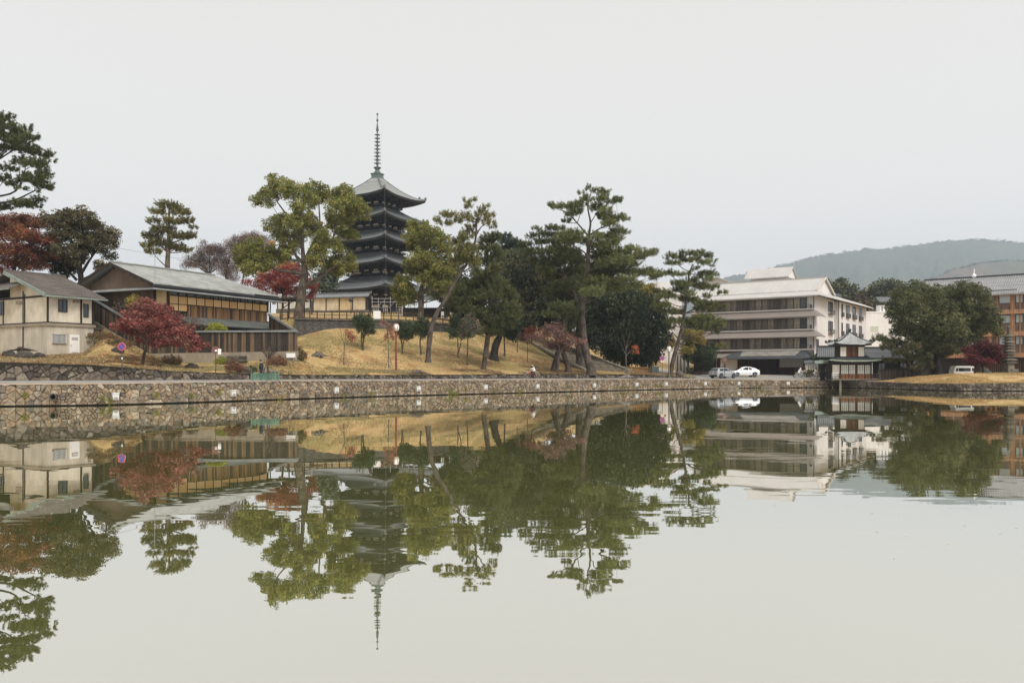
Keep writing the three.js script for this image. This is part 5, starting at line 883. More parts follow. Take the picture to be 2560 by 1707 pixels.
// ---------- foliage ----------
seed = 61;
function leafGeo(n, spread, size, o = {}) {                    // a spray of n flat leaves
  const pos = []; const q = V(), u = V(), v = V(), nn = V();
  for (let i = 0; i < n; i++) {
    q.set(R(-1, 1), R(-1, 1) * (o.flat ?? 0.8), R(-1, 1)); if (q.length() > 1) q.normalize(); q.multiplyScalar(spread);
    nn.set(R(-1, 1), R(-0.3, 1.2) + (o.lay ?? 0), R(-1, 1)).normalize(); u.set(R(-1, 1), R(-0.6, 0.6), R(-1, 1)).cross(nn).normalize(); v.crossVectors(nn, u);
    const s = size * R(0.7, 1.3), w = s * (o.slim ?? 0.55), a = q.clone().addScaledVector(u, -s), b = q.clone().addScaledVector(v, w), c = q.clone().addScaledVector(u, s), d = q.clone().addScaledVector(v, -w);
    pos.push(...a.toArray(), ...b.toArray(), ...c.toArray(), ...a.toArray(), ...c.toArray(), ...d.toArray());
  }
  return raw(pos);
}
function tuftGeo(n, len, w) {                                  // a brush of pine needles pointing up and outwards
  const pos = [];
  for (let i = 0; i < n; i++) {
    const a = R(0, 6.283), e = R(0.35, 1.5), dir = V(Math.cos(a) * Math.cos(e), Math.sin(e), Math.sin(a) * Math.cos(e)), s = V(R(-1, 1), R(-1, 1), R(-1, 1)).cross(dir).normalize().multiplyScalar(w), L = len * R(0.6, 1.15);
    const b = dir.clone().multiplyScalar(L * 0.12), m = dir.clone().multiplyScalar(L * 0.6), t = dir.clone().multiplyScalar(L); t.y += L * 0.08;
    pos.push(...b.clone().toArray(), ...m.clone().add(s).toArray(), ...t.toArray(), ...b.toArray(), ...t.toArray(), ...m.clone().sub(s).toArray());
  }
  return raw(pos);
}
const LEAF = {
  broad: [leafGeo(16, 0.34, 0.105), leafGeo(16, 0.3, 0.1)], big: [leafGeo(18, 0.5, 0.15)], fine: [leafGeo(26, 0.36, 0.075, { flat: 0.5, lay: 0.5, slim: 0.6 })], twig: [leafGeo(18, 0.5, 0.075, { slim: 0.4 })], small: [leafGeo(18, 0.22, 0.06)],
  pine: [tuftGeo(20, 0.42, 0.021), tuftGeo(20, 0.36, 0.02)], pineFar: [tuftGeo(20, 0.55, 0.04)], far: [leafGeo(16, 1.1, 0.4)],
};
const barkM = mat('#6f6256', 0.95, { map: T.bark, bumpMap: T.bark, bumpScale: 0.06 }), barkDark = mat('#4b423a', 0.95, { map: T.bark, bumpMap: T.bark, bumpScale: 0.06 }), barkPale = mat('#8d7f6f', 0.95, { map: T.bark }), barkRed = mat('#7d6555', 0.95, { map: T.bark, bumpMap: T.bark, bumpScale: 0.05 });
const leafM = {}; function leafMat(c, thin) { const k = c.join() + thin; return leafM[k] ||= new THREE.MeshPhysicalMaterial({ color: new THREE.Color(1, 1, 1), roughness: 0.75, side: THREE.DoubleSide, transmission: thin ? 0.3 : 0, thickness: 0, specularIntensity: 0.4 }); }
const CAMPHOR = [[0.24, 0.235, 0.065], [0.16, 0.18, 0.045], [0.31, 0.28, 0.075], [0.2, 0.21, 0.055]], PINE = [[0.162, 0.177, 0.066], [0.12, 0.137, 0.054], [0.216, 0.217, 0.084], [0.138, 0.152, 0.066]], PINEY = [[0.19, 0.18, 0.062], [0.14, 0.145, 0.055], [0.25, 0.22, 0.085]], PINED = [[0.085, 0.097, 0.043], [0.11, 0.122, 0.05], [0.144, 0.147, 0.057]];
const DARKG = [[0.034, 0.048, 0.025], [0.048, 0.063, 0.03], [0.028, 0.038, 0.023]], OLIVE = [[0.15, 0.126, 0.06], [0.108, 0.102, 0.048], [0.186, 0.15, 0.078]], RED = [[0.25, 0.045, 0.04], [0.32, 0.07, 0.055], [0.18, 0.03, 0.03], [0.28, 0.09, 0.06]], ORANGE = [[0.26, 0.075, 0.04], [0.3, 0.13, 0.05], [0.18, 0.04, 0.03], [0.15, 0.065, 0.04], [0.22, 0.13, 0.06]], DULLRED = [[0.19, 0.095, 0.075], [0.15, 0.075, 0.06], [0.24, 0.12, 0.1], [0.2, 0.13, 0.11]], MAUVE = [[0.184, 0.127, 0.109], [0.138, 0.098, 0.086], [0.23, 0.167, 0.138]], GOLD = [[0.27, 0.22, 0.05], [0.2, 0.18, 0.05], [0.33, 0.25, 0.06]], YELLOW = [[0.5, 0.33, 0.1], [0.55, 0.38, 0.14], [0.4, 0.2, 0.08]], ROUND = [[0.121, 0.129, 0.05], [0.088, 0.099, 0.04], [0.16, 0.159, 0.064]], SHRUB = [[0.072, 0.102, 0.048], [0.102, 0.132, 0.06], [0.054, 0.072, 0.038]], DEEPRED = [[0.11, 0.02, 0.022], [0.15, 0.03, 0.028], [0.08, 0.018, 0.02]];

// tree(o): o.d depth; px = [x0, y0, k] turns zoomed sketch units into photo pixels; trunk and limbs as [x, y, r]; pads as [x, y, rx, ry, depth shift in metres]
function tree(o) {
  const [ox, oy, k] = o.px ?? [0, 0, 1], d = o.d, m = d / F, at2 = (p, dz = 0) => P(ox + p[0] / k, oy + p[1] / k, d + dz);
  const base = at2(o.trunk ? o.trunk[0] : [o.base[0], o.base[1]]); if (o.ground !== false) base.y = Math.min(base.y, groundY(base.x, base.z) + 0.05);
  const t = thing(o.name ?? 'pine_tree', o.label, o.category ?? 'tree', base, 0, o.group), loc = (v) => v.sub(base);
  const bark = o.bark ?? barkM, trunks = o.trunks ?? (o.trunk ? [o.trunk] : []), axis = [];
  trunks.forEach((tr, n) => { const dzs = tr.map((p) => p[3] ?? 0), pts = tr.map((p, i) => [loc(at2(p, dzs[i])), Math.max(0.015, p[2] / k * m)]);
    if (o.ground !== false) { const b = pts[0][0].clone(); b.y -= 0.4; pts.unshift([b, pts[0][1] * 1.25]); } part('trunk', tube(pts, 4, 9, 0.14), bark, t); pts.forEach((p) => axis.push(p)); });
  // limbs that were drawn
  const limbs = []; for (const l of o.limbs ?? []) { const pts = l.map((p) => [loc(at2(p, p[3] ?? 0)), Math.max(0.012, p[2] / k * m)]); limbs.push(tube(pts, 4, 6, 0.1)); pts.forEach((p) => axis.push(p)); }
  // foliage pads, spread in depth over the crown
  const pads = [];
  for (const p of o.pads) {
    const pn = (o.leaf ?? '').startsWith('pine'), gx = pn ? 1.0 : 1.12, gy = pn ? 1.1 : 1.12, q = [p[0], p[1], p[2] * gx, (p[3] ?? p[2]) * gy, p[4]]; pads.push(q);
    for (let i = 0; i < (o.sat ?? (pn ? 0 : 3)); i++) { const a = R(0, 6.283), r = R(0.75, 1.1); if (pn) pads.push([p[0] + Math.cos(a) * p[2] * r, p[1] - R(-0.3, 0.9) * (p[3] ?? p[2]), p[2] * R(0.28, 0.5), (p[3] ?? p[2]) * R(0.5, 0.95), p[4]]); else pads.push([p[0] + Math.cos(a) * p[2] * r, p[1] + Math.sin(a) * (p[3] ?? p[2]) * r, p[2] * R(0.25, 0.45), (p[3] ?? p[2]) * R(0.25, 0.45), p[4]]); }
  }
  let xm = 0, xr = 1; { const xs = pads.map((p) => p[0]); xm = (Math.min(...xs) + Math.max(...xs)) / 2; xr = (Math.max(...xs) - Math.min(...xs)) / 2 + 1; }
  const geos = LEAF[o.leaf ?? 'broad'], lists = geos.map(() => []), pine = (o.leaf ?? '').startsWith('pine'), thin = o.thin ?? !pine, den = o.density ?? 1, M = new THREE.Matrix4(), Q = new THREE.Quaternion(), E = new THREE.Euler();
  const cr = geos[0].boundingSphere ?? (geos[0].computeBoundingSphere(), geos[0].boundingSphere);
  for (const p of pads) {
    const f = Math.sqrt(Math.max(0.05, 1 - ((p[0] - xm) / xr) ** 2)), dz = p[4] ?? R(-1, 1) * f * xr / k * m * (o.deep ?? 0.75), dd = d + dz, c = loc(at2(p, dz)), rx = p[2] / k * dd / F, ry = (p[3] ?? p[2]) / k * dd / F, rz = rx * R(0.8, 1.1);
    // twig from the nearest drawn wood, lower than the pad
    if (axis.length && p[2] / k * m > 0.4 && o.twigs !== false) { let best = null, bd = 1e9; for (const a of axis) { const e = a[0].distanceTo(c) + Math.max(0, a[0].y - c.y + ry * 0.5) * 3; if (e < bd) { bd = e; best = a; } } if (best) { const r0 = Math.min(best[1] * 0.55, 0.05 + rx * 0.045), mid = best[0].clone().lerp(c, 0.55); mid.y += (pine ? -0.06 : 0.08) * bd; limbs.push(tube([[best[0], r0], [mid, r0 * 0.7], [c.clone().setY(c.y - ry * 0.3), r0 * 0.3]], 3, 5, 0.1)); for (let i = 0; i < (pine ? 4 : 5); i++) { const e = c.clone().add(V(R(-0.8, 0.8) * rx, R(-0.2, 0.7) * ry, R(-0.8, 0.8) * rz)); limbs.push(tube([[c.clone().lerp(mid, R(0, 0.35)), r0 * 0.35], [e, 0.012]], 1, 4)); } } }
    const cell = cr.radius * cr.radius, ph = R(0, 50), up = V(0, 1, 0), tone = R(0.82, 1.2), add = (n) => { const q = M.clone(); q.tone = tone; lists[n % lists.length].push(q); };   // sprays differ in age and tint
    if (pine) {                                                // sprays of needle tufts fanning out and up from the bough
      const n = Math.max(4, Math.round((rx * rz * 3.4 + rx * ry * 2.2) / 0.115 * den / (o.leaf === 'pineFar' ? 2 : 1)));
      for (let i = 0; i < n; i++) {
        const a = R(0, 6.283), rr = Math.sqrt(rnd()) * 0.85, ox2 = Math.cos(a) * rr, oz2 = Math.sin(a) * rr, o0 = V(c.x + ox2 * rx, c.y + (R(-0.55, 0.75) - rr * 0.3) * ry, c.z + oz2 * rz);
        const dir = V(ox2 + R(-0.7, 0.7), R(0.05, 0.95), oz2 + R(-0.7, 0.7)).normalize(), L = R(0.25, 0.75) * Math.min(1, 0.35 + rx * 0.5), m2 = 3 + Math.floor(L * 3);
        for (let q = 0; q < m2; q++) { const f = q / (m2 - 1), s = R(0.8, 1.2) * (1 - 0.25 * f), ax = dir.clone().lerp(up, 0.25 + 0.3 * f).normalize(); Q.setFromUnitVectors(up, ax); M.compose(o0.clone().addScaledVector(dir, L * f).add(V(0, f * f * 0.12, 0)), Q, V(s, s, s)); add(q); }
      }
      continue;
    }
    const n = Math.max(5, Math.round(2 * (rx * ry + ry * rz + rx * rz) * 1.4 / cell * 1.55 * den));
    for (let i = 0; i < n; i++) {
      let x, y, z, l; do { x = R(-1, 1); y = R(-1, 1); z = R(-1, 1); l = Math.hypot(x, y, z); } while (l > 1 || l < 0.05);
      const g = Math.pow(rnd(), 0.4) / l; x *= g; y *= g; z *= g; const bump = 0.8 + 0.5 * vnoise(x * 2.2 + ph + 40, y * 2.2 + z * 2.2 + 40, 4096, 17); x *= bump; y *= bump; z *= bump; if (vnoise(x * 3 + ph + 20, y * 3 + z + 60, 4096, 23) < (o.gaps ?? 0.2)) continue;
      const s = R(0.6, 1.4); E.set(R(-0.5, 0.5), R(0, 6.283), R(-0.5, 0.5)); Q.setFromEuler(E); M.compose(V(c.x + x * rx, c.y + y * ry, c.z + z * rz), Q, V(s, s, s));
      add(i);
    }
  }
  if (limbs.length) part('limbs', limbs.map((g) => clean(g)), bark, t, { uv: true, kind: 'stuff' });
  lists.forEach((ls, n) => {
    const im = new THREE.InstancedMesh(geos[n], leafMat([1, 1, 1], thin), ls.length), col = new THREE.Color(); im.name = 'crown'; im.userData.kind = 'stuff'; im.castShadow = im.receiveShadow = true;
    ls.forEach((q, i) => { im.setMatrixAt(i, q); const c = pick(o.colors), b = R(0.65, 1.35) * q.tone; im.setColorAt(i, col.setRGB(c[0] * b, c[1] * b * R(0.93, 1.07), c[2] * b)); });
    t.add(im);
  });
  if (o.extra) o.extra(t, loc, at2);
  return t;
}
const Z4 = [580, 430, 3.921], Z6 = [960, 480, 3.408], Z7 = [1300, 450, 3.0745], Z8 = [1620, 600, 4.354], ZL = [0, 260, 3.4094], Z5 = [440, 560, 7.128], Z2 = [220, 600, 3.92], ZR = [2000, 640, 3.92], Z3 = [680, 660, 4.612], ZD = [0, 0, 0.91878];
const C = (...a) => { const out = []; for (let i = 0; i + 2 < a.length; i += 3) out.push([a[i], a[i + 1], a[i + 2], a[i + 2] * 0.85]); return out; };      // round pads
const W = (...a) => { const out = []; for (let i = 0; i + 3 < a.length; i += 4) out.push([a[i], a[i + 1], a[i + 2], a[i + 3]]); return out; };           // flat pads

tree({ name: 'camphor_tree', label: 'large yellow-green camphor tree in front of the pagoda on the terrace', px: Z4, d: 107, bark: barkPale, leaf: 'broad', colors: CAMPHOR, gaps: 0.16, deep: 0.6, density: 1.35,
  trunk: [[640, 1460, 48], [670, 1250, 42], [690, 1120, 40], [708, 1000, 34], [700, 880, 26], [690, 750, 18], [690, 600, 10]],
  limbs: [[[705, 1110, 24], [830, 1060, 20], [920, 980, 15], [1060, 880, 8]], [[700, 1000, 20], [560, 975, 17], [440, 960, 13], [330, 900, 8]], [[700, 900, 18], [630, 830, 14], [560, 640, 9], [470, 480, 6]], [[692, 760, 13], [570, 480, 9], [440, 290, 6]], [[712, 860, 16], [850, 560, 10], [850, 300, 6]], [[720, 900, 15], [960, 700, 9], [1040, 480, 7], [1150, 330, 5]]],
  pads: C(440, 140, 110, 330, 220, 66, 240, 275, 56, 370, 300, 44, 540, 150, 66, 620, 200, 92, 830, 190, 108, 760, 300, 78, 900, 240, 70, 1080, 230, 96, 1170, 300, 98, 1280, 390, 78, 1000, 330, 74, 1150, 430, 88, 970, 430, 56, 400, 520, 78, 480, 460, 66, 470, 610, 88, 590, 500, 86, 690, 420, 76, 700, 560, 86, 620, 670, 80, 830, 560, 80, 880, 660, 88, 560, 750, 80, 480, 810, 84, 850, 770, 88, 985, 520, 56, 1010, 700, 56, 1110, 600, 86, 1190, 625, 46, 1080, 840, 98, 1125, 920, 80, 960, 900, 78, 800, 900, 76, 1050, 990, 56, 760, 470, 60, 640, 330, 60, 220, 740, 108, 120, 800, 90, 280, 850, 108, 180, 930, 88, 330, 920, 66, 90, 880, 66, 360, 800, 70) });
tree({ name: 'camphor_tree', label: 'upright camphor tree right of the pagoda behind the terrace fence', px: Z6, d: 112, bark: barkPale, leaf: 'broad', colors: CAMPHOR, gaps: 0.14, deep: 0.7,
  trunk: [[310, 1060, 28], [315, 950, 25], [315, 850, 22], [332, 760, 15], [330, 600, 8]], limbs: [[[318, 870, 14], [390, 800, 11], [440, 740, 7]], [[312, 900, 9], [240, 860, 7], [170, 850, 4]]],
  pads: C(270, 300, 68, 230, 370, 66, 340, 330, 68, 420, 370, 78, 500, 420, 74, 330, 430, 90, 250, 460, 68, 430, 480, 78, 520, 500, 56, 300, 560, 88, 225, 610, 56, 400, 590, 78, 300, 670, 88, 400, 700, 78, 235, 700, 54, 350, 750, 66, 150, 760, 66, 105, 830, 54, 180, 850, 76, 120, 905, 44, 235, 900, 56, 170, 930, 36, 460, 640, 58, 480, 730, 56, 520, 600, 58, 560, 680, 58, 545, 780, 60, 500, 830, 50, 450, 800, 50, 560, 870, 60, 620, 930, 50) });
tree({ label: 'slender leaning pine whose trunk bends up across the lawn', px: Z6, d: 88, bark: barkM, leaf: 'pine', colors: PINEY, density: 1.1, deep: 0.55,
  trunk: [[375, 1420, 25], [385, 1280, 22], [405, 1150, 20], [450, 1030, 18], [520, 920, 16], [590, 790, 14], [650, 690, 12], [735, 560, 10], [780, 400, 9], [790, 260, 7], [822, 110, 3]], limbs: [[[790, 260, 5], [730, 240, 4], [560, 260, 2]], [[785, 370, 6], [835, 290, 4], [900, 260, 2]], [[770, 450, 6], [860, 450, 4]]],
  pads: W(700, 90, 30, 26, 775, 80, 26, 14, 722, 130, 36, 22, 880, 128, 24, 10, 840, 165, 42, 24, 830, 215, 60, 28, 930, 212, 36, 14, 700, 200, 30, 30, 690, 236, 52, 26, 600, 226, 50, 18, 540, 207, 50, 16, 495, 190, 34, 12, 460, 255, 42, 12, 530, 277, 52, 14, 620, 262, 40, 18, 780, 245, 40, 26, 880, 272, 50, 28, 920, 305, 30, 24, 740, 300, 44, 18, 720, 350, 60, 26, 690, 400, 64, 28, 640, 440, 60, 28, 700, 480, 84, 38, 640, 520, 90, 46, 740, 545, 74, 46, 680, 600, 100, 40, 600, 575, 50, 36, 780, 605, 50, 36, 600, 640, 60, 26) });
tree({ label: 'dark broad pine in the middle of the lawn with drooping boughs', px: Z6, d: 97, bark: barkM, leaf: 'pine', colors: PINED, density: 1.15,
  trunk: [[850, 1490, 24], [870, 1350, 22], [885, 1230, 20], [900, 1100, 18], [905, 950, 16], [890, 800, 13], [880, 650, 10], [885, 480, 5]],
  pads: W(920, 385, 70, 28, 895, 430, 82, 30, 870, 480, 80, 34, 935, 490, 60, 30, 965, 540, 70, 34, 830, 525, 50, 34, 920, 600, 80, 40, 855, 590, 50, 30, 945, 660, 80, 40, 870, 720, 90, 46, 790, 700, 60, 36, 860, 790, 92, 40, 965, 790, 90, 46, 780, 850, 82, 46, 900, 880, 110, 56, 1025, 870, 80, 46, 1080, 905, 60, 46, 640, 960, 110, 40, 620, 860, 90, 50, 690, 900, 90, 60, 600, 1030, 60, 30, 690, 1010, 80, 50, 820, 1040, 70, 34, 905, 1030, 100, 40, 1000, 1000, 90, 40, 1085, 1060, 90, 40, 940, 1110, 110, 46, 1045, 1130, 90, 46, 880, 1190, 100, 34, 960, 1212, 70, 24, 800, 1205, 50, 22, 1090, 970, 62, 40, 760, 780, 70, 40, 700, 830, 80, 40) });
tree({ name: 'evergreen_tree', label: 'stout-trunked dark evergreen just behind the dark lawn pine', px: Z6, d: 104, bark: barkDark, leaf: 'broad', colors: DARKG, gaps: 0.1, trunk: [[935, 1405, 40], [950, 1310, 32], [985, 1230, 24], [1010, 1160, 14]], pads: C(1000, 1160, 86, 1080, 1130, 78, 1085, 1200, 56, 940, 1130, 78, 1020, 1080, 80, 1100, 1050, 70) });
tree({ name: 'evergreen_tree', label: 'big olive-brown evergreen between the lawn pine and tall pines', px: Z6, d: 127, bark: barkDark, leaf: 'big', colors: OLIVE.slice(0, 2).concat(DARKG), gaps: 0.08, trunk: [[1180, 1240, 22], [1170, 1050, 20], [1160, 850, 14]], pads: C(1080, 690, 105, 1150, 630, 100, 1230, 660, 105, 1100, 800, 120, 1200, 760, 120, 1290, 760, 110, 1130, 900, 110, 1240, 880, 120, 1320, 880, 100, 1180, 1000, 120, 1290, 1000, 110, 1240, 1100, 90, 1050, 760, 80) });
tree({ label: 'blue-grey distant pine showing above the evergreens', px: Z6, d: 150, leaf: 'pineFar', colors: [[0.09, 0.12, 0.09], [0.11, 0.135, 0.095], [0.075, 0.1, 0.075]], trunk: [[1100, 700, 8], [1100, 520, 6], [1060, 400, 3]], ground: false, pads: W(1040, 390, 50, 22, 1060, 430, 66, 28, 1120, 450, 70, 28, 1080, 490, 80, 34, 1160, 480, 60, 30, 1120, 540, 90, 40, 1200, 530, 70, 34, 1040, 560, 70, 40, 1100, 600, 90, 40, 1190, 590, 70, 30, 990, 540, 50, 30) });
tree({ label: 'tallest pine of the slope with wide spreading boughs', px: Z7, d: 104, bark: barkM, leaf: 'pine', colors: PINE, density: 1.2, deep: 0.6,
  trunk: [[548, 1475, 40], [512, 1340, 30], [490, 1200, 26], [480, 1080, 24], [480, 950, 22], [500, 830, 20], [520, 700, 17], [525, 560, 15], [530, 430, 11], [542, 330, 8], [522, 200, 5], [552, 80, 3]], limbs: [[[525, 430, 8], [440, 330, 6], [360, 250, 4], [250, 210, 2]], [[540, 420, 7], [620, 370, 5], [760, 310, 3]], [[528, 620, 8], [500, 560, 6], [420, 510, 4]], [[500, 850, 9], [640, 810, 7], [690, 690, 4]], [[520, 700, 9], [760, 620, 6], [1000, 580, 3]]],
  pads: W(540, 70, 25, 18, 575, 88, 25, 18, 640, 107, 50, 24, 480, 110, 18, 18, 512, 150, 46, 28, 620, 160, 52, 28, 682, 160, 40, 24, 740, 172, 46, 16, 772, 150, 20, 9, 480, 190, 42, 24, 420, 200, 50, 24, 360, 215, 46, 20, 290, 211, 50, 12, 228, 204, 30, 8, 430, 242, 52, 24, 405, 272, 50, 20, 360, 320, 35, 22, 600, 222, 62, 28, 660, 242, 50, 24, 640, 290, 62, 28, 700, 312, 60, 22, 762, 300, 60, 18, 815, 312, 24, 8, 690, 340, 60, 20, 760, 400, 60, 22, 818, 412, 24, 9, 720, 450, 70, 36, 640, 442, 60, 24, 580, 442, 60, 28, 430, 412, 50, 22, 350, 432, 70, 28, 400, 452, 70, 32, 470, 472, 60, 28, 690, 500, 80, 36, 620, 522, 80, 36, 540, 500, 50, 24, 860, 542, 60, 22, 950, 572, 62, 22, 1010, 572, 46, 18, 1040, 552, 18, 18, 800, 562, 70, 28, 700, 572, 80, 32, 620, 592, 80, 36, 900, 602, 70, 26, 780, 622, 90, 36, 680, 652, 100, 40, 860, 652, 70, 28, 600, 652, 60, 36, 750, 702, 110, 40, 900, 722, 70, 30, 980, 712, 62, 22, 1040, 732, 50, 18, 1090, 737, 30, 12, 640, 732, 90, 40, 560, 700, 60, 44, 820, 772, 80, 30, 880, 822, 60, 26, 720, 802, 90, 40, 600, 802, 100, 44, 520, 782, 80, 44, 660, 862, 80, 26, 560, 872, 90, 36, 760, 850, 70, 26) });
tree({ label: 'shaggy dark pine immediately left of the tallest pine', px: Z7, d: 112, bark: barkM, leaf: 'pine', colors: PINED.concat([PINE[0]]), density: 1.1,
  trunk: [[455, 1400, 30], [452, 1250, 27], [455, 1100, 24], [420, 900, 20], [340, 740, 14], [285, 620, 9], [240, 460, 4]], limbs: [[[330, 740, 7], [200, 640, 4], [110, 460, 2]]],
  pads: W(125, 385, 30, 16, 90, 440, 35, 16, 140, 432, 40, 20, 190, 412, 40, 22, 240, 372, 42, 18, 292, 382, 50, 18, 240, 432, 50, 24, 130, 500, 15, 14, 180, 482, 60, 22, 260, 482, 60, 24, 350, 482, 70, 28, 300, 542, 80, 36, 200, 562, 80, 36, 400, 562, 80, 36, 450, 622, 80, 36, 350, 622, 90, 44, 240, 642, 90, 44, 150, 622, 70, 36, 460, 700, 60, 44, 380, 722, 90, 44, 280, 742, 90, 44, 200, 702, 80, 44, 330, 822, 100, 44, 250, 862, 80, 50, 420, 862, 80, 44, 330, 932, 90, 44, 400, 982, 80, 50, 290, 1012, 80, 44, 420, 1082, 70, 50, 360, 1132, 80, 40, 420, 1192, 70, 24, 60, 560, 60, 30, 40, 500, 50, 22) });
tree({ name: 'evergreen_tree', label: 'olive evergreen with yellowing leaves behind the shaggy dark pine', px: Z7, d: 132, bark: barkDark, leaf: 'big', colors: OLIVE.concat(GOLD.slice(1, 2)), gaps: 0.12, trunk: [[150, 1140, 14], [150, 900, 10]], pads: C(60, 660, 80, 150, 720, 74, 240, 760, 66, 60, 780, 90, 160, 840, 90, 260, 850, 70, 330, 560, 70, 100, 920, 90, 220, 940, 90, 60, 1010, 80, 180, 1040, 80) });
tree({ name: 'evergreen_tree', label: 'huge near-black evergreen spreading over the bamboo screen', px: Z7, d: 124, bark: barkDark, leaf: 'big', colors: DARKG.concat([PINED[0]]), gaps: 0.12, sat: 4, trunk: [[800, 1430, 26], [800, 1330, 22], [790, 1200, 16]], pads: C(620, 1000, 118, 720, 960, 126, 850, 950, 118, 960, 990, 118, 1040, 1070, 100, 560, 1100, 96, 700, 1120, 146, 860, 1120, 146, 1000, 1200, 116, 650, 1250, 106, 800, 1270, 136, 930, 1300, 116, 1050, 1290, 76, 560, 1190, 66, 720, 1340, 76, 860, 1380, 56, 1000, 1370, 60, 1080, 1180, 60) });
tree({ name: 'evergreen_tree', label: 'yellow-green tree crown glowing behind the near-black evergreen', px: Z7, d: 150, bark: barkDark, leaf: 'big', colors: GOLD.concat(CAMPHOR), gaps: 0.12, base: [880, 1150], trunk: [[880, 1150, 12], [880, 900, 8]], pads: C(900, 870, 88, 985, 870, 60, 700, 920, 50, 640, 922, 40, 830, 850, 56, 940, 930, 70, 1010, 930, 50, 790, 910, 60) });
tree({ name: 'maple_tree', label: 'dull russet low-branching maple between the cyclist and the stairway', px: Z7, d: 101, bark: barkM, leaf: 'fine', colors: DULLRED, gaps: 0.36, density: 0.7, trunk: [[285, 1480, 12], [293, 1400, 10], [300, 1330, 8], [300, 1250, 4]], limbs: [[[300, 1330, 6], [220, 1250, 4], [140, 1200, 2]], [[300, 1330, 6], [370, 1260, 4], [440, 1240, 2]], [[300, 1300, 5], [280, 1180, 2]]], pads: W(220, 1150, 70, 34, 300, 1180, 90, 44, 150, 1200, 60, 26, 360, 1230, 80, 34, 250, 1260, 80, 28, 430, 1242, 50, 22, 330, 1290, 90, 22, 280, 1120, 40, 18) });
for (const [l, tr] of [['bare leaning trunk under the russet maple, tilted to the left of it', [[258, 1455, 24], [275, 1380, 19], [295, 1310, 17], [330, 1150, 14], [340, 1000, 10]]], ['bare leaning trunk under the russet maple, tilted towards the tall pines', [[372, 1450, 26], [350, 1380, 20], [330, 1310, 17], [300, 1150, 14], [285, 1000, 10]]]]) tree({ label: l, px: Z7, d: 103.5, bark: barkM, leaf: 'pine', colors: PINED, trunk: tr, pads: W(tr[4][0], 980, 70, 30, tr[4][0] + 60, 1020, 60, 26, tr[4][0] - 50, 1040, 60, 26) });
tree({ label: 'layered bushy pine leaning at the lane in front of the inn', px: Z8, d: 114.5, bark: barkM, leaf: 'pine', colors: PINE, density: 1.25, deep: 0.6,
  trunk: [[250, 1435, 28], [270, 1340, 25], [300, 1220, 22], [340, 1080, 20], [370, 950, 18], [400, 800, 16], [420, 650, 13], [440, 500, 10], [450, 360, 8], [482, 280, 4]], limbs: [[[450, 340, 6], [400, 320, 5], [330, 270, 3]], [[452, 340, 6], [540, 300, 4], [610, 250, 2]], [[415, 720, 7], [330, 720, 5], [200, 660, 3]], [[400, 800, 8], [600, 720, 5], [740, 740, 2]]],
  pads: W(255, 180, 52, 20, 330, 192, 60, 24, 390, 152, 40, 22, 480, 162, 62, 26, 560, 152, 62, 26, 640, 182, 60, 24, 690, 240, 46, 18, 220, 262, 40, 15, 300, 262, 60, 20, 420, 232, 70, 24, 520, 222, 62, 24, 610, 262, 62, 20, 705, 288, 28, 10, 520, 322, 34, 20, 195, 212, 28, 10, 90, 402, 62, 22, 160, 372, 52, 18, 60, 432, 40, 18, 240, 372, 52, 18, 330, 387, 52, 18, 420, 382, 42, 14, 600, 382, 62, 22, 680, 372, 62, 18, 725, 392, 40, 13, 640, 432, 62, 22, 540, 412, 42, 18, 300, 482, 62, 26, 380, 492, 82, 28, 470, 452, 62, 32, 560, 502, 72, 28, 640, 532, 72, 26, 725, 522, 50, 20, 340, 542, 82, 28, 820, 580, 46, 15, 770, 596, 26, 13, 640, 622, 42, 20, 100, 572, 62, 22, 180, 582, 72, 26, 140, 632, 62, 22, 240, 622, 62, 26, 440, 592, 72, 32, 400, 652, 62, 32, 480, 662, 72, 32, 560, 692, 72, 28, 670, 712, 72, 26, 740, 742, 72, 26, 805, 732, 50, 17, 700, 772, 52, 22, 560, 752, 62, 22, 100, 722, 82, 30, 200, 722, 72, 28, 250, 792, 72, 32, 330, 792, 62, 32, 150, 782, 62, 28, 620, 842, 72, 28, 700, 872, 72, 36, 770, 902, 62, 32, 800, 942, 36, 26, 520, 882, 82, 32, 430, 902, 82, 36, 330, 892, 72, 32, 600, 922, 82, 32, 690, 962, 72, 36, 720, 1012, 46, 22, 470, 942, 62, 28, 240, 902, 62, 28, 560, 962, 62, 22, 250, 962, 52, 26) });
tree({ name: 'golden_shrub', label: 'golden yellow-green bushy tree behind the lane pine trunk', px: Z8, d: 128, bark: barkDark, leaf: 'broad', colors: GOLD, gaps: 0.15, trunk: [[440, 1400, 14], [440, 1250, 10], [450, 1100, 6]], pads: C(430, 1040, 70, 500, 1080, 80, 580, 1090, 48, 420, 1130, 50, 470, 1000, 44, 540, 1030, 54, 410, 1200, 54, 200, 1160, 50, 260, 1120, 50, 230, 1060, 40, 460, 1190, 50) });
tree({ name: 'garden_tree', label: 'dark clipped garden tree in front of the inn porch', px: Z8, d: 129, bark: barkDark, leaf: 'small', colors: SHRUB, gaps: 0.15, trunk: [[600, 1400, 12], [605, 1280, 8]], pads: C(560, 1200, 86, 650, 1230, 78, 700, 1180, 58, 500, 1290, 60, 620, 1310, 76, 700, 1300, 56, 430, 1260, 60) });
tree({ label: 'tiny cloud-pruned pine before the inn balcony', px: Z8, d: 128, leaf: 'pine', colors: PINEY, trunk: [[745, 1400, 7], [748, 1260, 5], [790, 1180, 3]], deep: 0.3, pads: W(800, 1160, 50, 12, 760, 1180, 30, 10, 840, 1175, 26, 9) });
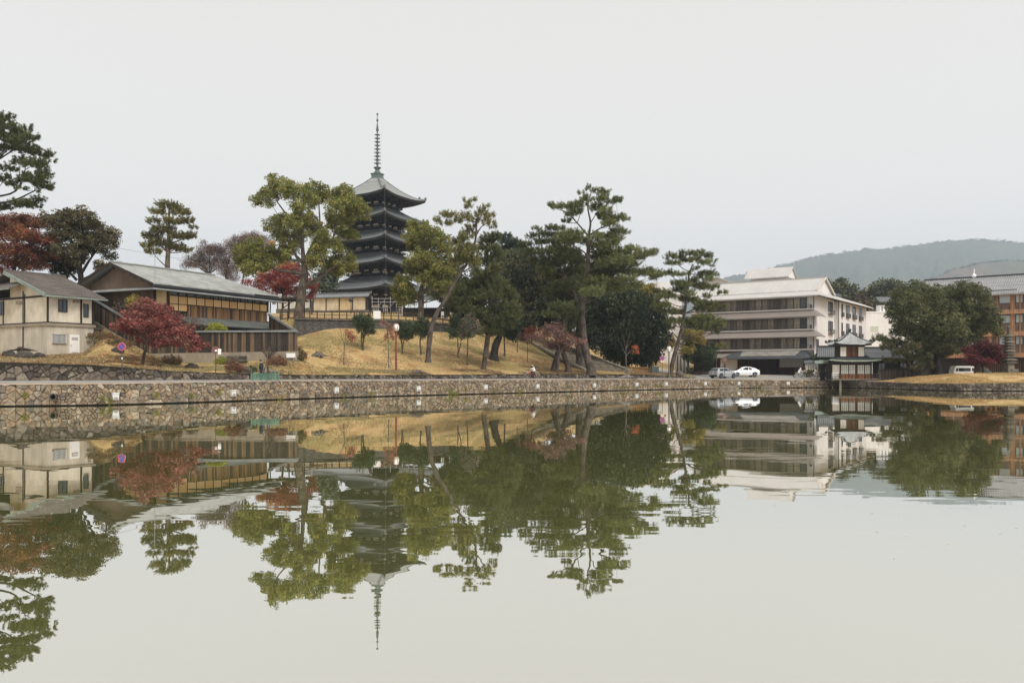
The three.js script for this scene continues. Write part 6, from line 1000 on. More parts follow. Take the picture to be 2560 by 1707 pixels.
solo('hedge', LEAF.small.flatMap((g) => { const out = []; for (let i = 0; i < 260; i++) { const q = g.clone(); q.rotateY(R(0, 6)); q.translate(R(0, 6), R(0.5, 1.0), R(-0.5, 0.2)); out.push(q); } return out; }), mat(new THREE.Color(0.05, 0.065, 0.035), 0.9, { side: THREE.DoubleSide }), 'low dark clipped hedge along the kerb wall by the inn', 'hedge', at(1717, 130.6));

tree({ label: 'dark pine reaching in from the left edge above the house', px: ZL, d: 92, bark: barkDark, leaf: 'pine', colors: PINED.concat([PINE[1]]), density: 1.2, ground: false, base: [-160, 2000], trunk: [[-160, 2050, 40], [-150, 1500, 34], [-120, 900, 26], [-60, 500, 16], [0, 100, 6]], limbs: [[[-110, 860, 12], [110, 822, 9], [290, 740, 5]], [[-100, 800, 10], [130, 740, 8], [210, 560, 4]], [[-60, 500, 8], [150, 370, 5], [300, 300, 3]]],
  pads: W(20, 130, 70, 44, 70, 200, 60, 36, 100, 132, 20, 22, 30, 290, 90, 44, 150, 240, 60, 30, 240, 220, 36, 22, 220, 290, 80, 36, 284, 300, 40, 26, 150, 330, 80, 36, 60, 380, 80, 32, 230, 400, 90, 40, 340, 440, 70, 36, 420, 430, 36, 26, 452, 500, 18, 22, 300, 520, 100, 40, 180, 500, 80, 36, 80, 560, 60, 26, 380, 600, 60, 44, 300, 650, 100, 44, 200, 640, 60, 36, 30, 640, 50, 36, 100, 690, 50, 22, 180, 720, 40, 18, 360, 710, 80, 30, 340, 760, 20, 10, 170, 860, 80, 26, 260, 870, 80, 26, 340, 822, 46, 17, 60, 890, 50, 22, 10, 900, 40, 26, -60, 200, 80, 60, -80, 420, 90, 60, -60, 640, 70, 50) });
tree({ name: 'maple_tree', label: 'red and orange maple over the roof at the left edge', px: ZL, d: 90, bark: barkDark, leaf: 'fine', colors: ORANGE, gaps: 0.2, density: 1.15, ground: false, trunk: [[100, 1800, 24], [110, 1500, 20], [130, 1250, 12], [150, 1100, 6]], limbs: [[[120, 1350, 9], [260, 1200, 6], [420, 1170, 3]], [[120, 1300, 9], [20, 1150, 5], [-60, 1080, 3]], [[110, 1450, 9], [300, 1380, 4]]], pads: W(80, 1000, 120, 52, 220, 1000, 110, 52, 340, 1000, 80, 44, -40, 1060, 90, 60, 60, 1110, 100, 60, 200, 1120, 130, 60, 330, 1140, 110, 52, 440, 1165, 46, 32, 100, 1240, 120, 52, 250, 1250, 120, 52, 350, 1290, 70, 44, 60, 1340, 80, 44, 200, 1350, 100, 44, 320, 1370, 80, 34, -30, 1250, 90, 60, 10, 1420, 60, 30, 90, 1500, 60, 26, 20, 1510, 60, 26, 470, 1300, 30, 20) });
tree({ name: 'evergreen_tree', label: 'round olive evergreen between the plastered house and the tea house', px: ZL, d: 91, bark: barkDark, leaf: 'broad', colors: OLIVE.concat([[0.06, 0.055, 0.03]]), gaps: 0.2, ground: false, trunk: [[690, 1750, 30], [690, 1530, 25], [680, 1440, 22], [640, 1330, 15], [600, 1150, 8]], limbs: [[[685, 1450, 14], [780, 1300, 9], [900, 1150, 5]], [[680, 1420, 12], [700, 1200, 8], [690, 1000, 4]], [[650, 1500, 12], [560, 1400, 8], [480, 1250, 5]], [[690, 1500, 12], [800, 1450, 8], [940, 1420, 4]]],
  pads: W(480, 960, 100, 44, 600, 940, 80, 44, 680, 920, 60, 34, 760, 970, 70, 44, 560, 1020, 100, 44, 700, 1040, 100, 44, 820, 1050, 70, 44, 900, 1100, 60, 40, 960, 1110, 44, 34, 940, 1180, 60, 40, 850, 1150, 80, 44, 740, 1130, 100, 44, 600, 1130, 110, 44, 500, 1100, 80, 44, 540, 1240, 100, 54, 660, 1230, 90, 44, 780, 1220, 80, 40, 880, 1230, 60, 34, 620, 1330, 80, 44, 700, 1300, 60, 34, 930, 1300, 40, 20, 850, 1380, 50, 22, 960, 1400, 60, 44, 900, 1440, 60, 36, 400, 1010, 60, 40) });
tree({ name: 'evergreen_tree', label: 'near-black evergreen clump behind the orange maple and house roof', px: ZL, d: 94, bark: barkDark, leaf: 'broad', colors: DARKG, gaps: 0.08, ground: false, trunk: [[560, 1700, 20], [560, 1500, 16], [540, 1350, 10]], pads: C(440, 1230, 78, 480, 1330, 90, 580, 1340, 80, 420, 1320, 60, 520, 1420, 70, 620, 1400, 60, 460, 1160, 60) });
tree({ label: 'open-crowned pine standing behind the tea house ridge', px: ZD, d: 125, bark: barkPale, leaf: 'pine', colors: PINEY, ground: false, deep: 0.5, trunk: [[383, 660, 7], [384, 615, 6.2], [386, 560, 4.5], [388, 478, 1.6]], limbs: [[[385, 580, 2.4], [360, 560, 1.6], [335, 568, 1]], [[386, 560, 2.2], [420, 548, 1.4], [440, 530, 0.8]], [[386, 535, 2], [360, 512, 1.2]]],
  pads: W(385, 474, 26, 8, 362, 489, 20, 7, 412, 488, 24, 8, 430, 509, 18, 7, 352, 510, 15, 7, 395, 510, 24, 8, 375, 530, 28, 9, 347, 545, 20, 8, 336, 566, 14, 8, 410, 545, 24, 8, 434, 544, 18, 7, 442, 524, 10, 4, 366, 560, 28, 9, 402, 570, 24, 8, 426, 576, 16, 6, 350, 579, 18, 6) });
for (const [label, tr, pads] of [
  ['mauve-brown thinning tree behind the tea house, next to the open-crowned pine', [[560, 1300, 20], [580, 900, 14], [600, 500, 6]], C(470, 480, 105, 600, 470, 100, 700, 450, 110, 300, 640, 130, 450, 640, 130, 600, 700, 130, 760, 680, 120, 180, 720, 80, 480, 330, 30)],
  ['mauve-brown thinning tree above the middle of the tea house ridge', [[900, 1400, 20], [880, 1000, 16], [960, 500, 6]], C(800, 500, 110, 960, 360, 105, 900, 620, 110, 850, 820, 110, 1000, 800, 110, 1000, 950, 90, 1060, 480, 90)],
  ['tall mauve-brown thinning tree whose top shows over the camphor bough', [[1150, 1400, 20], [1200, 900, 14], [1350, 350, 6]], C(1100, 290, 100, 1250, 245, 96, 1400, 230, 92, 1550, 285, 92, 1640, 370, 70, 1150, 450, 120, 1350, 420, 120, 1120, 620, 110)]])
  tree({ name: 'bare_tree', label, px: Z5, d: 152, bark: barkM, leaf: 'twig', colors: MAUVE.concat([[0.2, 0.115, 0.09]]), gaps: 0.14, density: 2.6, ground: false, deep: 0.4, group: 'thinning trees behind the tea house', trunk: tr, pads });
tree({ name: 'maple_tree', label: 'scarlet maple behind the pergola and camphor trunk', px: Z5, d: 126, bark: barkDark, leaf: 'fine', colors: RED.concat([[0.4, 0.14, 0.08]]), gaps: 0.2, density: 1.2, ground: false, trunk: [[1900, 1500, 20], [1880, 1200, 16], [1850, 1000, 8]], limbs: [[[1880, 1250, 10], [1600, 1080, 5]], [[1880, 1200, 10], [2100, 980, 5]]], pads: C(1550, 950, 90, 1700, 930, 110, 1850, 900, 120, 2000, 830, 110, 2150, 800, 90, 1450, 1080, 90, 1600, 1080, 110, 1800, 1060, 130, 2000, 1020, 130, 2150, 980, 80, 1900, 1180, 120, 2100, 1200, 100, 1700, 1190, 80, 1260, 1050, 70, 2260, 900, 80, 2300, 1060, 90, 2420, 1120, 90, 2400, 1260, 60) });
tree({ name: 'maple_tree', label: 'yellow-orange tree glimpsed between camphor boughs', px: Z5, d: 138, bark: barkDark, leaf: 'fine', colors: YELLOW, gaps: 0.25, ground: false, trunk: [[1850, 1300, 12], [1850, 800, 6]], pads: C(1500, 870, 58, 1820, 740, 60, 1950, 720, 60, 2060, 730, 50, 1690, 340, 46, 1660, 800, 60, 1560, 900, 50) });
tree({ name: 'evergreen_tree', label: 'grey-green tree left of the pagoda behind the precinct wall', px: Z4, d: 182, bark: barkDark, leaf: 'far', colors: [[0.1, 0.12, 0.075], [0.13, 0.145, 0.085], [0.08, 0.1, 0.06]], gaps: 0.2, ground: false, trunk: [[880, 1250, 10], [880, 1050, 7]], pads: C(880, 1050, 80, 960, 1010, 64, 820, 1140, 50, 900, 1120, 66, 980, 1060, 50, 560, 900, 60) });
tree({ name: 'maple_tree', label: 'crimson maple standing before the dark board fence', px: Z2, d: 72.5, bark: barkM, leaf: 'fine', colors: [[0.25, 0.068, 0.058], [0.3, 0.1, 0.078], [0.18, 0.045, 0.042], [0.26, 0.12, 0.09]], gaps: 0.36, density: 1.05, trunk: [[530, 1225, 18], [548, 1110, 13], [572, 1000, 10], [565, 900, 7]], limbs: [[[570, 1010, 8], [480, 900, 5], [330, 840, 2]], [[572, 990, 8], [680, 860, 5], [860, 800, 2]], [[570, 950, 7], [580, 780, 4], [560, 640, 2]], [[572, 1000, 6], [760, 960, 4], [980, 960, 2], [1120, 1020, 1]]],
  pads: W(560, 600, 70, 34, 500, 650, 80, 34, 640, 650, 90, 34, 720, 690, 70, 34, 450, 720, 80, 38, 580, 720, 100, 44, 700, 750, 100, 44, 800, 760, 70, 34, 370, 800, 70, 30, 318, 840, 40, 16, 500, 800, 100, 44, 640, 820, 110, 44, 780, 830, 100, 44, 880, 820, 70, 34, 440, 880, 80, 34, 560, 900, 110, 44, 700, 920, 110, 44, 820, 920, 100, 38, 930, 900, 80, 34, 600, 980, 100, 34, 740, 1000, 110, 34, 860, 990, 80, 34, 980, 960, 70, 34, 1040, 1000, 60, 30, 1030, 1060, 40, 12, 1120, 1022, 40, 9, 1000, 870, 60, 26) });
tree({ name: 'garden_tree', label: 'greyish bare garden bushes behind the fence below the blinds', px: Z2, d: 83, bark: barkPale, leaf: 'twig', colors: MAUVE, gaps: 0.4, density: 0.8, ground: false, trunk: [[1000, 960, 8], [1000, 860, 5]], pads: W(1040, 850, 100, 30, 900, 790, 80, 30, 1000, 800, 70, 24, 380, 680, 80, 40, 300, 650, 50, 22) });
tree({ name: 'garden_tree', label: 'small fresh-green tree beside the tea house gable', px: Z2, d: 81, leaf: 'small', colors: GOLD, ground: false, trunk: [[450, 800, 6], [450, 650, 4]], pads: C(450, 580, 44, 420, 620, 44, 490, 610, 40) });
tree({ name: 'garden_tree', label: 'bright yellow-green shrub showing over the fence under the lean-to', px: Z2, d: 82, leaf: 'small', colors: [[0.35, 0.35, 0.04], [0.28, 0.3, 0.05]], gaps: 0.15, ground: false, trunk: [[1250, 960, 6], [1250, 880, 4]], pads: W(1250, 860, 70, 24, 1200, 880, 40, 20, 1300, 875, 40, 20) });

// small round trees and saplings on the lawn
const LAWN = 'small trees on the lawn';
tree({ name: 'lawn_tree', label: 'small round dark tree with two stems left of the lamp post', px: Z3, d: 95, leaf: 'small', colors: SHRUB, gaps: 0.14, group: LAWN, trunk: [[1046, 968, 11], [1056, 850, 8], [1070, 750, 4]], limbs: [[[1035, 965, 8], [1028, 850, 6], [1030, 740, 3]]], pads: C(1050, 640, 76, 1120, 690, 66, 1000, 690, 66, 1070, 750, 78, 1140, 765, 44, 980, 640, 40) });
tree({ name: 'lawn_tree', label: 'small round dark tree with fanned stems right of the lamp post', px: Z3, d: 96, leaf: 'small', colors: SHRUB, gaps: 0.14, group: LAWN, trunk: [[1500, 988, 8], [1490, 900, 6], [1480, 800, 3]], limbs: [[[1505, 985, 6], [1520, 880, 5], [1560, 790, 3]], [[1500, 985, 6], [1500, 880, 4], [1530, 780, 3]]], pads: C(1530, 730, 78, 1480, 790, 58, 1590, 790, 68, 1540, 820, 60, 1610, 740, 40) });
tree({ name: 'lawn_tree', label: 'small round dark tree with one stem beside the leaning pine', px: Z3, d: 94, leaf: 'small', colors: SHRUB, gaps: 0.14, group: LAWN, trunk: [[1716, 1002, 10], [1706, 900, 8], [1715, 800, 4]], pads: C(1720, 680, 76, 1680, 740, 66, 1760, 755, 66, 1720, 800, 58) });
tree({ name: 'lawn_tree', label: 'loose many-stemmed lawn tree right of the leaning pine', px: Z6, d: 95, leaf: 'small', colors: SHRUB, gaps: 0.26, group: LAWN, trunk: [[630, 1384, 6], [630, 1300, 4], [620, 1200, 2]], limbs: [[[632, 1380, 5], [655, 1280, 3], [660, 1190, 2]]], pads: C(620, 1120, 58, 570, 1170, 40, 650, 1190, 58, 610, 1075, 50, 590, 1210, 36) });
tree({ name: 'lawn_tree', label: 'thin brown-leaved sapling between the leaning pine and dark pine', px: Z6, d: 91, leaf: 'small', colors: MAUVE.concat(SHRUB), gaps: 0.4, group: LAWN, trunk: [[710, 1446, 8], [712, 1340, 6], [715, 1200, 3]], pads: C(710, 1130, 56, 760, 1140, 50, 690, 1200, 50, 740, 1200, 40, 720, 1080, 40) });
tree({ name: 'lawn_tree', label: 'slim young tree under the dark evergreen trunk', px: Z6, d: 104, leaf: 'small', colors: SHRUB, group: LAWN, trunk: [[1028, 1372, 8], [1025, 1270, 6], [1020, 1180, 3]], pads: C(1030, 1200, 40, 1060, 1220, 30) });
function stakes(x, y, k, px, d, label) { const b = P(px[0] + x / px[2], px[1] + y / px[2], d), t = thing('tree_stakes', label, 'tree support', [b.x, groundY(b.x, b.z), b.z], 0, 'wooden sapling supports'), m = mat('#b5a894', 0.9, { map: T.wood }); for (const s of [-1, 1]) part('stake', [bar(V(s * 0.55, -0.1, 0.1), V(s * 0.12, 1.25, 0), 0.035)], m, t); part('tie_bar', [bar(V(-0.25, 1.0, 0.03), V(0.25, 1.0, 0.03), 0.03)], m, t); }
tree({ name: 'sapling', label: 'staked sapling with a tuft of orange leaves left on the lawn', px: Z3, d: 87, bark: barkPale, leaf: 'small', colors: [[0.36, 0.15, 0.09], [0.4, 0.19, 0.12], [0.28, 0.12, 0.08]], gaps: 0.5, density: 0.45, trunk: [[826, 1172, 6], [828, 1050, 5], [832, 940, 3.5], [800, 830, 2], [780, 700, 1]], limbs: [[[832, 950, 3], [880, 880, 2], [930, 780, 1]], [[830, 960, 3], [850, 800, 1.5], [840, 690, 1]], [[815, 880, 2], [760, 800, 1]]], pads: W(905, 830, 40, 50, 880, 790, 30, 30, 920, 870, 26, 22) });
tree({ name: 'sapling', label: 'staked sapling with orange leaves close to the lamp post', px: Z3, d: 87.5, bark: barkPale, leaf: 'small', colors: [[0.36, 0.15, 0.09], [0.32, 0.14, 0.09], [0.25, 0.15, 0.1]], gaps: 0.5, density: 0.45, trunk: [[1345, 1152, 6], [1342, 1050, 5], [1338, 900, 3], [1330, 700, 1.4]], limbs: [[[1338, 900, 3], [1380, 780, 1.5], [1400, 700, 1]], [[1340, 880, 2], [1290, 760, 1]]], pads: W(1370, 760, 40, 36, 1325, 840, 30, 40, 1385, 835, 30, 26, 1310, 690, 40, 26) });
stakes(826, 1172, 1, Z3, 87, 'pale wooden stakes tied to the orange-tufted sapling'); stakes(1350, 1152, 1, Z3, 87.5, 'pale wooden stakes tied to the sapling by the lamp post'); stakes(820, 1460, 1, Z7, 107.5, 'pale wooden stakes at the bare sapling before the evergreen');
tree({ name: 'sapling', label: 'bare twiggy sapling with a few orange leaves before the near-black evergreen', px: Z7, d: 107.5, bark: barkPale, leaf: 'small', colors: [[0.4, 0.1, 0.05], [0.42, 0.14, 0.06]], gaps: 0.55, density: 0.35, trunk: [[818, 1465, 5], [816, 1380, 4], [815, 1310, 3], [830, 1230, 1.6], [845, 1170, 0.8]], limbs: [[[815, 1340, 2.5], [780, 1270, 1.4], [760, 1220, 0.8]], [[816, 1350, 2.4], [870, 1290, 1.4], [910, 1260, 0.8]], [[815, 1310, 2], [800, 1240, 1], [790, 1190, 0.7]], [[820, 1290, 2], [860, 1230, 1]]], pads: W(895, 1295, 24, 14, 890, 1325, 22, 8) });
for (const [x, y, h, l] of [[1136, 1340, 130, 'thin sapling on the bank below the stairway foot, nearest the dark pine'], [1222, 1415, 180, 'tall thin sapling near the cyclist in front of the stairs']]) tree({ name: 'sapling', label: l, px: Z6, d: 108, bark: barkPale, leaf: 'small', colors: DULLRED, gaps: 0.5, density: 0.5, trunk: [[x, y, 4], [x + 2, y - h * 0.6, 3], [x + 6, y - h, 1.5]], pads: W(x, y - h, 26, 20, x + 14, y - h * 0.8, 20, 16) });
tree({ name: 'sapling', label: 'orange-leaved little maple beside the stairway', px: Z7, d: 118, leaf: 'small', colors: [[0.36, 0.13, 0.07], [0.3, 0.12, 0.07]], gaps: 0.45, density: 0.6, trunk: [[90, 1260, 5], [85, 1180, 3]], ground: false, pads: W(75, 1140, 30, 22, 110, 1170, 34, 18, 60, 1170, 24, 16) });

// right bank
tree({ name: 'broadleaf_tree', label: 'great round evergreen tree filling the bank right of the pavilion', px: ZR, d: 119, bark: barkDark, leaf: 'broad', colors: ROUND, gaps: 0.08, deep: 0.7, trunk: [[1352, 1165, 44], [1345, 1020, 36], [1355, 900, 30], [1400, 700, 18]], limbs: [[[1350, 950, 16], [1150, 800, 10], [1000, 640, 5]], [[1360, 920, 16], [1600, 760, 10], [1800, 600, 5]]],
  pads: C(1150, 310, 86, 1040, 350, 76, 950, 400, 66, 1240, 350, 76, 1330, 380, 86, 1100, 430, 116, 950, 500, 86, 900, 560, 56, 1250, 470, 116, 1400, 420, 96, 1480, 360, 86, 1600, 330, 86, 1700, 330, 76, 1780, 370, 76, 1820, 450, 66, 1560, 450, 106, 1400, 560, 126, 1150, 580, 126, 1000, 620, 106, 1650, 540, 116, 1780, 540, 96, 1880, 560, 76, 1920, 640, 66, 1930, 720, 56, 1850, 700, 86, 1700, 680, 106, 1500, 680, 126, 1300, 700, 126, 1120, 740, 106, 1020, 720, 76, 1200, 820, 116, 1380, 820, 126, 1560, 800, 106, 1700, 780, 76, 1280, 900, 106, 1420, 920, 96, 1530, 900, 56, 1200, 930, 86, 1950, 765, 36) });
tree({ name: 'garden_tree', label: 'brownish spreading garden pine between pavilion roof and the great tree', px: ZR, d: 116.5, bark: barkDark, leaf: 'pine', colors: PINED.concat(OLIVE), trunk: [[1180, 1160, 12], [1150, 1020, 9], [1060, 900, 6], [900, 850, 3]], pads: W(900, 850, 90, 40, 780, 815, 60, 34, 1000, 880, 90, 40, 860, 900, 70, 34, 1100, 900, 80, 44, 1000, 960, 80, 40, 1100, 1010, 90, 50, 900, 1030, 60, 34, 1210, 1010, 80, 50, 1250, 1080, 50, 40, 1140, 1090, 70, 40, 960, 760, 70, 50) });
tree({ name: 'maple_tree', label: 'deep red maple on the mound before the timber hotel', px: ZR, d: 113.5, bark: barkDark, leaf: 'fine', colors: DEEPRED, gaps: 0.16, density: 1.2, trunk: [[1800, 1130, 8], [1795, 1060, 6], [1790, 980, 3]], limbs: [[[1795, 1060, 4], [1700, 980, 2]], [[1795, 1060, 4], [1900, 970, 2]]], pads: W(1700, 950, 70, 50, 1780, 900, 80, 54, 1870, 890, 70, 50, 1940, 930, 56, 44, 1680, 1000, 60, 40, 1780, 980, 90, 50, 1880, 990, 80, 46, 1955, 975, 36, 26, 1740, 1040, 60, 24, 1625, 920, 30, 16, 1830, 1030, 60, 24) });
tree({ name: 'garden_tree', label: 'leafy green shrub behind the lettered inn sign', px: ZR, d: 133, leaf: 'broad', colors: SHRUB, trunk: [[200, 1120, 8], [200, 1030, 5]], pads: C(150, 1010, 56, 230, 1000, 66, 290, 1020, 50, 180, 1050, 50, 240, 1060, 50) });
tree({ name: 'garden_tree', label: 'clipped yellow-green bush beside the lettered inn sign', px: ZR, d: 129.5, leaf: 'small', colors: GOLD.concat(SHRUB), trunk: [[215, 1150, 6], [215, 1110, 4]], pads: W(222, 1105, 32, 24, 105, 1134, 36, 9) });
for (const [l, px] of [['dome-topped tree behind the inn roof', C(300, 320, 66, 400, 300, 66, 480, 350, 66, 350, 370, 76, 450, 420, 76)], ['brownish tree behind the rear wing of the inn', C(560, 400, 76, 620, 430, 70, 680, 470, 60, 560, 480, 66, 640, 510, 60)], ['grey-green dome-topped tree left of the great round tree', C(760, 340, 76, 850, 300, 76, 930, 310, 56, 800, 400, 76, 720, 410, 50, 880, 380, 70, 760, 470, 60)]]) tree({ name: 'distant_tree', label: l, px: ZR, d: 255, leaf: 'far', colors: l.startsWith('b') ? [[0.17, 0.13, 0.07], [0.13, 0.11, 0.06]] : [[0.1, 0.11, 0.06], [0.075, 0.085, 0.048], [0.13, 0.135, 0.075]], gaps: 0.1, group: 'woods behind the inn', ground: false, trunk: [[px[0][0] + 60, 700, 12], [px[0][0] + 60, 450, 8]], pads: px });

[['olive tree behind the terrace fence right of the pagoda', Z6, 134, OLIVE.concat(CAMPHOR.slice(1, 2), SHRUB), C(520, 700, 70, 600, 680, 70, 460, 780, 60, 540, 800, 70, 620, 800, 70, 500, 880, 60, 580, 900, 70, 420, 860, 50), [540, 1040]],
 ['dark evergreen filling the gap behind the leaning pine', Z6, 128, DARKG, C(620, 760, 80, 560, 860, 80, 680, 850, 90, 760, 900, 90, 620, 960, 90, 720, 1000, 90, 560, 960, 60, 800, 1000, 80, 840, 880, 80), [680, 1100]],
 ['dull green tree right behind the dark lawn pine', Z6, 135, OLIVE.concat(SHRUB), C(760, 620, 60, 960, 700, 90, 1020, 620, 80, 900, 800, 90, 1000, 800, 100, 820, 760, 80, 1080, 560, 60, 960, 900, 90), [940, 1080]],
 ['dark evergreen behind the trunks of the tall pines', Z7, 130, DARKG, C(120, 1000, 90, 220, 1060, 90, 320, 1060, 90, 420, 1000, 90, 500, 1060, 80, 60, 1080, 70, 360, 940, 90, 470, 940, 80, 240, 960, 90, 560, 980, 70), [300, 1200]],
 ['mid-green tree showing between the tall pines and the lane pine', Z7, 140, SHRUB.concat(ROUND), C(420, 640, 80, 520, 720, 80, 460, 780, 90, 620, 760, 80, 560, 860, 90, 700, 860, 80, 380, 840, 90, 780, 880, 70, 640, 920, 70), [560, 1150]],
].forEach(([label, px, d, colors, pads, b]) => tree({ name: 'evergreen_tree', label, px, d, colors, pads, leaf: 'big', gaps: 0.08, bark: barkDark, sat: 2, trunk: [[b[0], b[1], 16], [b[0], b[1] - 200, 12], [b[0] + 10, b[1] - 330, 6]] }));
// ---------- people: one skin over a posed skeleton, meshed from a blended distance field ----------
seed = 51;
function skin(bones, cell, pad = 0.1, k = 0.03, colorOf) {      // bones: [a, b, ra, rb]; surface nets over the smooth union
  const lo = V(1e9, 1e9, 1e9), hi = V(-1e9, -1e9, -1e9); for (const [a, b, r, s] of bones) for (const [p, q] of [[a, r], [b, s]]) { lo.min(p.clone().addScalar(-q - pad)); hi.max(p.clone().addScalar(q + pad)); }
  const n = [0, 1, 2].map((i) => Math.ceil((hi.getComponent(i) - lo.getComponent(i)) / cell) + 1), f = new Float32Array(n[0] * n[1] * n[2]), id = (i, j, l) => (l * n[1] + j) * n[0] + i;
  for (let l = 0; l < n[2]; l++) for (let j = 0; j < n[1]; j++) for (let i = 0; i < n[0]; i++) {
    const x = lo.x + i * cell, y = lo.y + j * cell, z = lo.z + l * cell; let d = 1e3;
    for (const [a, b, r, s] of bones) { const bx_ = b.x - a.x, by = b.y - a.y, bz = b.z - a.z, L = bx_ * bx_ + by * by + bz * bz || 1e-9, h = clamp(((x - a.x) * bx_ + (y - a.y) * by + (z - a.z) * bz) / L, 0, 1), e = Math.hypot(x - a.x - bx_ * h, y - a.y - by * h, z - a.z - bz * h) - lerp(r, s, h), m = clamp(0.5 + 0.5 * (e - d) / k, 0, 1); d = e * (1 - m) + d * m - k * m * (1 - m); }
    f[id(i, j, l)] = d;
  }
  const vid = new Int32Array(f.length).fill(-1), pos = [], idx = [];
  for (let l = 0; l < n[2] - 1; l++) for (let j = 0; j < n[1] - 1; j++) for (let i = 0; i < n[0] - 1; i++) {
    let c = 0, sx = 0, sy = 0, sz = 0; const v = []; for (let q = 0; q < 8; q++) v.push(f[id(i + (q & 1), j + ((q >> 1) & 1), l + (q >> 2))]);
    for (let a = 0; a < 8; a++) for (const ax of [1, 2, 4]) if (!(a & ax)) { const b = a | ax; if ((v[a] < 0) !== (v[b] < 0)) { const t = v[a] / (v[a] - v[b]); sx += (a & 1) + (ax === 1 ? t : 0); sy += ((a >> 1) & 1) + (ax === 2 ? t : 0); sz += (a >> 2) + (ax === 4 ? t : 0); c++; } }
    if (c) { vid[id(i, j, l)] = pos.length / 3; pos.push(lo.x + (i + sx / c) * cell, lo.y + (j + sy / c) * cell, lo.z + (l + sz / c) * cell); }
  }
  for (let l = 1; l < n[2] - 1; l++) for (let j = 1; j < n[1] - 1; j++) for (let i = 1; i < n[0] - 1; i++) {
    const a = f[id(i, j, l)] < 0; const face = (b, q) => { if (a !== b && q.every((w) => w >= 0)) a ? idx.push(q[0], q[1], q[2], q[0], q[2], q[3]) : idx.push(q[0], q[2], q[1], q[0], q[3], q[2]); };
    face(f[id(i + 1, j, l)] < 0, [vid[id(i, j - 1, l - 1)], vid[id(i, j, l - 1)], vid[id(i, j, l)], vid[id(i, j - 1, l)]]);
    face(f[id(i, j + 1, l)] < 0, [vid[id(i - 1, j, l - 1)], vid[id(i - 1, j, l)], vid[id(i, j, l)], vid[id(i, j, l - 1)]]);
    face(f[id(i, j, l + 1)] < 0, [vid[id(i - 1, j - 1, l)], vid[id(i, j - 1, l)], vid[id(i, j, l)], vid[id(i - 1, j, l)]]);
  }
  const g = new THREE.BufferGeometry(); g.setAttribute('position', new THREE.Float32BufferAttribute(pos, 3)); g.setIndex(idx); g.computeVertexNormals();
  if (colorOf) { const a = new Float32Array(pos.length), c = new THREE.Color(); for (let i = 0; i < pos.length; i += 3) { c.set(colorOf(V(pos[i], pos[i + 1], pos[i + 2]))); a[i] = c.r; a[i + 1] = c.g; a[i + 2] = c.b; } g.setAttribute('color', new THREE.BufferAttribute(a, 3)); }
  return g;
}
const peopleM = new THREE.MeshPhysicalMaterial({ color: '#ffffff', roughness: 0.85, vertexColors: true });
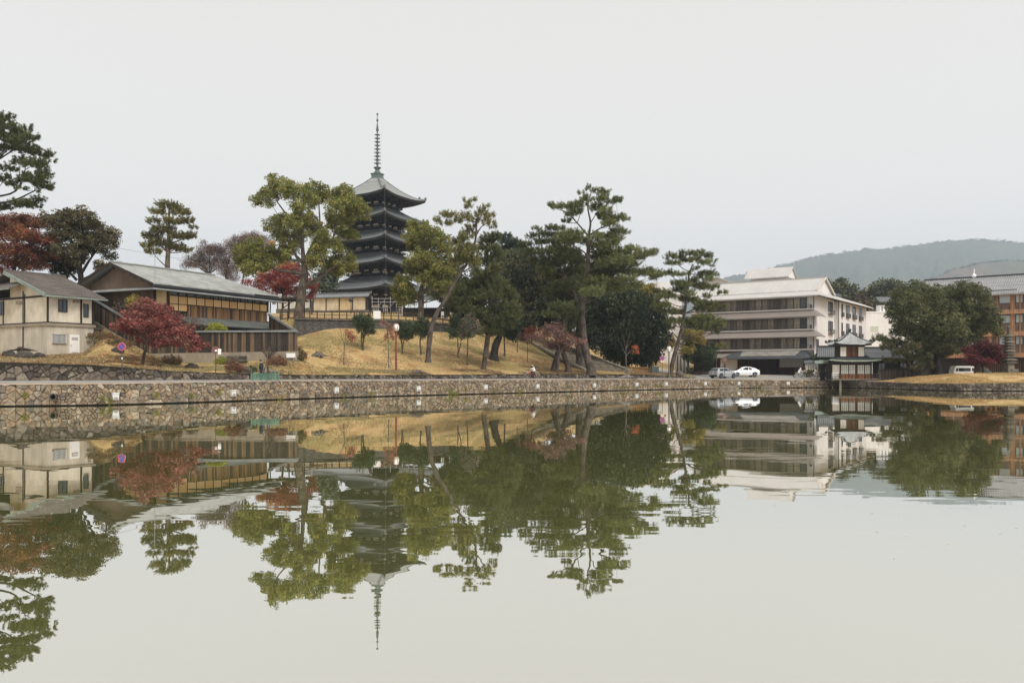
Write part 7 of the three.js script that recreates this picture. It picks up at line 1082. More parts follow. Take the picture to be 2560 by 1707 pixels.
// joints j: head, neck, chest, pelvis, and [left, right] pairs sh, el, wr, hip, kn, an, toe; the figure faces +x
function person(label, pos, turn, j, look) {
  const p = thing('person', label, 'person', pos, turn), b = [], q = (v) => V(...v), J = Object.fromEntries(Object.entries(j).map(([k, v]) => [k, Array.isArray(v[0]) ? v.map(q) : q(v)]));
  b.push([J.pelvis, J.chest, 0.145, 0.165], [J.chest, J.neck, 0.15, 0.075], [J.neck, J.head.clone().add(V(-0.02, -0.05, 0)), 0.058, 0.062]);
  for (const s of [0, 1]) { b.push([J.chest, J.sh[s], 0.13, 0.08], [J.sh[s], J.el[s], 0.072, 0.056], [J.el[s], J.wr[s], 0.054, 0.036], [J.pelvis, J.hip[s], 0.13, 0.11], [J.hip[s], J.kn[s], 0.1, 0.066], [J.kn[s], J.an[s], 0.064, 0.042], [J.an[s], J.toe[s], 0.05, 0.036]); }
  // head with jaw, nose, ears; then the hands with four fingers and a thumb each
  const f = look.face ?? V(1, 0, 0), u = V(0, 1, 0), s = V().crossVectors(f, u).normalize(), H = J.head, hd = (a, c, e) => H.clone().addScaledVector(f, a).addScaledVector(u, c).addScaledVector(s, e);
  const head = [[hd(-0.02, 0.02, 0), hd(-0.01, 0.03, 0), 0.1, 0.1], [hd(0.03, -0.05, 0), hd(0.045, -0.09, 0), 0.065, 0.045], [hd(0.085, 0.0, 0), hd(0.115, -0.035, 0), 0.012, 0.016], [hd(0.0, -0.02, 0.095), hd(-0.01, 0.02, 0.098), 0.012, 0.014], [hd(0.0, -0.02, -0.095), hd(-0.01, 0.02, -0.098), 0.012, 0.014], [hd(-0.02, -0.08, 0), J.neck, 0.055, 0.058]];
  const hair = look.hair, hairOf = (v) => { const r = v.clone().sub(H), a = r.dot(f), c = r.dot(u); return c > 0.055 || (a < -0.01 && c > -0.07) ? hair : (Math.abs(r.dot(s)) < 0.045 && Math.abs(r.dot(s)) > 0.02 && c > -0.005 && c < 0.018 && a > 0.05) ? '#2a211d' : (c < -0.055 && c > -0.072 && a > 0.05 && Math.abs(r.dot(s)) < 0.03) ? '#9c5a50' : '#c99f84'; };
  const body = skin(b, 0.022, 0.06, 0.05, (v) => look.color(v)), hg = skin(head, 0.01, 0.03, 0.03, hairOf), hands = [];
  for (const n of [0, 1]) { const w = J.wr[n], d = w.clone().sub(J.el[n]).normalize(), up = V(0, 1, 0), side = V().crossVectors(d, up).normalize(), nn = V().crossVectors(side, d), at3 = (a, c, e) => w.clone().addScaledVector(d, a).addScaledVector(side, c).addScaledVector(nn, e), hb = [[w, at3(0.08, 0, 0), 0.03, 0.034]];
    [-0.03, -0.01, 0.01, 0.03].forEach((c, i) => { const L = [0.05, 0.062, 0.066, 0.056][i]; hb.push([at3(0.085, c, 0), at3(0.085 + L * 0.6, c, -0.012), 0.01, 0.009], [at3(0.085 + L * 0.6, c, -0.012), at3(0.085 + L * 0.8, c, -0.045), 0.009, 0.008]); }); hb.push([at3(0.02, 0.03 * (n ? 1 : -1), -0.005), at3(0.07, 0.052 * (n ? 1 : -1), -0.03), 0.013, 0.01]); hands.push(skin(hb, 0.006, 0.02, 0.008, () => look.hand ?? '#c99f84')); }
  const all = mergeGeometries([body, hg, ...hands].map((g) => { const c = new THREE.BufferGeometry(), n = g.toNonIndexed(); for (const k of ['position', 'normal', 'color']) c.setAttribute(k, n.attributes[k]); return c; })); part('body', all, peopleM, p);
  return { p, H, f, u, s };
}
{
  // man in black standing on the path, looking down
  const feet = P(652, 949.5, 73.4); feet.y = groundY(feet.x, feet.z) + 0.03;
  const m = person('man in black clothes standing by the green net looking down', feet, Math.PI, { head: [0.07, 1.6, 0], neck: [0.02, 1.44, 0], chest: [0, 1.2, 0], pelvis: [-0.02, 0.92, 0], sh: [[-0.02, 1.36, 0.19], [-0.02, 1.36, -0.19]], el: [[-0.06, 1.1, 0.25], [-0.04, 1.1, -0.25]], wr: [[0.12, 0.95, 0.2], [0.14, 0.97, -0.2]], hip: [[-0.02, 0.86, 0.09], [-0.02, 0.86, -0.09]], kn: [[0.06, 0.48, 0.1], [-0.05, 0.48, -0.1]], an: [[0.1, 0.09, 0.11], [-0.14, 0.09, -0.1]], toe: [[0.24, 0.04, 0.12], [0.0, 0.04, -0.11]] }, { hair: '#1f1a18', face: V(0.92, -0.38, 0).normalize(), color: (v) => (v.y > 1.45 ? '#c99f84' : v.y < 0.1 ? '#2a2523' : v.y < 0.88 ? '#23252a' : '#262930') });
}
// ---------- bicycles ----------
function bicycle(label, pos, turn, col, rim, o = {}) {
  const b = thing('bicycle', label, 'bicycle', pos, turn), fm = mat(col, 0.4), dk = mat('#2b2a2a', 0.6), ch = mat(rim, 0.35, { metalness: 0.5 }), r = 0.31;
  for (const x of [-0.52, 0.52]) { const t = new THREE.TorusGeometry(r, 0.018, 6, 28); t.translate(x, r + 0.02, 0); const w = part('wheel', [t], dk, b), q = new THREE.TorusGeometry(r - 0.025, 0.012, 5, 28); q.translate(x, r + 0.02, 0); part('rim', [q], ch, w); const sp = []; for (let i = 0; i < 14; i++) { const a = i / 14 * 6.283; sp.push(bar(V(x, r + 0.02, 0), V(x + Math.cos(a) * (r - 0.03), r + 0.02 + Math.sin(a) * (r - 0.03), 0), 0.003, 0.003, 3)); } part('spokes', sp, ch, w, { kind: 'stuff' }); const fe = new THREE.TorusGeometry(r + 0.035, 0.016, 4, 16, 2.2); fe.rotateZ(x < 0 ? 1.0 : 0.2); fe.translate(x, r + 0.02, 0); part('mudguard', [fe], ch, w); }
  const bb = V(-0.08, 0.28, 0), st = V(-0.2, 0.72, 0), hd = V(0.36, 0.78, 0), rr = V(-0.52, r, 0), fr = V(0.52, r, 0);
  part('frame', [bar(bb, st, 0.02), bar(bb, V(0.38, 0.68, 0), 0.022), bar(V(-0.15, 0.5, 0), V(0.37, 0.72, 0), 0.018), bar(bb, rr, 0.013), bar(V(-0.18, 0.62, 0), rr, 0.012)], fm, b); part('fork', [bar(hd, fr, 0.016), bar(hd, V(0.33, 0.98, 0), 0.015)], fm, b);
  part('handlebar', [bar(V(0.33, 0.98, -0.25), V(0.33, 0.98, 0.25), 0.013), bar(V(0.33, 0.98, -0.25), V(0.2, 0.95, -0.27), 0.016), bar(V(0.33, 0.98, 0.25), V(0.2, 0.95, 0.27), 0.016)], ch, b); part('saddle', [ell(0.13, 0.04, 0.08, -0.22, 0.8, 0, 10), bar(st, V(-0.22, 0.78, 0), 0.014)], dk, b);
  part('crank', [bar(V(-0.08, 0.28, 0.06), V(0.06, 0.18, 0.08), 0.012), bar(V(-0.08, 0.28, -0.06), V(-0.22, 0.38, -0.08), 0.012), bc(0.09, 0.02, 0.07, 0.06, 0.17, 0.11), bc(0.09, 0.02, 0.07, -0.22, 0.38, -0.11)], dk, b); part('rear_rack', [bx(-0.72, -0.3, 0.69, 0.71, -0.07, 0.07), bar(V(-0.6, 0.7, 0.06), rr, 0.008), bar(V(-0.6, 0.7, -0.06), rr, 0.008)], ch, b);
  if (o.basket) { const bk = []; for (let i = 0; i < 6; i++) bk.push(bx(0.42 + i * 0.055, 0.43 + i * 0.055, 0.72, 0.96, 0.15, 0.16), bx(0.42 + i * 0.055, 0.43 + i * 0.055, 0.72, 0.96, -0.16, -0.15)); bk.push(bx(0.42, 0.71, 0.72, 0.735, -0.16, 0.16), bx(0.42, 0.71, 0.94, 0.96, 0.15, 0.165), bx(0.42, 0.71, 0.94, 0.96, -0.165, -0.15), bx(0.7, 0.715, 0.72, 0.96, -0.16, 0.16)); part('basket', bk, o.basketM ?? dk, b); }
  return b;
}
const RIDE = { pelvis: [-0.22, 0.9, 0], hip: [[-0.2, 0.88, 0.09], [-0.2, 0.88, -0.09]], kn: [[0.16, 0.62, 0.1], [0.08, 0.76, -0.1]], an: [[0.02, 0.24, 0.11], [-0.26, 0.46, -0.11]], toe: [[0.14, 0.2, 0.11], [-0.14, 0.4, -0.11]] };
{
  const p1 = P(1331, 946.5, 96.8); p1.y = groundY(p1.x, p1.z) + 0.03; bicycle('red bicycle ridden along the path by the cyclist in black and white', p1, Math.PI + 0.35, '#a8483c', '#c9c4bb');
  const c1 = person('cyclist in a black and white jacket riding left with a backpack', p1, Math.PI + 0.35, { ...RIDE, head: [0.02, 1.56, 0], neck: [-0.06, 1.4, 0], chest: [-0.14, 1.18, 0], sh: [[-0.08, 1.32, 0.18], [-0.08, 1.32, -0.18]], el: [[0.06, 1.1, 0.25], [0.06, 1.1, -0.25]], wr: [[0.17, 0.99, 0.26], [0.17, 0.99, -0.26]] }, { hair: '#1c1716', color: (v) => (v.y > 1.4 ? '#c99f84' : v.y > 1.2 && v.x > -0.2 && Math.abs(v.z) < 0.26 ? '#25252a' : v.y > 0.84 && v.x < 0.12 ? '#e2ded6' : v.y > 1.02 ? '#e2ded6' : v.y < 0.28 ? '#3a3230' : '#222226') });
  part('backpack', [ell(0.11, 0.2, 0.15, -0.36, 1.2, 0, 12)], mat('#2a2a2e', 0.8), c1.p);
  const mk = (label, bl, x, y, d, turn, hood, pack, rimc) => {
    const p = P(x, y, d); p.y = groundY(p.x, p.z) + 0.03; bicycle(bl, p, turn, '#cfd3d6', rimc, { basket: true });
    const c = person(label, p, turn, { ...RIDE, head: [0.1, 1.48, 0], neck: [0.02, 1.36, 0], chest: [-0.08, 1.16, 0], sh: [[-0.02, 1.29, 0.18], [-0.02, 1.29, -0.18]], el: [[0.1, 1.08, 0.24], [0.1, 1.08, -0.24]], wr: [[0.2, 0.99, 0.26], [0.2, 0.99, -0.26]] }, { hair: hood ? '#ded9d0' : '#2a2422', face: V(0.97, -0.22, 0).normalize(), color: (v) => (v.y > 1.38 ? (hood ? '#ded9d0' : '#c99f84') : v.y > 0.86 ? '#e0dbd2' : v.y < 0.28 ? '#4a4542' : hood ? '#9fb3c4' : '#ddd5c8') });
    if (pack) part('backpack', [ell(0.12, 0.21, 0.16, -0.3, 1.2, 0, 12)], mat('#232326', 0.8), c.p);
  };
  mk('cyclist in a pale hooded top riding right past the sign wall', 'white bicycle under the hooded pale cyclist', 2001, 946.3, 124.3, 0.15, true, false, '#d6d6d2');
  mk('cyclist in cream clothes with a black backpack beside the gate', 'white bicycle under the cyclist with the black backpack', 2040, 947.2, 123.2, 0.05, false, true, '#8a8a88');
}
// ---------- cars ----------
function car(label, pos, turn, col, o = {}) {
  const c = thing('parked_car', label, 'car', pos, turn, 'cars by the inn'), paint = mat(col, 0.35, { clearcoat: 1, clearcoatRoughness: 0.1, metalness: o.metal ?? 0 }), gl = mat('#1e2326', 0.06), dk = mat('#26272a', 0.7), L = o.L ?? 4.3, s = L / 4.3;
  const loft = (sec) => { const pos = []; for (let i = 0; i + 1 < sec.length; i++) { const A = sec[i], B = sec[i + 1], n = A.length; for (let j = 0; j < n; j++) { const k = (j + 1) % n; pos.push(...A[j], ...B[j], ...B[k], ...A[j], ...B[k], ...A[k]); } } for (const [S, f] of [[sec[0], false], [sec[sec.length - 1], true]]) for (let j = 1; j + 1 < S.length; j++) f ? pos.push(...S[0], ...S[j], ...S[j + 1]) : pos.push(...S[0], ...S[j + 1], ...S[j]); return raw(pos); };
  // lower body: stations along x with half width, sill, waist and shoulder heights
  const st = [[-2.12, 0.7, 0.42, 0.72, 0.86], [-2.06, 0.8, 0.3, 0.74, 0.95], [-1.6, 0.87, 0.24, 0.76, 1.0], [-0.6, 0.89, 0.22, 0.74, 0.99], [0.5, 0.89, 0.22, 0.72, 0.97], [1.1, 0.88, 0.22, 0.7, 0.95], [1.55, 0.85, 0.24, 0.66, 0.88], [1.95, 0.76, 0.3, 0.58, 0.76], [2.14, 0.6, 0.38, 0.52, 0.62]];
  part('body', [loft(st.map(([x, w, a, b, h]) => [[x * s, a, -w * 0.94], [x * s, b, -w], [x * s, h, -w * 0.9], [x * s, h + 0.02, 0], [x * s, h, w * 0.9], [x * s, b, w], [x * s, a, w * 0.94]]))], paint, c);
  const rf = o.roof ?? [[-2.0, 0.98, 0.74], [-1.55, 1.38, 0.6], [-1.2, 1.44, 0.58], [-0.3, 1.47, 0.58], [0.3, 1.42, 0.58], [1.18, 0.96, 0.72]];
  part('cabin', [loft(rf.map(([x, y, w], i) => [[x * s, 0.9, -0.79], [x * s, Math.max(0.92, y - 0.03), -w - 0.02], [x * s, y, -w + 0.06], [x * s, y + 0.015, 0], [x * s, y, w - 0.06], [x * s, Math.max(0.92, y - 0.03), w + 0.02], [x * s, 0.9, 0.79]]))], paint, c);
  const yAt = (x) => { let i = 0; while (i < rf.length - 2 && rf[i + 1][0] < x) i++; const t = clamp((x - rf[i][0]) / (rf[i + 1][0] - rf[i][0]), 0, 1); return [lerp(rf[i][1], rf[i + 1][1], t), lerp(rf[i][2], rf[i + 1][2], t)]; };
  const wins = o.wins ?? [[-1.5, -0.75], [-0.68, 0.22], [0.28, 0.82]];
  for (const sd of [-1, 1]) for (const [a, b] of wins) { const q = [a, (a + b) / 2, b].map((x) => { const [y, w] = yAt(x); return [x, y - 0.1, w]; }); const lowW = 0.795, pt = (x, y, w) => [x * s, y, sd * (lerp(lowW, w + 0.02, (y - 0.9) / Math.max(0.12, (yAt(x)[0] - 0.03 - 0.9))) + 0.008)]; const g = []; for (let i = 0; i < 2; i++) { const A = q[i], B = q[i + 1], ya = Math.max(1.02, A[1]), yb = Math.max(1.02, B[1]); const P4 = [pt(A[0], 1.01, A[2]), pt(B[0], 1.01, B[2]), pt(B[0], yb, B[2]), pt(A[0], ya, A[2])]; g.push(sd > 0 ? quad(...P4) : quad(P4[3], P4[2], P4[1], P4[0])); } part('side_window', g, gl, c); }
  const scr = (x0, y0, x1, y1, w0, w1, e) => [quad([x0 * s + e, y0, w0], [x0 * s + e, y0, -w0], [x1 * s + e, y1, -w1], [x1 * s + e, y1, w1])];
  part('rear_window', scr(rf[0][0] + 0.06, 1.04, rf[1][0] - 0.04, rf[1][1] - 0.03, 0.66, 0.52, -0.03), gl, c); const e = rf.length - 1; part('windscreen', scr(rf[e][0] - 0.08, 1.02, rf[e - 1][0] + 0.05, rf[e - 1][1] - 0.03, 0.68, 0.52, 0.04), gl, c);
  for (const x of [-1.32, 1.3]) for (const sd of [-1, 1]) { const t = new THREE.CylinderGeometry(0.33, 0.33, 0.22, 22); t.rotateX(Math.PI / 2); t.translate(x * s, 0.33, sd * 0.78); const w = part('wheel', [t], dk, c), r = new THREE.CylinderGeometry(0.22, 0.22, 0.02, 16); r.rotateX(Math.PI / 2); r.translate(x * s, 0.33, sd * 0.9); part('rim', [r], o.rimM ?? mat('#9d9fa1', 0.35, { metalness: 0.6 }), w); const a = new THREE.TorusGeometry(0.37, 0.05, 5, 18, Math.PI); a.translate(x * s, 0.33, sd * 0.87); part('wheel_arch', [a], dk, w); for (let i = 0; i < 5; i++) part('rim_spoke', [bc(0.04, 0.36, 0.02, x * s, 0.33, sd * 0.915, 0, 0, i * Math.PI / 5)], dk, w); }
  for (const sd of [-1, 1]) { part('tail_light', [bc(0.1, 0.14, 0.3, -2.06 * s, 0.84, sd * 0.6, sd * 0.2)], mat('#a8463a', 0.25), c); part('headlight', [bc(0.2, 0.1, 0.24, 1.98 * s, 0.66, sd * 0.56, sd * -0.4)], mat('#dfe3e6', 0.12), c); part('mirror', [ell(0.08, 0.07, 0.1, 0.8 * s, 1.03, sd * 0.95, 8)], paint, c); part('door_handle', [bc(0.16, 0.03, 0.03, -0.55, 0.86, sd * 0.9)], paint, c); }
  part('number_plate', [bc(0.03, 0.16, 0.34, -2.13 * s, 0.66, 0)], whiteM, c); part('bumper', [bc(0.12, 0.22, 1.4, -2.06 * s, 0.36, 0), bc(0.12, 0.2, 1.2, 2.06 * s, 0.36, 0)], dk, c); part('sill', [bx(-0.95 * s, 0.93 * s, 0.18, 0.26, -0.84, 0.84)], dk, c);
  return c;
}
{
  const a = P(1808, 945, 121.2); a.y = groundY(a.x, a.z) + 0.035; car('silver hatchback seen from behind on the road by the inn', a, 0.62, '#b9bcc0', { metal: 0.45 });
  const b = P(1860, 940, 128.5); b.y = groundY(b.x, b.z) + 0.035; car('white sloping-backed car parked before the inn porch', b, Math.PI + 0.12, '#e8e8e8', { L: 4.6, roof: [[-2.0, 0.98, 0.74], [-1.35, 1.34, 0.6], [-0.7, 1.5, 0.6], [-0.1, 1.52, 0.6], [0.35, 1.44, 0.6], [1.25, 0.96, 0.74]], wins: [[-1.25, -0.5], [-0.42, 0.4], [0.46, 0.86]] });
  const v = at(2408, 121.5, 0.0), van = thing('white_van', 'white van roof showing behind the grassy mound', 'van', v.add(V(0, -0.25, 0)), 0.0), w = mat('#e9e8e4', 0.4, { clearcoat: 1 }), gl = mat('#1c2022', 0.08);
  part('body', [prism([[-1.5, 0.35], [1.5, 0.35], [1.55, 0.9], [1.45, 1.55], [1.35, 1.78], [1.1, 1.86], [-1.25, 1.86], [-1.4, 1.78], [-1.6, 1.1], [-1.62, 0.5]], -0.72, 0.72)], w, van); for (const z of [0.725, -0.755]) { part('side_window', [bx(-0.95, 0.75, 1.15, 1.62, z, z + 0.03)], gl, van); part('side_window', [prism([[-1.4, 1.15], [-1.05, 1.15], [-1.05, 1.62], [-1.25, 1.62]], z, z + 0.03)], gl, van); part('side_window', [bx(0.95, 1.35, 1.2, 1.6, z, z + 0.03)], gl, van); } part('roof_edge', [bx(-1.3, 1.2, 1.86, 1.9, -0.6, 0.6)], w, van); for (const x of [-1.0, 1.0]) for (const z of [-0.7, 0.7]) { const t = new THREE.CylinderGeometry(0.3, 0.3, 0.18, 18); t.rotateX(Math.PI / 2); t.translate(x, 0.3, z); part('wheel', [t], mat('#222', 0.8), van); }
}
// ---------- green net round a young weeping tree ----------
{
  const o = P(662, 952.5, 71.2); o.y = groundY(o.x, o.z) + 0.02; const n = thing('net_guard', 'green garden net on posts round the young weeping tree', 'net fence', o), g = mat('#649a83', 0.7, { transparent: true, opacity: 0.22, side: THREE.DoubleSide }), gp = mat('#6f8f78', 0.7), w = 1.0, h = 0.62;
  const c = [[-w, 0.55], [w, 0.55], [w, -0.55], [-w, -0.55]]; for (let i = 0; i < 4; i++) { const a = c[i], b = c[(i + 1) % 4]; part('net', [quad([a[0], 0.02, a[1]], [b[0], 0.02, b[1]], [b[0], h, b[1]], [a[0], h, a[1]])], g, n); const cd = []; for (let k = 0; k <= 10; k++) { const f = k / 10; cd.push(bar(V(lerp(a[0], b[0], f), 0.02, lerp(a[1], b[1], f)), V(lerp(a[0], b[0], f), h, lerp(a[1], b[1], f)), 0.006, 0.006, 3)); } for (let k = 1; k < 5; k++) cd.push(bar(V(a[0], h * k / 5, a[1]), V(b[0], h * k / 5, b[1]), 0.005, 0.005, 3)); part('net_cords', cd, gp, n, { kind: 'stuff' }); part('post', [cyl(0.025, 0.025, 0.85, a[0], -0.05, a[1], 6)], gp, n); }
  const t = thing('weeping_sapling', 'bare weeping sapling propped on stakes inside the green net', 'tree', o.clone().add(V(0.15, 0, 0))), bk = barkPale; part('trunk', tube([[V(0, -0.1, 0), 0.05], [V(0.02, 0.9, 0), 0.042], [V(0, 1.7, 0), 0.03], [V(0.1, 2.5, 0), 0.022]], 4, 7), bk, t);
  const arcs = [[0.45, 2.75, 0.42], [-0.5, 2.6, 0.3], [0.25, 2.9, -0.3], [-0.3, 2.7, -0.4], [0.6, 2.4, 0.1]]; for (const [x, y, z] of arcs) part('branch', tube([[V(0.08, 2.3, 0), 0.016], [V(x * 0.6, y, z * 0.6), 0.012], [V(x, y - 0.5, z), 0.009], [V(x * 1.05, y - 1.3, z), 0.005]], 5, 5), bk, t); for (const [x, z] of [[-0.42, 0.3], [0.42, 0.3], [0, -0.45]]) part('stake', [bar(V(x, -0.05, z), V(x * 0.15, 1.35, z * 0.15), 0.035)], barkM, t); part('cross_bar', [bar(V(-0.35, 1.1, 0.12), V(0.5, 1.12, 0.12), 0.03)], barkM, t);
}
// ---------- stumps, driftwood roots and shrubs on the grass ----------
{
  const stump = (label, pos, s, col = '#9a8f80', roots = 7) => { const t = thing('tree_stump', label, 'tree stump', pos), m = mat(col, 0.95, { map: T.bark, bumpMap: T.bark, bumpScale: 0.08 }); part('stump', [lathe([[0.42 * s, -0.1], [0.34 * s, 0.12 * s], [0.3 * s, 0.36 * s], [0.26 * s, 0.42 * s], [0.05, 0.38 * s]], 11)], m, t); for (let i = 0; i < roots; i++) { const a = i / roots * 6.283 + R(-0.3, 0.3), L = s * R(0.8, 2.0); part('root', tube([[V(Math.cos(a) * 0.2 * s, 0.25 * s, Math.sin(a) * 0.2 * s), 0.11 * s], [V(Math.cos(a) * L * 0.5, 0.1 * s, Math.sin(a) * L * 0.5), 0.08 * s], [V(Math.cos(a + 0.3) * L, -0.02, Math.sin(a + 0.3) * L), 0.03 * s]], 3, 6, 0.2), m, t); } };
  stump('weathered stump with long roots left on the upper lawn', at(796, 87.5), 1.15); stump('grey root mound on the lawn right of the lamp post', at(1046, 88.2), 1.0, '#8f8272', 11); stump('pale root stump under the bare sapling', at(1567, 107), 1.15, '#b5aca0', 12); stump('bleached stump beside the green net', at(664, 74.8), 1.1, '#b0a596', 9); stump('small dark stump on the slope behind the cyclist', at(1334, 104), 0.55, '#5d5048', 5); stump('twisted stump against the plastered house wall', at(50, 76, 0.5), 0.8, '#5f4f40', 8);
  const shrub = (label, pos, r, h, cols, leafy = true) => { const t = thing('shrub', label, 'shrub', pos, 0, undefined), im = new THREE.InstancedMesh(LEAF.small[0], leafMat([1, 1, 1], true), 90), M = new THREE.Matrix4(), c = new THREE.Color(); for (let i = 0; i < 90; i++) { const a = R(0, 6.283), q = Math.sqrt(rnd()); M.makeRotationY(R(0, 6)); M.setPosition(Math.cos(a) * q * r, R(0.05, 1) * h * (1 - q * q * 0.6), Math.sin(a) * q * r); im.setMatrixAt(i, M); const k = pick(cols); im.setColorAt(i, c.setRGB(...k)); } im.name = 'foliage'; im.userData.kind = 'stuff'; t.add(im); const st = []; for (let i = 0; i < 9; i++) { const a = R(0, 6.283); st.push(bar(V(0, -0.05, 0), V(Math.cos(a) * r * 0.7, h * R(0.5, 0.9), Math.sin(a) * r * 0.7), 0.015, 0.006, 4)); } part('stems', st, barkM, t, { kind: 'stuff' }); };
  globalThis.shrubThing = shrub;
  const G = [[0.1, 0.12, 0.045], [0.14, 0.15, 0.055]], RB = [[0.22, 0.1, 0.06], [0.28, 0.12, 0.07], [0.16, 0.1, 0.06]], Y = [[0.34, 0.33, 0.05], [0.25, 0.26, 0.06]];
  shrub('olive shrub against the concrete footing under the red maple', at(428, 77), 0.9, 1.0, G.concat(RB)); shrub('bright yellow-green shrub below the tea house fence', at(553, 78.5), 0.55, 0.6, Y); shrub('reddish low shrub on the rubble wall near the sign', at(585, 72.2, 0.2), 0.7, 0.9, RB); shrub('small green tuft beside the green net', at(629, 74.5), 0.3, 0.4, G); shrub('brown bush against the fence corner footing', at(692, 78.5), 0.8, 0.9, RB); shrub('weedy bush at the right fence corner', at(748, 81.5), 0.7, 1.3, G.concat(RB)); shrub('rank weeds on the bank beside the plastered house', at(252, 80), 1.3, 0.8, G.concat(RB)); shrub('weeds on the bank under the climbing fence', at(300, 79), 1.2, 0.6, G.concat(RB));
  // hanging willowy bush over the fence
  const b = thing('bare_bush', 'tangle of bare arching stems in front of the dark fence', 'shrub', at(672, 79.2, 0.3)), tw = []; for (let i = 0; i < 46; i++) { const a = R(-1.2, 1.2), L = R(1.2, 2.4); tw.push(tube([[V(R(-0.2, 0.2), 0, R(-0.2, 0.2)), 0.016], [V(Math.sin(a) * L * 0.5, L * 0.5, R(-0.3, 0.3)), 0.011], [V(Math.sin(a) * L, L * R(0.55, 0.8), R(-0.5, 0.5)), 0.005]], 3, 4)); } part('stems', tw.map((q) => clean(q)), barkRed, b, { uv: true, kind: 'stuff' });
  const eb = thing('meter_cabinet', 'small white box on a stand at the fence corner', 'cabinet', at(727, 80.2, 0.1)); part('case', [bx(-0.4, 0.4, 0.2, 0.62, -0.18, 0.18)], whiteM, eb); part('stand', [bx(-0.3, -0.22, -0.2, 0.2, -0.1, 0.1), bx(0.22, 0.3, -0.2, 0.2, -0.1, 0.1)], metalM, eb);
  const vent = thing('drain_pipe', 'round dark drain pipe mouth low in the embankment at the left', 'pipe', V(P(130, 928, 56.3).x, 0.62, -56.35), 0.1), tr = new THREE.TorusGeometry(0.2, 0.045, 8, 20), dc = new THREE.CylinderGeometry(0.2, 0.2, 0.3, 18, 1, true); dc.rotateX(Math.PI / 2); dc.translate(0, 0, -0.15); part('rim', [tr], mat('#4a463f', 0.9), vent); part('bore', [dc, bc(0.36, 0.36, 0.02, 0, 0, -0.28)], mat('#1c1a17', 1), vent);
  // moss and weeds growing in the embankment joints
  const im = new THREE.InstancedMesh(LEAF.small[0], leafMat([1, 1, 1], true), 360), M = new THREE.Matrix4(), c = new THREE.Color(); let k = 0; const spots = [255, 275, 390, 480, 700, 1120, 1130, 1140, 1165, 1240, 1300, 1420, 1550, 1560, 1575, 1640, 1650, 1750, 1890, 1900, 1905, 1810, 60, 545, 930, 860]; for (let i = 0; i < 360; i++) { const j = i % spots.length, hy = hash2(j, 3, 7), sp = spots[j] + R(-5, 5) + R(-5, 5), kn = knots(sp), d = kn[0][0] - R(0.3, 0.4); M.makeRotationY(R(0, 6)); M.scale(V(0.6, 0.6, 0.5)); M.setPosition((sp - CX) / F * d, kn[0][1] * (0.08 + 0.5 * hy) + R(-0.12, 0.12) + R(-0.12, 0.12), -d); im.setMatrixAt(i, M); const q = pick([[0.3, 0.28, 0.05], [0.18, 0.2, 0.05], [0.24, 0.22, 0.06]]); im.setColorAt(i, c.setRGB(...q)); } im.name = 'wall_weeds'; im.userData = { kind: 'stuff', label: 'yellow-green weeds growing from the embankment joints', category: 'weeds' }; scene.add(im);
}
// ---------- hazy mountains ----------
seed = 71;
function ridge(name, pts, d, back, col, bump) {                // pts: photo columns and rows of the skyline
  const nx = 420, nz = 44, pos = [], idx = [], uv = [];
  const Y = (x) => { let i = 0; while (i < pts.length - 2 && pts[i + 1][0] < x) i++; const t = clamp((x - pts[i][0]) / (pts[i + 1][0] - pts[i][0]), 0, 1), s = t * t * (3 - 2 * t) * 0.5 + t * 0.5; return lerp(pts[i][1], pts[i + 1][1], s); };
  for (let i = 0; i <= nx; i++) for (let j = 0; j <= nz; j++) {
    const x = lerp(pts[0][0], pts[pts.length - 1][0], i / nx), v = j / nz, dd = d + back * (v - 1), top = EYE + (HY - Y(x)) / F * d, X = (x - CX) / F * dd;
    const fold = fbm(x * 0.02 + 30, v * 5 + 30, 4096, 4, 301) - 0.5, tr = fbm(X * 0.035 + 900, dd * 0.035 + 900, 8192, 2, 311) - 0.5;
    pos.push(X, top * Math.pow(v, 0.85) + fold * bump * 8 * Math.sin(v * Math.PI) + tr * bump * 0.8, -dd); uv.push(X, -dd + top * v);
    if (i < nx && j < nz) { const o = i * (nz + 1) + j, e = o + nz + 1; idx.push(o, e, o + 1, e, e + 1, o + 1); }
  }
  const g = new THREE.BufferGeometry(); g.setAttribute('position', new THREE.Float32BufferAttribute(pos, 3)); g.setAttribute('uv', new THREE.Float32BufferAttribute(uv, 2)); g.setIndex(idx); g.computeVertexNormals();
  const t = tex(512, 520, (u, v) => { const a = fbm(u * 60, v * 60, 60, 3, 321), b = fbm(u * 6, v * 6, 6, 4, 331), k = 0.62 + 0.4 * a; return [lerp(col[0], col[0] * 1.2, smooth(0.55, 0.75, b)) * k, col[1] * k, col[2] * k]; });
  struct(name, g, mat('#ffffff', 1, { map: t }));
  // a few emergent trees along the skyline
  const geo = LEAF.far[0], n = 420, im = new THREE.InstancedMesh(geo, leafMat([1, 1, 1], false), n), M = new THREE.Matrix4(), c = new THREE.Color(); im.name = numbered('ridge_wood'); im.userData = { kind: 'stuff', label: 'wooded skyline of ' + name.replace(/_/g, ' '), category: 'woods' };
  for (let i = 0; i < n; i++) { const x = R(pts[0][0], pts[pts.length - 1][0]), top = EYE + (HY - Y(x)) / F * d, s = R(3, 7) * d / 3200; M.compose(V((x - CX) / F * d, top + R(-5, 0) * d / 3200, -d), new THREE.Quaternion().setFromEuler(new THREE.Euler(0, R(0, 6), 0)), V(s, s * R(0.9, 1.8), s)); im.setMatrixAt(i, M); im.setColorAt(i, c.setRGB(0.05 * R(0.7, 1.2), 0.06, 0.035)); }
  scene.add(im);
}
const D = (a) => a.map(([x, y]) => [x * 1.0884, y * 1.0884]);
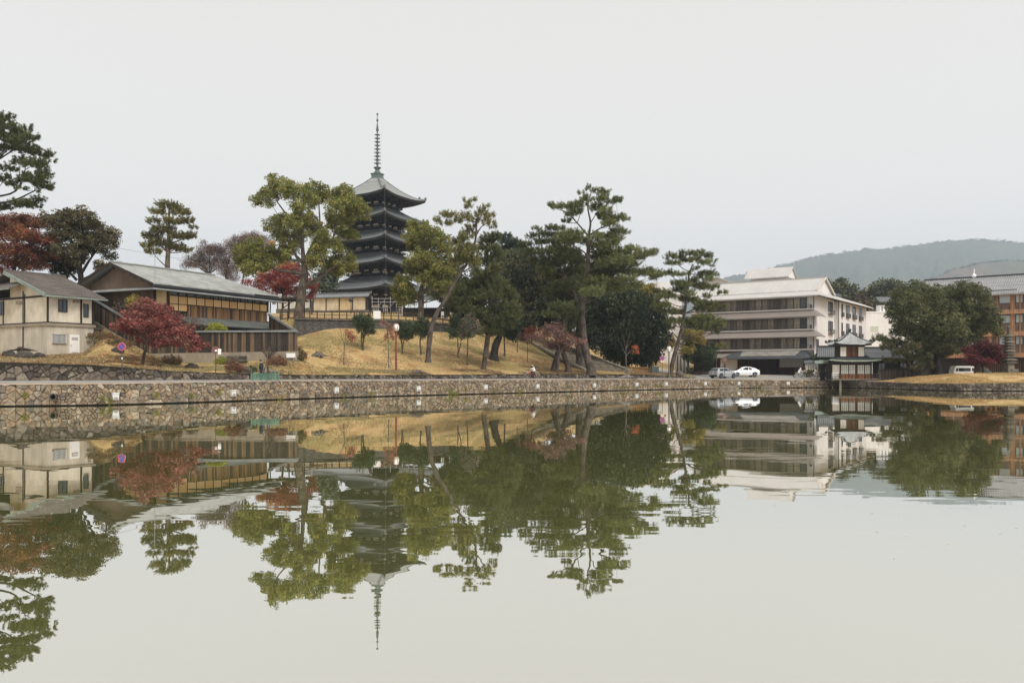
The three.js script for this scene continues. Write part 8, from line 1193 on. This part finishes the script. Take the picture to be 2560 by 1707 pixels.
ridge('mountain', D([[1560, 668], [1640, 645], [1700, 632], [1760, 620], [1810, 606], [1870, 592], [1900, 586], [1950, 579], [2000, 573], [2050, 571], [2080, 566], [2130, 560], [2200, 553], [2260, 550], [2300, 553], [2352, 560], [2500, 580], [2700, 640]]), 3700, 1500, [104, 112, 84], 9);
ridge('foothill', D([[2020, 720], [2080, 680], [2130, 645], [2200, 617], [2260, 604], [2320, 598], [2352, 600], [2450, 610], [2700, 680]]), 2500, 700, [114, 110, 84], 7);
// ---------- turf, leaf litter and leaves afloat ----------
seed = 81;
{
  const blade = []; for (let i = 0; i < 7; i++) { const a = R(0, 6.283), r = R(0, 0.1), L = R(0.08, 0.2), b = V(Math.cos(a) * r, -0.02, Math.sin(a) * r), w = V(Math.sin(a), 0, -Math.cos(a)).multiplyScalar(0.018), t = b.clone().add(V(Math.cos(a) * L * 0.7, L, Math.sin(a) * L * 0.7)); blade.push(...b.clone().sub(w).toArray(), ...b.clone().add(w).toArray(), ...t.toArray()); }
  const spot = (n, name, label, geo, cols, place) => { const im = new THREE.InstancedMesh(geo, leafMat([1, 1, 1], false), n), M = new THREE.Matrix4(), c = new THREE.Color(); let k = 0, guard = 0; while (k < n && guard++ < n * 30) { const p = place(); if (!p) continue; M.makeRotationY(R(0, 6.283)); const s = R(0.7, 1.4); M.scale(V(s, s * R(0.7, 1.2), s)); M.setPosition(p); im.setMatrixAt(k, M); const q = pick(cols), b = R(0.75, 1.2); im.setColorAt(k, c.setRGB(q[0] * b, q[1] * b, q[2] * b)); k++; } im.count = k; im.name = name; im.userData = { kind: 'stuff', label, category: name.replace(/_/g, ' ') }; im.receiveShadow = true; scene.add(im); };
  const onLawn = (x0, x1, t0, t1, lim) => () => { const x = R(x0, x1), kn = knots(x), t = R(t0, t1), k = Math.floor(t), d = lerp(kn[k][0], kn[k + 1][0], t - k), X = (x - CX) / F * d; if (fbm(X * 0.25 + 80, d * 0.25 + 80, 4096, 3, 401) < lim) return null; return V(X, lerp(kn[k][1], kn[k + 1][1], t - k) + 0.0, -d); };
  spot(26000, 'grass', 'straw-coloured tufts of winter turf on the sloping lawn', raw(blade), [[0.45, 0.35, 0.18], [0.37, 0.3, 0.15], [0.5, 0.4, 0.23], [0.28, 0.26, 0.12]], onLawn(-60, 1740, 2.02, 3.98, 0.42));
  spot(5000, 'grass', 'straw-coloured turf on the mound by the pond', raw(blade), [[0.5, 0.36, 0.16], [0.45, 0.31, 0.13], [0.56, 0.4, 0.2]], onLawn(2240, 2600, 0.1, 3.4, 0.35));
  const leaf = (() => { const p = []; for (let i = 0; i < 5; i++) { const x = R(-0.25, 0.25), z = R(-0.25, 0.25), a = R(0, 6), s = R(0.05, 0.09), q = (u, v) => [x + (Math.cos(a) * u - Math.sin(a) * v) * s, 0.03 + R(0, 0.03), z + (Math.sin(a) * u + Math.cos(a) * v) * s]; p.push(...q(-1, 0), ...q(0, 0.55), ...q(1, 0), ...q(-1, 0), ...q(1, 0), ...q(0, -0.55)); } return raw(p); })();
  spot(4200, 'leaf_litter', 'brown fallen leaves on the bank below the plastered house', leaf, [[0.22, 0.1, 0.045], [0.3, 0.14, 0.06], [0.16, 0.085, 0.05], [0.26, 0.08, 0.04]], onLawn(-60, 400, 2.05, 3.9, 0.38));
  spot(3600, 'leaf_litter', 'russet fallen leaves under the pines by the stairway', leaf, [[0.26, 0.12, 0.06], [0.2, 0.1, 0.055], [0.32, 0.16, 0.08]], onLawn(1120, 1640, 2.05, 3.7, 0.45));
  const fl = (() => { const s = 0.022; return raw([-s, 0.004, 0, 0, 0.006, s * 0.6, s, 0.004, 0, -s, 0.004, 0, s, 0.004, 0, 0, 0.006, -s * 0.6]); })();
  spot(170, 'floating_leaves', 'pale little leaves floating on the pond', fl, [[0.5, 0.42, 0.28], [0.36, 0.22, 0.12], [0.6, 0.55, 0.42]], () => { const d = 9 + 46 * Math.pow(rnd(), 1.3), x = R(0, 2560), X = (x - CX) / F * d; if (fbm(X * 0.12 + 60, d * 0.12 + 60, 4096, 3, 411) < 0.5) return null; return V(X, 0.004, -d); });
}
shade(scene);
renderer.render(scene, camera);
